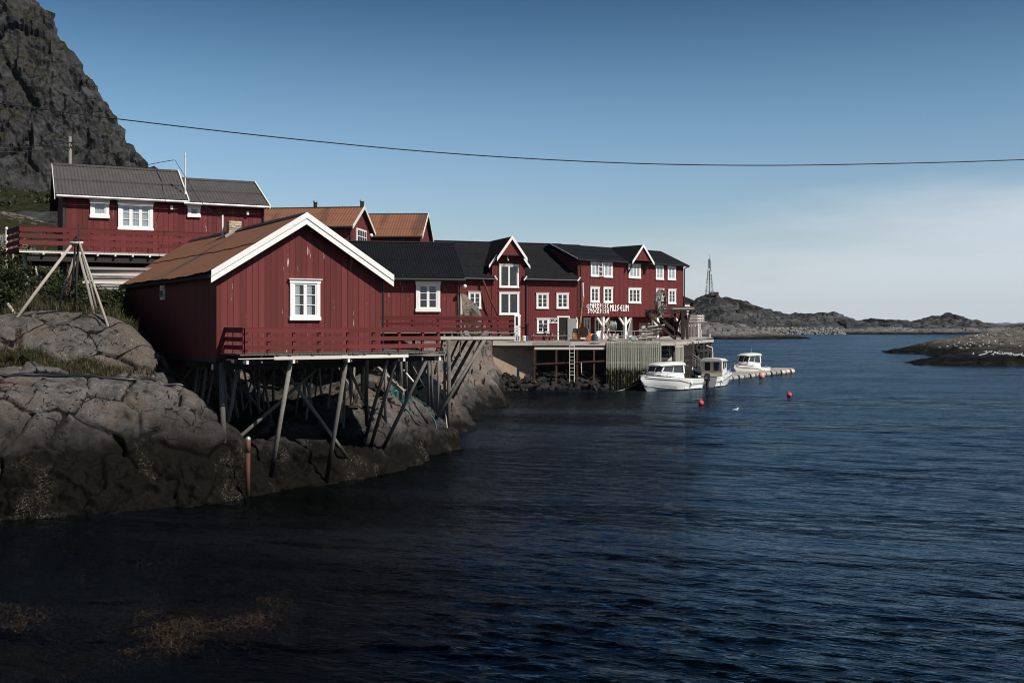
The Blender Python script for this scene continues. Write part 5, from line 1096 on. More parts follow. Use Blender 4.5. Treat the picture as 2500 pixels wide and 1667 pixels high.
# spar leaning on the wing
o = tag(MB().tube([at(1179, 684, 91.), at(1199, 735, 91.), at(1218, 776, 91.2)], .085, .075).build('leaning_spar', M['brown_pipe'], None, True), 'reddish brown spar leaning from the black eaves beside the tall hoist windows', 'spar')
def barrel(px, Y, h, r, m, label, handle=False):
    t = thing('barrel', label, 'barrel', DG(px, Y), 0, 'plastic barrels by the white posts'); MB().tube([(0, 0, 0), (0, 0, h * .12), (0, 0, h * .5), (0, 0, h * .9), (0, 0, h)], r, r * .97, 16).build('body', M[m], t, True)
    for z in (.33, .66): MB().torus((0, 0, h * z), Matrix.Identity(3), r, .018, 16, 6).build('rib', M[m], t)
    MB().tube([(0, 0, h), (0, 0, h + .04)], r * .9, n=14).build('lid', M['rubber'] if m == 'blue' else M[m], t)
barrel(1436, 91.0, .62, .22, 'orange', 'orange plastic barrel next to the crane drum'); barrel(1443, 91.2, .52, .2, 'yellow', 'yellow plastic barrel between orange and blue barrels'); barrel(1452.5, 91.0, .5, .24, 'blue', 'dark blue plastic barrel nearest the first white post')
barrel(1279.5, 90.6, .42, .2, 'crate', 'tan tub on the dock end beside a black downpipe'); barrel(1286, 90.6, .42, .14, 'blue', 'small blue drum beside the tan tub on the dock')
o = tag(MB().prism([at(1456, 809, 91.2), at(1468, 806, 91.2), at(1464, 822, 90.8), at(1457, 820, 90.8)], (0, .05, 0)).build('white_board', M['white']), 'white sheet leaning against the first white post', 'board')
# white stacked boxes with figures at the end of the terrace
gz = ground(PX(1262, 88.5), 90.) ; bx = thing('marker_post', 'white stepped marker post with black figures at the upper terrace corner', 'marker post', (PX(1263, 89.2), 89.2, 3.9))
for i, (w_, z0, z1) in enumerate(((.42, .0, .50), (.30, .55, .85), (.46, .9, 1.05), (.32, 1.1, 1.3))): MB().box2((-w_ / 2, -.12, z0), (w_ / 2, .12, z1)).build('white_block', M['white'], bx)
letters(bx, '33', -.17, .17, .1, .42, -.13, M['ink'], .05, .01)
# steel guard rail
gr = thing('guard_rail', 'thin grey steel guard rail along the dock edge below the museum posts', 'railing', DG(1485, 89.9))
for z in (.42, .86): MB().tube([(0, 0, z), (PX(1592, 89.9) - gr.location.x, 0, z)], .022).build('rail', M['steel'], gr)
pp = MB().tube([(0, 0, 0), (0, 0, .86)], .022).build('post', M['steel'], gr)
for i, px in enumerate((1487, 1502, 1518, 1534, 1549, 1565, 1578, 1592)):
    o = pp if i == 0 else inst(pp, gr); o.location = (PX(px, 89.9) - gr.location.x, 0, 0)
MB().tube([(0, 0, .85), (-.42, -.05, .02)], .025).build('brace', M['steel'], gr)
for i, (a_, b_, lab) in enumerate((((1529, 826), (1541, 776), 'pale pole leaning by the second white post'), ((1605, 826), (1660, 818), 'pale plank lying on the dock under the timber gantry'), ((1478, 824), (1486, 803), 'short pale pole leaning at the end of the guard rail'))):
    tag(MB().tube([at(*a_, 91.5), at(*b_, 92.2)], .05).build('leaning_pole', M['fascia']), lab, 'pole')
# hanging net and rope coils
o = tag(MB().box((0, 0, 0), (.1, .1, .1)).build('hanging_net', M['pale_net']), 'pale green net bundle hanging in the museum undercroft', 'net'); bpy.data.objects.remove(o)
nv = MB()
for i in range(26):
    px = 1490 + rnd.uniform(0, 15); z0 = rnd.uniform(784, 790); z1 = rnd.uniform(800, 808); x_ = rnd.uniform(-.02, .02)
    nv.tube([at(px, z0, 96.5), at(px + rnd.uniform(-1, 1), (z0 + z1) / 2, 96.3 + rnd.uniform(-.2, .2)), at(px + rnd.uniform(-2, 2), z1, 96.4)], .05, .035, 5)
tag(nv.build('hanging_net', M['pale_net'], None, True), 'pale green net bundle hanging in the museum undercroft', 'net')
nv = MB()
for i in range(40):
    c_ = at(1483 + rnd.uniform(-7, 7), 797 + rnd.uniform(-10, 12), 96 + rnd.uniform(-.4, .4)); nv.tube([c_, c_ + Vector((rnd.uniform(-.4, .4), rnd.uniform(-.2, .2), rnd.uniform(-.35, .35)))], .03, .02, 5)
tag(nv.build('twig_bundle', M['pole']), 'tangle of dry twigs and rope beside the hanging pale net', 'bundle')
for i, (px, lab, m_) in enumerate(((1545, 'mint green rope coil by the second white post', 'pale_net'), (1495, 'grey rope heap at the foot of the guard rail', 'rope'))):
    nv = MB()
    for j in range(5): nv.torus((0, 0, .06 + j * .055), Matrix.Rotation(rnd.uniform(-.15, .15), 3, 'X'), .42 - j * .04 + rnd.uniform(-.03, .03), .045, 18, 6)
    o = tag(nv.build('rope_coil', M[m_], None, True), lab, 'rope coil'); o.location = DG(px, 90.6)
# crates
cn = 0
def crate(px, Y, z, s, rz, lab):
    t = thing('wooden_crate', lab, 'crate', DG(px, Y) + Vector((0, 0, z)), rz, 'bleached crates piled on the dock')
    for j in range(3):
        for sy in (-1, 1): MB().box((0, sy * s[1] / 2, s[2] * (j + .5) / 3), (s[0], .03, s[2] / 3 - .03)).build('slat', M['crate'], t)
        for sxx in (-1, 1): MB().box((sxx * s[0] / 2, 0, s[2] * (j + .5) / 3), (.03, s[1] - .04, s[2] / 3 - .03)).build('slat', M['crate'], t)
    MB().box((0, 0, .02), (s[0], s[1], .03)).build('bottom', M['crate'], t)
crate(1573, 92.5, 0, (1.0, .7, .5), .1, 'lowest crate of the pile behind the guard rail'); crate(1573, 92.5, .52, (.9, .6, .5), -.1, 'middle crate of the pile behind the guard rail'); crate(1574, 92.5, 1.04, (.75, .6, .45), .2, 'topmost crate of the pile behind the guard rail')
st_ = thing('plank_steps', 'pale plank steps lying on the dock left of the dark gantry', 'steps', DG(1590, 91.2))
for i in range(4): 
    o = MB().box((0, 0, 0), (1.5, .42, .07)).build('step_board', M['dock_wood'], st_); o.location = (-.35 + i * .28, .0 + i * .25, .18 + i * .33); o.rotation_euler = (R(-32), R(-6), R(5))
for s in (-.6, .6): MB().beam((-.5 + s, -.1, .05), (.55 + s, .9, 1.35), .05, .16).build('stringer', M['grey_h'], st_)
# gantry of tarred timbers with a winding wheel
gy = thing('winch_gantry', 'dark tarred timber gantry with a big winding wheel at the museum corner', 'gantry', DG(1640, 92.0))
def gb_(a_, b_, w=.2, Y=92.0, Y2=None, m='dark_wood', name='timber'):
    MB().beam(at(*a_, Y) - gy.location, at(*b_, Y2 or Y) - gy.location, w, w).build(name, M[m], gy)
for a_, b_, w, Y, Y2 in (((1611, 750.3), (1671, 749.6), .10, 91.2, 91.2), ((1578, 764), (1602, 758), .34, 91.6, 91.6), ((1580, 756), (1580, 774), .30, 91.8, 91.8), ((1586, 770), (1647, 827), .20, 91, 91), ((1598, 764), (1668, 824), .22, 92, 92), ((1647, 760), (1612, 812), .16, 92.6, 92.6), ((1672, 765), (1640, 805), .14, 92.4, 92.4), ((1666.5, 758), (1666.5, 829), .26, 91.6, 91.6), ((1647.5, 758), (1648, 829), .18, 92.8, 92.8), ((1664, 760), (1651, 808), .16, 92, 92), ((1686, 758), (1676, 797), .17, 92, 92), ((1673, 758), (1678.5, 828), .20, 93, 93), ((1600, 765), (1695, 762), .14, 92.6, 92.6), ((1613, 772), (1616, 816), .22, 92.2, 92.2), ((1616, 758), (1696, 755.5), .16, 91.8, 91.8), ((1600, 798), (1655, 800), .10, 93, 93)): gb_(a_, b_, w, Y, Y2)
for i, (px, py) in enumerate(((1668, 753), (1669, 756))): gb_((1642 + i * 4, py + .6), (1695, py), .14, 91.5 + i * .4, None, 'grey_h', 'top_plank')
gb_((1664.2, 778), (1663.5, 826), .14, 92.9, None, 'white_h', 'pale_post'); gb_((1662, 786), (1654, 815), .10, 93, None, 'white_h', 'pale_brace')
wc = at(1611.5, 738, 91.6) - gy.location; rotw = Matrix.Rotation(R(62), 3, 'Z') @ Matrix.Rotation(R(90), 3, 'X')
wh = MB().torus(wc, rotw, 1.05, .075, 30, 8).build('winding_wheel', M['grey_wood'], gy, True); MB().torus(wc + rotw @ Vector((0, 0, .16)), rotw, 1.05, .06, 30, 8).build('wheel_rim', M['grey_wood'], wh, True)
for i in range(10):
    an = i * math.pi / 5; MB().beam(wc + rotw @ Vector((.1 * math.cos(an), .1 * math.sin(an), .08)), wc + rotw @ Vector((1.05 * math.cos(an), 1.05 * math.sin(an), .08)), .07, .09).build('spoke', M['grey_h'], wh)
MB().tube([wc - rotw @ Vector((0, 0, .5)), wc + rotw @ Vector((0, 0, .6))], .09).build('axle', M['rust'], wh)
nv = MB()
for i in range(10): nv.tube([at(1608 + rnd.uniform(-2, 6), 765, 91.4) - gy.location, at(1610 + rnd.uniform(-3, 5), 772 + rnd.uniform(-2, 4), 91.3) - gy.location], .04, .03, 5)
nv.build('rope_strands', M['rope'], gy)
# grey terrace beyond the gantry, stilted
tr = thing('stilted_terrace', 'grey plank terrace on thin stilts right of the dark gantry', 'terrace', (PX(1690, 105), 105, 3.9)); tq = lambda px, py, Y=105: at(px, py, Y) - tr.location
MB().prism([tq(1668, 788), tq(1719, 787), tq(1727, 787, 110), tq(1680, 788, 110)], (0, 0, .12)).build('platform', M['grey_h'], tr)
for i, py in enumerate((784.5, 778, 771.5)):
    MB().beam(tq(1674, py), tq(1702, py), .04, .19).build('rail_board', M['grey_h'], tr); MB().beam(tq(1702.2, py), tq(1719, py, 105.5), .04, .15).build('rail_board', M['fascia'], tr)
for px in (1703, 1707, 1711, 1715, 1718.5): MB().beam(tq(px, 788, 105.3), tq(px, 768, 105.3), .06, .06).build('rail_post', M['fascia'], tr)
for px in (1672, 1681, 1687, 1692, 1696, 1705, 1709): MB().beam(tq(px, 789), tq(px + rnd.uniform(-.6, .6), 826, 105), .13, .13).build('stilt', M['fascia' if px in (1705, 1709) else 'grey_wood'], tr)
for px in (1671, 1681, 1689, 1696): MB().box(tq(px, 795), (.24, .1, .16)).build('white_cap', M['white'], tr)
for px in (1711, 1733): o = tag(MB().tube([DG(px, 103.), DG(px, 103.) + Vector((0, 0, .75 if px == 1711 else .35))], .07).build('bollard', M['fascia']), 'taller pale bollard below the stilted terrace' if px == 1711 else 'short pale bollard at the far dock corner', 'bollard')
# small house behind
fr_ = Fr(PX(1655, 116), 116, 3.9, 30); hb = fr_.root('small_red_house', 'small red house with black roof peeking out behind the museum', 'house'); hw_ = fr_.x(1697)
zr_, ze_ = fr_.z(708, 1, 2.5), fr_.z(739.5, hw_, -.3)
MB().prism([(0, 0, -1), (hw_ - .3, 0, -1), (hw_ - .3, 5, -1), (0, 5, -1)], (0, 0, ze_ + 1.0)).build('wall', M['red_far'], hb)
MB().prism([(-.3, -.35, ze_), (hw_ + .05, -.35, ze_), (hw_ - 1.9, 2.5, zr_), (-.3, 2.5, zr_)], (0, .02, .12)).build('roof', M['felt_roof'], hb); MB().prism([(hw_ + .05, -.35, ze_), (hw_ + .05, 5.4, ze_), (hw_ - 1.9, 2.5, zr_)], (-.05, 0, .12)).build('roof_hip', M['felt_roof'], hb)
mwin(fr_, hb, 1671, 1682.5, 740, 748.5, -.03, cols=3, rows=1, cas=.12, sash=.05, head=False); mwin(fr_, hb, 1673, 1682.5, 759, 768, -.03, cols=2, rows=1, cas=.12, sash=.05, head=False)

# ---------------------------------------------------------------- pontoon, gangway, boats
pn = thing('floating_pontoon', 'low floating pontoon with white floats stretching right behind the boats', 'pontoon', (0, 95, 0))
pts = [Vector((PX(1522, 93.5), 93.5, 0)), Vector((20.3, 103.5, 0)), Vector((PX(1937, 122), 122, 0))]
for sI in range(2):
    a_, b_ = pts[sI], pts[sI + 1]; dd = (b_ - a_); Ln = dd.length; dd.normalize(); nn = Vector((-dd.y, dd.x, 0)); o_ = Vector((0, 95, 0))
    nb = int(Ln / .24); mb = MB()
    for i in range(nb):
        c_ = a_ + dd * ((i + .5) * Ln / nb) - o_ + Vector((0, 0, .42)); mb.beam(c_, c_ + nn * 2.0, .20, .05)
    mb.build('deck_boards', M['dock_wood'], pn, kind='stuff')
    for off in (0.02, 1.98): MB().beam(a_ - o_ + nn * off + Vector((0, 0, .34)), b_ - o_ + nn * off + Vector((0, 0, .34)), .1, .14).build('side_beam', M['grey_h'], pn)
    fl = None; nf = int(Ln / 1.6)
    for i in range(nf):
        for off in (-.02, 1.9):
            c_ = a_ + dd * ((i + .5) * Ln / nf) + nn * off - o_ + Vector((0, 0, .12))
            if sI == 1 and i > nf - 4: m_ = 'crate'
            else: m_ = 'float'
            MB().tube([c_ - dd * .64, c_ - dd * .55, c_ + dd * .55, c_ + dd * .64], .21, .21, 12).build('float', M[m_], pn)
            if off < 0 and i % 2: MB().torus(c_ + dd * .8 - nn * .08, Matrix((nn, Vector((0, 0, 1)), dd)).transposed(), .17, .09, 14, 6).build('float_tyre', M['rubber'], pn, True)
for i in range(16):
    px = rnd.uniform(1800, 1925); Y = 103 + (px - 1790) * .13; 
nv = MB()
for i in range(60):
    t = rnd.uniform(.02, .92); c_ = pts[1].lerp(pts[2], t) - Vector((0, 95, 0)) + Vector((rnd.uniform(-.5, .3), rnd.uniform(0, 1.0), .47)); nv.tube([c_, c_ + Vector((rnd.uniform(-.6, .6), rnd.uniform(-.4, .4), rnd.uniform(0, .12))), c_ + Vector((rnd.uniform(-.8, .8), rnd.uniform(-.5, .5), .02))], .045, .03, 5)
tag(nv.build('rope_heap', M['pale_net'], None, True), 'pale green net and rope strewn along the pontoon deck', 'net')
fb = tag(MB().sphere((0, 0, 0), .31, 16, 12).build('fender_buoy', M['pink'], None, True), 'faded pink round fender hanging on the pontoon side', 'fender'); fb.location = (PX(1858, 107.5), 107.3, .25)
gw = thing('gangway', 'sloping steel gangway with railings from the dock down to the pontoon', 'gangway', (PX(1622, 91.5), 91.5, 0)); ga_, gb2 = at(1622, 873, 91.5) - gw.location, Vector((PX(1722, 97.2), 97.2, .62)) - gw.location
dd = (gb2 - ga_).normalized(); nn = Vector((-dd.y, dd.x, 0)).normalized()
for s in (-.5, .5): MB().beam(ga_ + nn * s, gb2 + nn * s, .08, .22).build('side_beam', M['white_h'] if s < 0 else M['steel'], gw)
MB().beam(ga_ + Vector((0, 0, .05)), gb2 + Vector((0, 0, .05)), .95, .04).build('tread', M['steel'], gw)
for s in (-.5, .5):
    for z in (.35, .55, .75, .98): MB().tube([ga_ + nn * s + Vector((0, 0, z)), gb2 + nn * s + Vector((0, 0, z))], .018).build('rail', M['steel'], gw)
    for i in range(9): c_ = ga_.lerp(gb2, i / 8) + nn * s; MB().tube([c_, c_ + Vector((0, 0, .98))], .022).build('post', M['steel'], gw)
    MB().tube([ga_ + nn * s + Vector((0, 0, .98)), ga_ + nn * s - dd * .35 + Vector((0, 0, .9)), ga_ + nn * s - dd * .4 + Vector((0, 0, .6)), ga_ + nn * s - dd * .1 + Vector((0, 0, .5))], .022).build('rail_end', M['steel'], gw)
MB().box(ga_ + Vector((-.3, -.1, -.12)), (2.2, .5, .28)).build('landing_beam', M['fascia'], gw)
tag(MB().tube([at(1650, 836, 92.), at(1714, 880, 97)], .025).build('mooring_line', M['rope']), 'yellowish mooring line slanting from the dock corner to the middle boat', 'rope'); tag(MB().tube([at(1500, 956, 86.5), at(1526, 950, 87.5), at(1556, 935, 86)], .02).build('mooring_line', M['rope']), 'slack mooring line low over the water left of the largest boat', 'rope')

def boat(name, label, stern, bow, Lh, beam, sheer_b, sheer_s, cab, parts):
    st_, bo = Vector(stern), Vector(bow); d = (bo - st_); az_ = math.atan2(d.y, d.x)
    t = thing(name, label, 'motorboat', (st_.x, st_.y, 0.0), az_, 'white motorboats at the pontoon')
    n = 26; m_ = 11; rings = []
    for i in range(n):
        s = i / (n - 1); x = s * Lh
        bw = beam / 2 * (1 - max(0, (s - .42) / .58) ** 2.3) * (.93 + .07 * min(1, s * 4)); ch_ = bw * (.86 - .42 * max(0, (s - .35) / .65) ** 1.1)
        sh = sheer_s + (sheer_b - sheer_s) * max(0, (s - .12) / .88) ** 1.25; kz_ = -.34 + max(0, (s - .74) / .26) ** 2.2 * (sheer_b * .78 + .34); cz_ = .07 + .50 * max(0, (s - .3) / .7) ** 1.6 * sheer_b * .8
        cz_ = max(cz_, kz_ + .02 + .0 * s); xo = .0
        half = [(0, kz_), (ch_ * .55, kz_ + (cz_ - kz_) * .62), (ch_, cz_), (ch_ + (bw - ch_) * .50, cz_ + (sh - cz_) * .33), (ch_ + (bw - ch_) * .85, cz_ + (sh - cz_) * .70), (bw, sh - .10), (bw + .02, sh)]
        rings.append([(x, -y, z) for y, z in half[::-1]] + [(x, y, z) for y, z in half[1:]])
    mb = MB(); k_ = len(rings[0])
    mb.add([p for r_ in rings for p in r_], [(i * k_ + j, i * k_ + j + 1, (i + 1) * k_ + j + 1, (i + 1) * k_ + j) for i in range(n - 1) for j in range(k_ - 1)]); mb.f.append(tuple(range(k_)))
    hull = mb.build('hull', M['plastic_white'], t); hull.data.polygons.foreach_set('use_smooth', [True] * len(hull.data.polygons))
    a = hull.modifiers.new('es', 'EDGE_SPLIT'); a.split_angle = R(38)
    st2 = MB()
    for sd in (0, 1):     # dark styling line along the side
        p_ = [(r_[1 if sd == 0 else k_ - 2][0], r_[1 if sd == 0 else k_ - 2][1] * 1.012, r_[1 if sd == 0 else k_ - 2][2] - .04 - .20 * sstep(np.array(.55 - i / (n - 1)), 0, .35)) for i, r_ in enumerate(rings[:-1])]
        st2.tube(p_, .018, n=5)
    st2.build('styling_line', M['ink'], hull)
    wl_ = MB()
    for sd in (0, 1): wl_.tube([(r_[4 if sd == 0 else k_ - 5][0], r_[4 if sd == 0 else k_ - 5][1] * 1.01, r_[4 if sd == 0 else k_ - 5][2]) for r_ in rings[:-1]], .014, n=5)
    wl_.build('spray_rail', M['white_h'], hull)
    # deck ahead of the cockpit, gunwales, cockpit floor
    ic = int(cab[0] / Lh * (n - 1)); dmb = MB()
    dmb.add([p for i in range(ic, n) for p in ((rings[i][0][0], rings[i][0][1], rings[i][0][2] - .01), (rings[i][0][0], 0, rings[i][0][2] + .05), (rings[i][-1][0], rings[i][-1][1], rings[i][-1][2] - .01))], [(3 * i + j, 3 * i + j + 1, 3 * i + j + 4, 3 * i + j + 3) for i in range(n - ic - 1) for j in range(2)])
    dmb.build('deck', M['plastic_white'], t)
    gm = MB()
    for sd in (0, -1): gm.tube([(r_[sd][0], r_[sd][1] * .97, r_[sd][2] + .01) for r_ in rings[:-1]], .05, n=8)
    gm.build('gunwale', M['plastic_white'], t, True)
    cp_ = MB(); x1 = cab[0] + .1; b2 = beam / 2 - .18
    cp_.box2((.25, -b2, .10), (x1, b2, .14)); cp_.box2((.25, -b2 - .06, .10), (x1, -b2, sheer_s)); cp_.box2((.25, b2, .10), (x1, b2 + .06, sheer_s)); cp_.box2((.12, -b2, .10), (.30, b2, sheer_s + .02)); cp_.build('cockpit', M['plastic_white'], t)
    # cabin lofted from sections: (x, half width, z) at bottom and top
    xr, xf, zc0, zc1, wb, wt, rake = cab
    zb = zc0
    def sec(x, w, z): return [(x, -w, z), (x, w, z)]
    B = [Vector((xr, -wb, zb - .25)), Vector((xr, wb, zb - .25)), Vector((xf, wb * .72, zb + .05)), Vector((xf, -wb * .72, zb + .05))]
    T = [Vector((xr + .05, -wt, zc1)), Vector((xr + .05, wt, zc1)), Vector((xf - rake, wt * .80, zc1)), Vector((xf - rake, -wt * .80, zc1))]
    mid = [b_.lerp(t_, .36) for b_, t_ in zip(B, T)]
    low = MB(); low.add(B + mid, [(0, 1, 5, 4), (1, 2, 6, 5), (2, 3, 7, 6), (3, 0, 4, 7)]); low.build('cabin_side', M[parts.get('cabin', 'plastic_white')], t)
    # posts and glass between the coaming and the roof
    gl = MB(); gl.add([p.lerp(Vector((sum(q.x for q in mid) / 4, 0, p.z)), .015) for p in mid] + [p.lerp(Vector((sum(q.x for q in T) / 4, 0, p.z)), .015) for p in T], [(1, 2, 6, 5), (2, 3, 7, 6), (3, 0, 4, 7)] + ([] if parts.get('rear') else [(0, 1, 5, 4)])); gl.build('cabin_glass', M['tint'], t)
    ps = MB()
    for i in range(4): ps.beam(mid[i], T[i], .09 if i > 1 else .16, .09)
    for i, j in ((1, 2), (0, 3)): ps.beam(mid[i].lerp(mid[j], .52), T[i].lerp(T[j], .50), .07, .05); ps.beam(mid[i], mid[j], .06, .06)
    ps.beam(mid[2].lerp(mid[3], .5), T[2].lerp(T[3], .5), .06, .05); ps.build('window_post', M['plastic_white'], t)
    if parts.get('rear'):
        rp = MB().add([B[0] + Vector((-.04, 0, 0)), B[1] + Vector((-.04, 0, 0)), T[1] + Vector((-.04, 0, 0)), T[0] + Vector((-.04, 0, 0)), B[0], B[1], T[1], T[0]], [(0, 1, 2, 3), (4, 5, 6, 7), (0, 1, 5, 4), (3, 2, 6, 7), (0, 3, 7, 4), (1, 2, 6, 5)]).build('rear_bulkhead', M['beige'], t)
        for s in (-1, 1): 
            hh = zc1 - zb; MB().box((xr - .055, s * wb * .42, zb + hh * .52), (.03, wb * .40, hh * .62)).build('rear_window', M['tint'], rp); MB().box((xr - .045, s * wb * .42, zb + hh * .52), (.02, wb * .50, hh * .70)).build('window_rim', M['rubber'], rp)
    rf = MB(); nr = 9; R_ = []
    for i in range(nr):
        s = i / (nr - 1); x = xr - .22 + s * (xf - rake + .55 - xr + .22); w = (wt + .10) * (1 - .30 * max(0, s - .4) ** 1.5 * 1.6) * (.96 if i == 0 else 1); up = zc1 + .10 + .16 * math.sin(min(1, (1 - s) * 1.25 + .0) * math.pi * .5) * (.75 if s < .06 else 1) - .10 * max(0, s - .6)
        bot = zc1 - .01 - .06 * max(0, s - .5)
        R_.append([(x, -w, bot), (x, -w * 1.03, (bot + up) / 2 - .02), (x, -w * .86, up - .03), (x, 0, up + .02), (x, w * .86, up - .03), (x, w * 1.03, (bot + up) / 2 - .02), (x, w, bot)])
    rf.add([p for r_ in R_ for p in r_], [(i * 7 + j, i * 7 + (j + 1) % 7, (i + 1) * 7 + (j + 1) % 7, (i + 1) * 7 + j) for i in range(nr - 1) for j in range(7)]); rf.f += [tuple(range(7)), tuple((nr - 1) * 7 + j for j in range(7))]
    o = rf.build('cabin_roof', M['plastic_white'], t, True); e_ = o.modifiers.new('es', 'EDGE_SPLIT'); e_.split_angle = R(50)
    # bow rail
    i0 = int((xf + .2) / Lh * (n - 1)) - 5; br = MB()
    for sd in (0, -1):
        top_ = [Vector((rings[i][sd][0] - .05, rings[i][sd][1] * .86, rings[i][sd][2] + (.36 if i > i0 else .05))) for i in range(i0, n - 1, 2)]; br.tube(top_, .016, n=6)
        for p in top_[1::2]: br.tube([p, p - Vector((0, 0, .36))], .014, n=6)
    br.build('bow_rail', M['steel'], t)
    for om in parts.get('motors', (0,)):
        mo = MB(); mo.box2((-.50, om - .02, .35), (.02, om + .02, .55)); mo.prism([(-.10, om - .17, .52), (-.62, om - .17, .62), (-.58, om - .17, 1.02), (-.40, om - .17, 1.16), (-.14, om - .17, 1.10)], (0, .34, 0)); mo.prism([(-.22, om - .07, -.4), (-.48, om - .07, -.4), (-.52, om - .07, .6), (-.18, om - .07, .6)], (0, .14, 0)); mo.box2((-.62, om - .14, -.05), (-.18, om + .14, -.01))
        ob = mo.build('outboard_motor', M['rubber'], t); MB().box2((-.615, om - .12, .74), (-.58, om + .12, .80)).build('badge_stripe', M['white'], ob); MB().box2((-.605, om - .10, .90), (-.57, om + .10, .95)).build('badge_stripe', M['white'], ob)
    MB().tube([(xr + .4, 0, zc1 + .2), (xr + .38, 0, zc1 + .75)], .018, .01, 6).build('aerial', M['steel'], t)
    MB().box2((Lh - .55, -.10, sheer_b + .02), (Lh + .12, .10, sheer_b + .10)).build('anchor_roller', M['steel'], t)
    for s in (-1, 1): MB().tube([(cab[0] - .6, s * (beam / 2 - .05), sheer_s - .05), (cab[0] - .6, s * (beam / 2 + .10), sheer_s - .45)], .09, .09, 10).build('fender', M['plastic_white'], t, True)
    return t
boat('motorboat', 'largest white cabin boat with bow to the left and black outboard at its stern', (PX(1690, 90.2), 90.2, 0), (PX(1556, 85.0), 85.0, 0), 6.9, 2.5, 1.22, .82, (2.5, 5.35, 1.22, 2.02, 1.02, .92, .55), dict(motors=(0,)))
boat('motorboat', 'middle white boat with beige cabin back and two dark rear windows', (PX(1722, 92.2), 92.2, 0), (PX(1790, 98.0), 98.0, 0), 5.6, 2.2, 1.15, .80, (1.55, 3.35, 1.15, 2.16, .95, .88, .45), dict(rear=True, motors=(-.3,)))
boat('motorboat', 'smallest white cabin boat farthest right behind the pontoon', (PX(1862, 116.5), 116.5, 0), (PX(1778, 112.3), 112.3, 0), 5.2, 2.1, 1.05, .72, (1.7, 3.75, 1.05, 2.05, .92, .82, .5), dict(motors=()))
tag(MB().tube([at(1868, 893, 120), at(1898, 903, 119.5), at(1925, 906, 121)], .025).build('mooring_line', M['rope']), 'mooring line from the smallest boat to the pontoon end', 'rope')

# buoys
for i, (px, Y, lab) in enumerate(((1711.5, 71.6, 'coral red buoy afloat nearest the viewer, right of the gull'), (1927, 80.0, 'coral red buoy afloat farther right below the pontoon end'))):
    t = thing('mooring_buoy', lab.replace(', right of the gull', ', left of the swimming gull'), 'buoy', (PX(px, Y), Y, 0), 0, 'coral red mooring buoys'); MB().sphere((0, 0, .12), .175, 20, 14).build('float', M['buoy'], t, True); MB().torus((0, 0, .33), Matrix.Rotation(R(90), 3, 'X'), .05, .018, 12, 6).build('eye', M['buoy'], t, True)

# ---------------------------------------------------------------- gulls
def gull_mesh():
    mb = MB(); mb.sphere((0, 0, .17), .095, 10, 7, (2.0, .95, .95)); return mb
gw_ = MB(); gw_.sphere((0, 0, .17), .10, 10, 7, (1.9, .95, 1.0)); gw_.sphere((.20, 0, .30), .060, 10, 7, (1.1, .9, 1)); gw_.tube([(.12, 0, .20), (.19, 0, .29)], .07, .05, 8); gw_.prism([(-.15, -.05, .18), (-.15, .05, .18), (-.33, .03, .16), (-.33, -.03, .16)], (0, 0, .02))
body = gw_.build('seagull', M['gull_white'], None, True)
wg = MB()
for s in (-1, 1): wg.sphere((-.05, s * .075, .20), .09, 8, 6, (2.1, .35, .6))
wings = wg.build('wings', M['gull_grey'], body, True); b_ = MB(); b_.tube([(.255, 0, .30), (.31, 0, .285)], .014, .006, 6); b_.build('bill', M['yellow_bill'], body); lg = MB()
for s in (-1, 1): lg.tube([(0, s * .03, .10), (0, s * .03, -.03)], .009, n=5)
lg.build('legs', M['yellow_bill'], body)
body.location = (PX(1796.5, 66.8), 66.8, -.10); body.rotation_euler = (0, 0, R(20)); body.scale = (.75,) * 3
tag(body, 'white gull swimming on the open water between the two red buoys', 'gull')
# on the skerry: scattered ones and a dense row above the dark weed
sc_pts = [(2293, 849), (2313, 847), (2329, 841), (2334, 846), (2344, 851), (2348, 852), (2362, 852), (2361, 840), (2367, 837), (2368, 844), (2374, 838), (2381, 841), (2392, 845), (2400, 842), (2399, 833), (2414, 847), (2412, 840), (2415, 835), (2429, 835), (2380, 822), (2385, 820), (2401, 823), (2402, 821), (2411, 817), (2420, 823), (2431, 819), (2460, 819), (2466, 821), (2475, 808), (2493, 803), (2486, 827), (2475, 842), (2490, 846), (2468, 840), (2445, 842), (2303, 826), (2369, 829), (2392, 848), (2405, 861), (2376, 866), (2418, 861), (2424, 867), (2355, 843), (2340, 838)]
dense = [(2428 + i * 2.35 + rnd.uniform(-1, 1), 862 + i * .22 + rnd.uniform(-2.2, 3.0)) for i in range(32)]
for kind_, lst in (('a', sc_pts), ('b', dense)):
    for (px, py) in lst:
        p = look(px, py + 1, bvh_s)
        if p is None: continue
        c = copy_tree(body); c.location = p; c.rotation_euler = (0, 0, rnd.uniform(-.8, 4.0)); s = rnd.uniform(.8, 1.05); c.scale = (s, s, s)
        if kind_ == 'a': c['label'] = 'white gull resting on the bare grey rock of the skerry'; c['group'] = 'gulls scattered over the skerry'
        else: c['label'] = 'white gull in the dense row above the dark weed of the skerry'; c['group'] = 'gulls lined up above the weed'
mg = thing('gull_perch', 'grey driftwood branch lying on the dark rock below the scattered gulls', 'branch', look(2390, 868, bvh_s) or (60, 160, 1)); MB().tube([(0, 0, .06), (1.1, .4, .25), (1.9, .9, .6)], .06, .03, 7).build('stem', M['white_h'], mg)

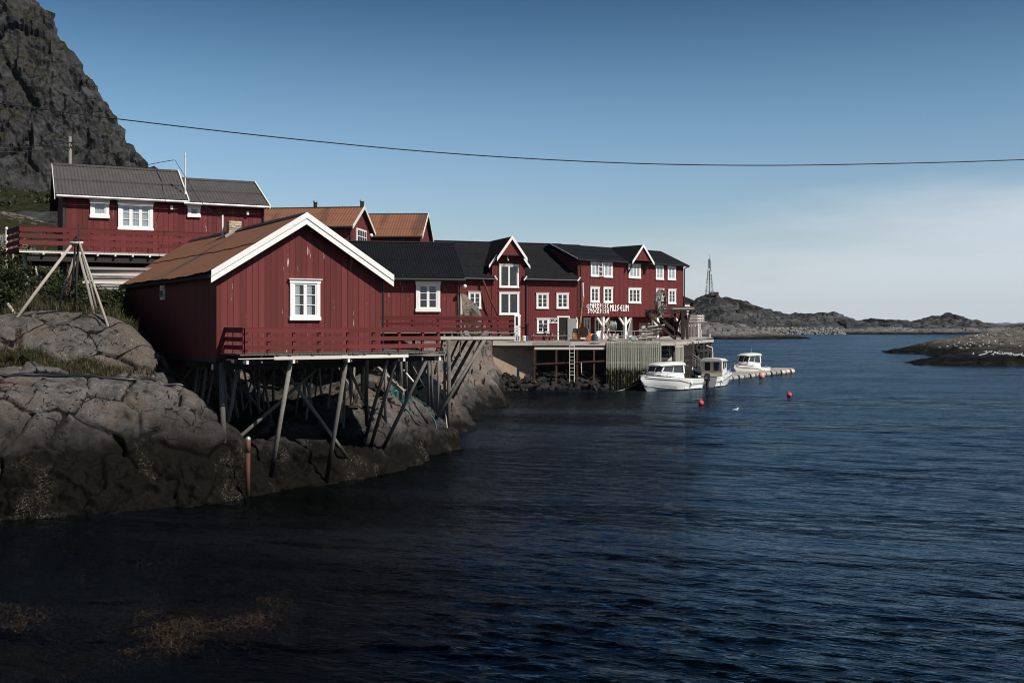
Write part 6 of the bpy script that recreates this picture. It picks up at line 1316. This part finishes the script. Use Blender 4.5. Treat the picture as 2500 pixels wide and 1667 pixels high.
# ---------------------------------------------------------------- radio mast
Yt = 785; zb_ = PZ(721, Yt); ht = PZ(634, Yt) - zb_; tw = thing('radio_mast', 'tall grey lattice radio mast on top of the island hill', 'mast', (PX(1732, Yt), Yt, zb_ - 1))
def tc_(s, i): w = 2.15 * (1 - s) ** 1.15 + .55; return Vector((w * (1 if i in (0, 1) else -1), w * (1 if i in (0, 3) else -1), 1 + s * ht))
for i in range(4): MB().tube([tc_(s, i) for s in np.linspace(0, 1, 11)], .12, .08, 6).build('leg', M['mast_grey'], tw)
br = MB(); lv = [0, .13, .25, .36, .46, .55, .63, .71, .78, .85, .92, 1.]
for a_, b_ in zip(lv[:-1], lv[1:]):
    for i in range(4): j = (i + 1) % 4; br.tube([tc_(a_, i), tc_(b_, j)], .06, n=4); br.tube([tc_(a_, j), tc_(b_, i)], .06, n=4); br.tube([tc_(b_, i), tc_(b_, j)], .06, n=4)
br.build('bracing', M['mast_grey'], tw)
MB().tube([(0, 0, ht + 1), (0, 0, ht + 5)], .12, .06, 6).build('aerial', M['mast_grey'], tw); MB().tube([(0, 0, ht - .6), (0, 0, ht + 1.4)], .85, n=12).build('antenna_drum', M['mast_grey'], tw); MB().tube([(0, 0, 2), (0, 0, ht)], .3, .3, 6).build('cable_ladder', M['mast_grey'], tw)
for s, an in ((.17, 0), (.2, 2.2), (.30, 3.6), (.62, 1), (.72, 4)): 
    c_ = tc_(s, 1) * 1.0; c_ = Vector((math.cos(an) * abs(c_.x) * 1.15, -abs(c_.y) * 1.1, c_.z)); MB().tube([c_, c_ + Vector((0, -.5, 0))], .75, .75, 12).build('dish', M['white_h'], tw)
hu = tag(MB().box((0, 0, 0), (7, 4, 3)).build('mast_hut', M['rust']), 'small brown hut beside the mast foot on the hill', 'hut'); hu.location = (PX(1743, 790), 790, PZ(716.5, 790)); hu.scale = (.9, .9, .7)
# breakwater
bw_ = thing('breakwater', 'pale boulder breakwater along the far shore left of the light rock', 'breakwater', (PX(1950, 640), 640, 0)); V, Q = [], []
for i in range(520):
    px = rnd.uniform(1838, 2062); k_ = rnd.random(); hh_ = 4.3 * min(1, (2066 - px) / 14.); z = k_ * hh_ - .4; Y = 637 + k_ * 7; s = rnd.uniform(.5, 1.3); me = stones[rnd.randrange(10)]; b0 = len(V); rz = rnd.uniform(0, 6.3); ca, sa = math.cos(rz), math.sin(rz)
    V += [(PX(px, Y) - bw_.location.x + s * 1.6 * (v.co.x * ca - v.co.y * sa), Y - 640 + s * 1.6 * (v.co.x * sa + v.co.y * ca), z + s * 1.7 * v.co.z) for v in me.vertices]
    Q += [tuple(b0 + q for q in f.vertices) for f in me.polygons if len(f.vertices) == 3]
M['pale_stone'] = mat('pale_boulder', (.20, .195, .185), .85, .45, .9, (1, 1, 1), .5, 3, .05, 0, (.07, .07, .07), wearcut=(.55, .62), wears=.6)
o = facemesh('boulders', V, Q, M['pale_stone'], bw_); o['kind'] = 'stuff'
# ---------------------------------------------------------------- near shore things
def gp(px, py, Y): p = at(px, py, Y); return Vector((p.x, p.y, ground(p.x, p.y, p.z)))
tp_ = thing('drying_rack_frame', 'tripod of bare timber poles round a tall dark pole on the left rock', 'pole tripod', (PX(183, 37.2), 37.2, ground(PX(183, 37.2), 37.2)))
def tq_(px, py, Y): return at(px, py, Y) - tp_.location
def leg(a, b, r, m='pole', nm='pole'):
    p, q = tq_(*a), tq_(*b); wz = tp_.location + q; g = ground(wz.x, wz.y, wz.z); 
    q = q + (q - p).normalized() * (.12)
    mid = (p + q) / 2; o = MB().tube([p - mid, Vector((rnd.uniform(-.02, .02), 0, rnd.uniform(-.02, .02))), q - mid], r * .56, r * .72, 9).build(nm, M[m], tp_, True); o.location = mid
leg((194, 548, 37.2), (181, 789, 37.2), .070, 'dark_wood', 'centre_pole'); leg((186, 578, 37.4), (176, 700, 37.6), .06, 'dark_wood', 'splint')
leg((181, 590, 37.0), (22, 803, 35.7), .085); leg((193, 590, 36.9), (268, 809, 35.8), .065); leg((193, 620, 37.4), (233, 783, 37.2), .08); leg((198, 610, 37.6), (242, 783, 37.8), .05); leg((181, 630, 38.2), (139, 762, 39.5), .07); leg((184, 640, 38.4), (155, 759, 39.8), .055)
mid = tq_(187, 593, 36.9); o = MB().tube([(-.22, 0, .0), (.22, 0, .0)], .045).build('cross_peg', M['fascia'], tp_, True); o.location = mid
mb = MB()
for i in range(6): mb.torus(tq_(188, 585 + i * 3, 37.0), Matrix.Rotation(rnd.uniform(-.2, .2), 3, 'X'), .12, .016, 12, 5)
mb.build('lashing', M['dark_wood'], tp_)
mb = MB()
for i in range(8): mb.torus(tq_(168 - i * .6, 660 + i * 8, 38.6), Matrix.Rotation(R(90 * (i % 2)), 3, 'Z') @ Matrix.Rotation(R(90), 3, 'X'), .07, .02, 10, 5)
mb.build('chain', M['rust'], tp_)
tag(MB().tube([at(-10, 700, 38.5), at(40, 772, 37.0)], .06, .055).build('fallen_pole', M['pole'], None, True), 'bare timber pole slanting out of the left edge behind the tripod', 'pole')
mp_ = thing('marker_pole', 'thin grey post with a small white gull sized cap left of the balcony', 'post', (PX(16, 47), 47, ground(PX(16, 47), 47))); MB().tube([(0, 0, -.3), (0, 0, PZ(560, 47) - mp_.location.z)], .055, .05).build('shaft', M['white_h'], mp_); MB().sphere((0, 0, PZ(558, 47) - mp_.location.z), .07, 8, 6).build('cap', M['white'], mp_)
# water pipe across the rock, drain pipe in the water
def lay(pxs, r, lift):
    out_ = []
    for px, py, Y in pxs: p = look(px, py); p = p if p is not None and abs(p.y - Y) < 2.5 else at(px, py, Y); out_.append(p + Vector((0, -.05, r * .6 + lift)))
    return out_
def smooth_path(p, n=6):
    q = []
    for i in range(len(p) - 1):
        a, b, c, d = p[max(0, i - 1)], p[i], p[i + 1], p[min(len(p) - 1, i + 2)]
        for j in range(n):
            t = j / n; q.append(.5 * ((2 * b) + (c - a) * t + (2 * a - 5 * b + 4 * c - d) * t * t + (3 * b - a - 3 * c + d) * t ** 3))
    return q + [p[-1]]
hp = [at(-40, 930, 32.6), at(0, 934, 32.8), at(60, 936, 33.0), at(110, 942, 33.2), at(160, 955, 33.3), at(210, 963, 33.4), at(260, 961, 33.5), at(310, 957, 33.7), at(350, 960, 33.9), at(400, 969, 34.0), at(448, 976, 34.2)]
def drape(path, r, sm=5):
    q = smooth_path(path, 8)
    z = [max(p.z - .06, ground(p.x, p.y, p.z) + r * .8) for p in q]
    for _ in range(sm): z = [z[0]] + [max(z[i], (z[i - 1] + z[i] + z[i + 1]) / 3) if _ < 2 else (z[i - 1] + z[i] + z[i + 1]) / 3 for i in range(1, len(z) - 1)] + [z[-1]]
    for p, a in zip(q, z): p.z = a
    return q
tag(MB().tube(drape(hp, .058), .058, .058, 10).build('water_pipe', M['pipe'], None, True), 'thick black pipe snaking across the left foreground rock', 'pipe')
hq = [at(-20, 890, 34.2), at(20, 900, 34.1), at(55, 915, 34.0), at(85, 932, 33.6), at(100, 938, 33.2)]
tag(MB().tube(drape(hq, .022), .022, .022, 8).build('water_hose', M['pipe'], None, True), 'thin black hose joining the thick pipe at the left', 'hose')
dp = thing('drain_pipe', 'orange brown drain pipe with grey cap standing in the water below the cabin', 'pipe', at(605, 1160, 32.6)); ht_ = PZ(1067, 32.6) - dp.location.z
MB().tube([(0, 0, -.6), (.01, 0, ht_ * .62)], .066, n=14).build('lower_pipe', M['brown_pipe'], dp, True); MB().tube([(.01, 0, ht_ * .60), (.012, 0, ht_ - .06)], .074, n=14).build('upper_pipe', M['brown_pipe'], dp, True); MB().sphere((.012, 0, ht_ - .06), .082, 12, 8, (1, 1, 1.1)).build('cap', M['steel'], dp, True)
# old steps and stones under the first terrace
sp = thing('old_stairs', 'grey broken timber stairs under the first terrace near the green net', 'stairs', at(920, 930, 42.5))
for off in (0, .35): MB().beam(at(908, 887, 43.5) - sp.location + Vector((0, off, 0)), at(985, 958, 41.8) - sp.location + Vector((0, off, 0)), .05, .16).build('stringer', M['grey_h'], sp)
for i in range(7): c_ = at(912 + i * 11, 893 + i * 10, 43.6 - i * .25) - sp.location; MB().box(c_ + Vector((0, .2, 0)), (.36, .5, .04)).build('tread', M['grey_h'], sp)
tag(MB().beam(at(985, 903, 42.5), at(1010, 932, 42.2), .06, .04).build('loose_plank', M['white_h']), 'short pale plank hanging loose below the first terrace', 'plank')
for i, (px, py, s, lab) in enumerate(((905, 935, .55, 'dark boulder left of the broken stairs'), (925, 945, .45, 'dark boulder below the broken stairs'), (893, 950, .4, 'smallest dark boulder at the foot of a stilt by the stairs'))):
    o = bpy.data.objects.new('boulder', stones[i]); C.objects.link(o); o.location = gp(px, py, 43.2) + Vector((0, 0, .1)); o.scale = (s, s, s * 1.1); o.rotation_euler = (.4 * i, .3, i); tag(o, lab, 'boulder')
nt = thing('fishing_net', 'teal fishing net bunched on the rock with two lines running down', 'net', look(975, 968) or at(975, 968, 43)); mb = MB(); r5 = random.Random(5)
for i in range(150):
    f = r5.random(); px, py = 962 + f * 32 + r5.uniform(-7, 7), 953 + f * 28 + r5.uniform(-9, 7); p = look(px, py + 4); p = (p if p is not None else at(px, py, 43)) - nt.location + Vector((0, -.03, r5.uniform(.02, .16)))
    mb.tube([p, p + Vector((r5.uniform(-.16, .16), r5.uniform(-.1, .1), r5.uniform(-.08, .10))), p + Vector((r5.uniform(-.2, .2), r5.uniform(-.1, .1), r5.uniform(-.08, .05)))], .011, .009, 4)
mb.build('mesh_bunch', M['teal'], nt, kind='stuff')
for path in ([(990, 970), (1015, 985), (1040, 1000), (1060, 1025), (1066, 1045), (1067, 1060)], [(990, 962), (1015, 975), (1045, 992), (1065, 1010), (1078, 1030), (1078, 1062)], [(995, 985), (1004, 1000), (998, 1020)]):
    pts_ = []
    for px, py in path: p = look(px, py); pts_.append((p if p is not None else at(px, py, 43)) - nt.location + Vector((0, -.03, .03)))
    MB().tube(smooth_path(pts_, 4), .014, .014, 5).build('line', M['teal'], nt)
wp = tag(MB().prism([at(1123, 767, 73), at(1129, 767, 73), at(1127, 730, 73), at(1124, 715, 73), at(1123, 716, 73)], (0, .06, 0)).build('leaning_board', M['white_h']), 'narrow white board standing beside the black roofed cabin by the rock outcrop', 'board')

# ---------------------------------------------------------------- poles and cables
up = thing('utility_pole', 'pale utility pole rising behind the grey roofed house against the mountain', 'pole', (PX(171, 66), 66, 10)); MB().tube([(0, 0, 0), (0, 0, PZ(334, 66) - 10)], .115, .09, 10).build('shaft', M['pole'], up)
MB().tube([(-.25, -.05, PZ(350, 66) - 10), (.3, -.05, PZ(348, 66) - 10)], .05).build('cross_arm', M['dark_wood'], up); MB().tube([(-.25, -.05, PZ(361, 66) - 10), (.3, -.05, PZ(359, 66) - 10)], .05).build('cross_arm', M['dark_wood'], up)
def cable(pts, r, label, n=10, m='black_metal'): return tag(MB().tube(smooth_path([Vector(p) for p in pts], n), r, r, 6).build('overhead_cable', M[m], None, True), label, 'cable')
cable([at(px, py, Y * .64) for px, py, Y in ((-5200, -560, 26), (-2500, -120, 26.5), (-500, 190, 27), (0, 253, 27), (280, 290, 27.2), (700, 338, 27.5), (1100, 375, 28), (1500, 397.5, 28.4), (1850, 404, 28.7), (2200, 399, 29), (2500, 390, 29.2), (3000, 368, 29.6), (4500, 270, 31), (7000, 40, 33))], .0095, 'long black cable sagging across the whole sky')
cable([at(-60, 364, 60), at(60, 359, 62), at(169, 349, 66)], .022, 'upper of the two cables running from the utility pole to the left'); cable([at(-60, 373, 60), at(60, 370, 62), at(169, 360, 66)], .022, 'lower of the two cables running from the utility pole to the left')
cable([at(173, 350, 66), at(210, 375, 62), at(260, 412, 56)], .02, 'cable dropping from the utility pole to the grey roof'); cable([at(425, 391, 48.5), at(395, 396, 50), at(360, 403, 52), at(330, 409, 55)], .015, 'thin cable from the wire mast to behind the grey roof')
cable([at(427, 391, 48.3), at(450, 428, 46), at(490, 492, 44), at(545, 538, 42.5)], .012, 'thin cable slanting from the wire mast down to the brick chimney')

# ---------------------------------------------------------------- plants
def leaf_mat(name, c1, c2):
    t = NT(name); oi = t.node('ShaderNodeNewGeometry'); v = t.coords((1, 1, 1), False, False); c = t.mix(t.noise(v, 3, 3), c1, c2); c = t.mix(t.step(oi.outputs['Random Per Island'], 0, 1), sc3(c1, .6), c); return t.fin(c, .6, None, 0., .3)
M['leaf'] = leaf_mat('shrub_leaves', (.020, .030, .008), (.055, .066, .018)); M['leaf2'] = leaf_mat('yellowish_leaves', (.035, .040, .010), (.09, .085, .025)); M['grass'] = leaf_mat('rough_grass', (.028, .032, .010), (.085, .072, .026)); M['straw'] = leaf_mat('dry_straw_grass', (.10, .075, .035), (.22, .16, .085)); M['fern'] = leaf_mat('bright_fern', (.025, .045, .010), (.07, .085, .02))
rg = np.random.RandomState(11)
def blades(name, pts, hmin, hmax, wd, m, parent=None, lean=.5, n_per=1):
    P_ = np.repeat(np.asarray(pts, float), n_per, 0); n = len(P_); a = rg.uniform(0, 6.28, n); h = rg.uniform(hmin, hmax, n); ln = rg.uniform(.1, lean, n) * h; b = rg.uniform(0, 6.28, n)
    sx_ = np.stack([np.cos(a), np.sin(a), 0 * a], -1) * (wd * rg.uniform(.6, 1.3, n))[:, None]; tip = np.stack([np.cos(b) * ln, np.sin(b) * ln, h], -1); md = tip * np.array([.35, .35, .6])
    V = np.stack([P_ - sx_, P_ + sx_, P_ + md + sx_ * .7, P_ + md - sx_ * .7, P_ + tip], 1).reshape(-1, 3); i0 = np.arange(n)[:, None] * 5
    T = np.concatenate([i0 + np.array([[0, 1, 2]]), i0 + np.array([[0, 2, 3]]), i0 + np.array([[3, 2, 4]])], 0)
    return facemesh(name, V, T, m, parent)
Pt = P.reshape(-1, 3); Gf = G.reshape(-1); vis = (Pt[:, 1] < 62) & (Gf > .42) & (Pt[:, 2] > 2) & (Pt[:, 0] > -26)
def samp(mask, n, area=True):
    idx = np.flatnonzero(mask); w = (Pt[idx, 1] ** 2) if area else np.ones(len(idx)); w = w / w.sum(); s = rg.choice(idx, n, p=w); q = Pt[s].copy(); q[:, :2] += rg.normal(0, .06, (n, 2)); return q
near = vis & (Pt[:, 1] < 36); topg = vis & (Pt[:, 1] >= 36)
o = blades('ledge_grass', samp(near, 5200), .08, .26, .010, M['grass'], None, .9); o['kind'] = 'stuff'
o = blades('ledge_straw', samp(near, 2400), .06, .20, .008, M['straw'], None, 1.3); o['kind'] = 'stuff'
o = blades('slope_grass', samp(topg & (Pt[:, 1] < 48), 26000), .12, .42, .013, M['grass'], None, .7); o['kind'] = 'stuff'
o = blades('slope_straw', samp(topg & (Pt[:, 1] < 48), 6000), .12, .40, .010, M['straw'], None, .8); o['kind'] = 'stuff'
def shrub(name, label, px, py, Y, r, h, n, m='leaf', group='shrubs under the balcony', leaf=.07):
    b = gp(px, py, Y); t = thing(name, label, 'shrub', b, 0, group); nc = max(4, int(r * 9)); cs_ = np.stack([rg.normal(0, r * .45, nc), rg.normal(0, r * .35, nc), rg.uniform(.25, 1, nc) * h], -1); k_ = rg.randint(0, nc, n)
    c = cs_[k_] + rg.normal(0, 1, (n, 3)) * np.array([r * .26, r * .24, h * .14]); c[:, 2] = np.maximum(c[:, 2], .03)
    a = rg.normal(0, 1, (n, 3)); a /= np.linalg.norm(a, axis=1, keepdims=True); b2 = np.cross(a, rg.normal(0, 1, (n, 3))); b2 /= np.linalg.norm(b2, axis=1, keepdims=True); s = leaf * rg.uniform(.6, 1.4, n)[:, None]
    V = np.stack([c - a * s, c + b2 * s * .45, c + a * s, c - b2 * s * .45], 1).reshape(-1, 3); Q = np.arange(n * 4).reshape(-1, 4); facemesh('foliage', V, Q, M[m], t)
    st2 = MB()
    for j in range(min(nc, 9)): st2.tube([(rg.normal(0, .06), rg.normal(0, .06), -.1), Vector(cs_[j]) * .5, Vector(cs_[j])], .018, .006, 5)
    st2.build('stems', M['dark_wood'], t); return t
for a_ in (('leafy_shrub', 'large dark leafy shrub filling the gap behind the tripod poles', 165, 745, 41.8, 1.0, .85, 1900), ('leafy_shrub', 'low leafy shrub right of the tripod below the stacked planks', 228, 752, 40.5, .7, .55, 900), ('leafy_shrub', 'tall shrub in the shade under the balcony by the left support', 105, 720, 44.5, .9, .9, 1100), ('leafy_shrub', 'shrub at the left edge beside the balcony end', 10, 715, 43, .9, 1.3, 1700), ('leafy_shrub', 'bush climbing at the balcony corner on the left', 36, 650, 47, .9, 1.6, 1300, 'leaf2'), ('leafy_shrub', 'shrub against the left side wall of the nearest cabin', 292, 745, 42.5, .5, .8, 800), ('leafy_shrub', 'pale leafed bush growing in front of the stacked planks', 306, 700, 43.0, .32, .6, 420, 'leaf2'), ('leafy_shrub', 'dark bush at the left frame edge beside the slanting pole', -5, 790, 37.5, .7, 1.0, 1300), ('leafy_shrub', 'small green plant tuft on the outcrop by the white window', 1160, 745, 74.6, .35, .5, 260, 'leaf2'), ('leafy_shrub', 'brown heathery bush on top of the small outcrop', 1140, 742, 74.3, .8, .5, 500, 'leaf2')): shrub(*a_)
for i, (px, py, Y, lab) in enumerate(((12, 893, 34.4, 'fern clump farthest left on the grassy ledge'), (45, 897, 34.4, 'second fern clump on the ledge above the hose'), (78, 915, 34.2, 'fern clump hanging where the hose meets the pipe'), (-25, 890, 34.4, 'fern clump cut by the left picture edge'))):
    b = gp(px, py, Y); t = thing('fern_clump', lab, 'fern', b, 0, 'ferns on the ledge'); fr2 = []
    V, Q = [], []
    for f in range(26):
        an = rg.uniform(0, 6.28); ln = rg.uniform(.35, .65)
        for s in np.linspace(.1, 1, 11):
            c = np.array([math.cos(an) * ln * s * .6, math.sin(an) * ln * s * .6, ln * (s - .45 * s * s) * 1.2]); w = .085 * (1 - s) + .012
            for sd in (-1, 1):
                sdv = np.array([-math.sin(an), math.cos(an), -.15]) * sd * w; fw = np.array([math.cos(an), math.sin(an), .2]) * .026; k_ = len(V); V += [c, c + sdv * .5 + fw, c + sdv + fw * .6, c + sdv * .5 - fw * .4]; Q.append((k_, k_ + 1, k_ + 2, k_ + 3))
    facemesh('fronds', V, Q, M['fern'], t)
# reddish dry weed hanging on the upper rock
hg = MB()
for i in range(120):
    p = look(48 + rnd.uniform(-7, 9), 800 + rnd.uniform(0, 60))
    if p is None: continue
    hg.tube([p, p + Vector((rnd.uniform(-.05, .05), -.06, rnd.uniform(-.05, .12))), p + Vector((rnd.uniform(-.08, .08), -.05, rnd.uniform(-.25, .05)))], .006, .003, 4)
M['dry_red'] = leaf_mat('dry_reddish_stalks', (.06, .03, .018), (.12, .055, .03)); o = tag(hg.build('dry_weed', M['dry_red']), 'reddish dry weed hanging down the upper rock face at the left', 'weed')
# tree line crumbs on the mountain foot
bvh_m = BVHTree.FromPolygons([tuple(v) for v in Pm.reshape(-1, 3)], [tuple(f.vertices) for f in mountain.data.polygons])
cand = np.flatnonzero((Gm.reshape(-1) > .5) & (Pm.reshape(-1, 3)[:, 1] < 290)); sel = rg.choice(cand, 420); Vb, Qb = [], []
for p in Pm.reshape(-1, 3)[sel]:
    r_ = rg.uniform(.5, 1.6); n = 46; c = p + rg.normal(0, 1, (n, 3)) * np.array([r_ * .5, r_ * .5, r_ * .35]) + np.array([0, 0, r_ * .3]); a = rg.normal(0, 1, (n, 3)); a /= np.linalg.norm(a, axis=1, keepdims=True); b2 = np.cross(a, rg.normal(0, 1, (n, 3))); b2 /= np.linalg.norm(b2, axis=1, keepdims=True); s = .28
    k_ = len(Vb); Vb += list(np.stack([c - a * s, c + b2 * s * .5, c + a * s, c - b2 * s * .5], 1).reshape(-1, 3)); Qb += [(k_ + 4 * i, k_ + 4 * i + 1, k_ + 4 * i + 2, k_ + 4 * i + 3) for i in range(n)]
o = facemesh('mountain_scrub', Vb, Qb, M['leaf']); o['kind'] = 'stuff'

# ---------------------------------------------------------------- kelp in the shallow corner
t = NT('brown_kelp'); v = t.coords((1, 1, 1), False, False); gi = t.node('ShaderNodeNewGeometry'); c = t.mix(gi.outputs['Random Per Island'], (.004, .0035, .003), (.070, .044, .022)); M['kelp'] = t.fin(c, .45, None, 0., .4)
n = 90000; px = rg.uniform(-120, 760, n); py = rg.uniform(1425, 1760, n)
top_ = 1462 - (px / 720.) * 42 + 14 * np.sin(px / 70.); bot_ = np.where(px < 420, 1660 - px * .12 + 60 * (px < 120), 1610 - (px - 420) * .28); keep = (py > top_) & (py < bot_) & (px < 735 - np.abs(py - 1500) * .5)
Yk = H / (np.maximum(py, 1000) - HY) * F; Xk = (px - CX) / F * Yk; nz = fbm(np.stack([Xk, Yk, Xk * 0], -1) * .9, 4, 71); edge_ = np.minimum(np.minimum(py - top_, bot_ - py), (735 - px) * .6) / 40.; keep &= (np.clip(edge_ * .8, 0, 1.0) * (.74 + .35 * nz) > rg.uniform(0, 1, n))
Xk, Yk, nz = Xk[keep], Yk[keep], nz[keep]; n = len(Xk); zk = -.12 + .12 * np.clip(nz + .3, 0, 1) + rg.uniform(-.10, .05, n); an = R(20) + rg.normal(0, .9, n); ln = rg.uniform(.05, .20, n); wd = rg.uniform(.004, .010, n); cv = rg.normal(0, .10, n)
d_ = np.stack([np.cos(an), np.sin(an), 0 * an], -1); s_ = np.stack([-np.sin(an), np.cos(an), 0 * an], -1); b_ = np.stack([Xk, Yk, zk], -1); V = []
for f in (0, .33, .66, 1.): c = b_ + d_ * (ln * f)[:, None] + s_ * (cv * f * f)[:, None] + np.array([0, 0, .05 * math.sin(f * 3.14) - .05 * f]); V += [c - s_ * (wd * (1 - .5 * f))[:, None], c + s_ * (wd * (1 - .5 * f))[:, None]]
V = np.stack(V, 1).reshape(-1, 3); i0 = np.arange(n)[:, None] * 8; Q = np.concatenate([i0 + np.array([[0, 1, 3, 2]]), i0 + np.array([[2, 3, 5, 4]]), i0 + np.array([[4, 5, 7, 6]])], 0)
o = facemesh('kelp_bed', V, Q, M['kelp']); o['kind'] = 'stuff'
# ---------------------------------------------------------------- HAZE and the mountains across the fjord
far_ = [(2360, 800), (2384, 789), (2391, 785.5), (2398, 788), (2405, 790), (2414, 793), (2423, 791), (2433, 795), (2447, 796), (2458, 792), (2468, 788.5), (2476, 787.5), (2484, 790), (2490, 789), (2500, 793), (2520, 791), (2560, 796), (2620, 800)]
M['far_mt'] = rock_mat('snow_streaked_mountain', (.10, .11, .12), (.34, .36, .39), (.15, .16, .17), .012, None, 0, False, 1., .02, 4., ochre=False)
ridge_hill('distant_mountains', far_, 9000, 900, 700, M['far_mt'], 9., 63, n=160, rows=30)
t = NT('sea_haze'); t.n.remove(t.bs); vp = t.node('ShaderNodeVolumePrincipled'); vp.inputs['Color'].default_value = (.86, .92, 1., 1); vp.inputs['Density'].default_value = 2.5e-5; vp.inputs['Anisotropy'].default_value = .2; t.l.new(vp.outputs[0], t.out.inputs['Volume']); t.m.cycles.homogeneous_volume = True
hz_ = MB().box2((-7000, -600, -5.), (7000, 10500, 245.)).build('haze', t.m); hz_['kind'] = 'stuff'
print('OBJECTS', len(bpy.data.objects), 'TRIS', sum(len(m.polygons) for m in bpy.data.meshes))
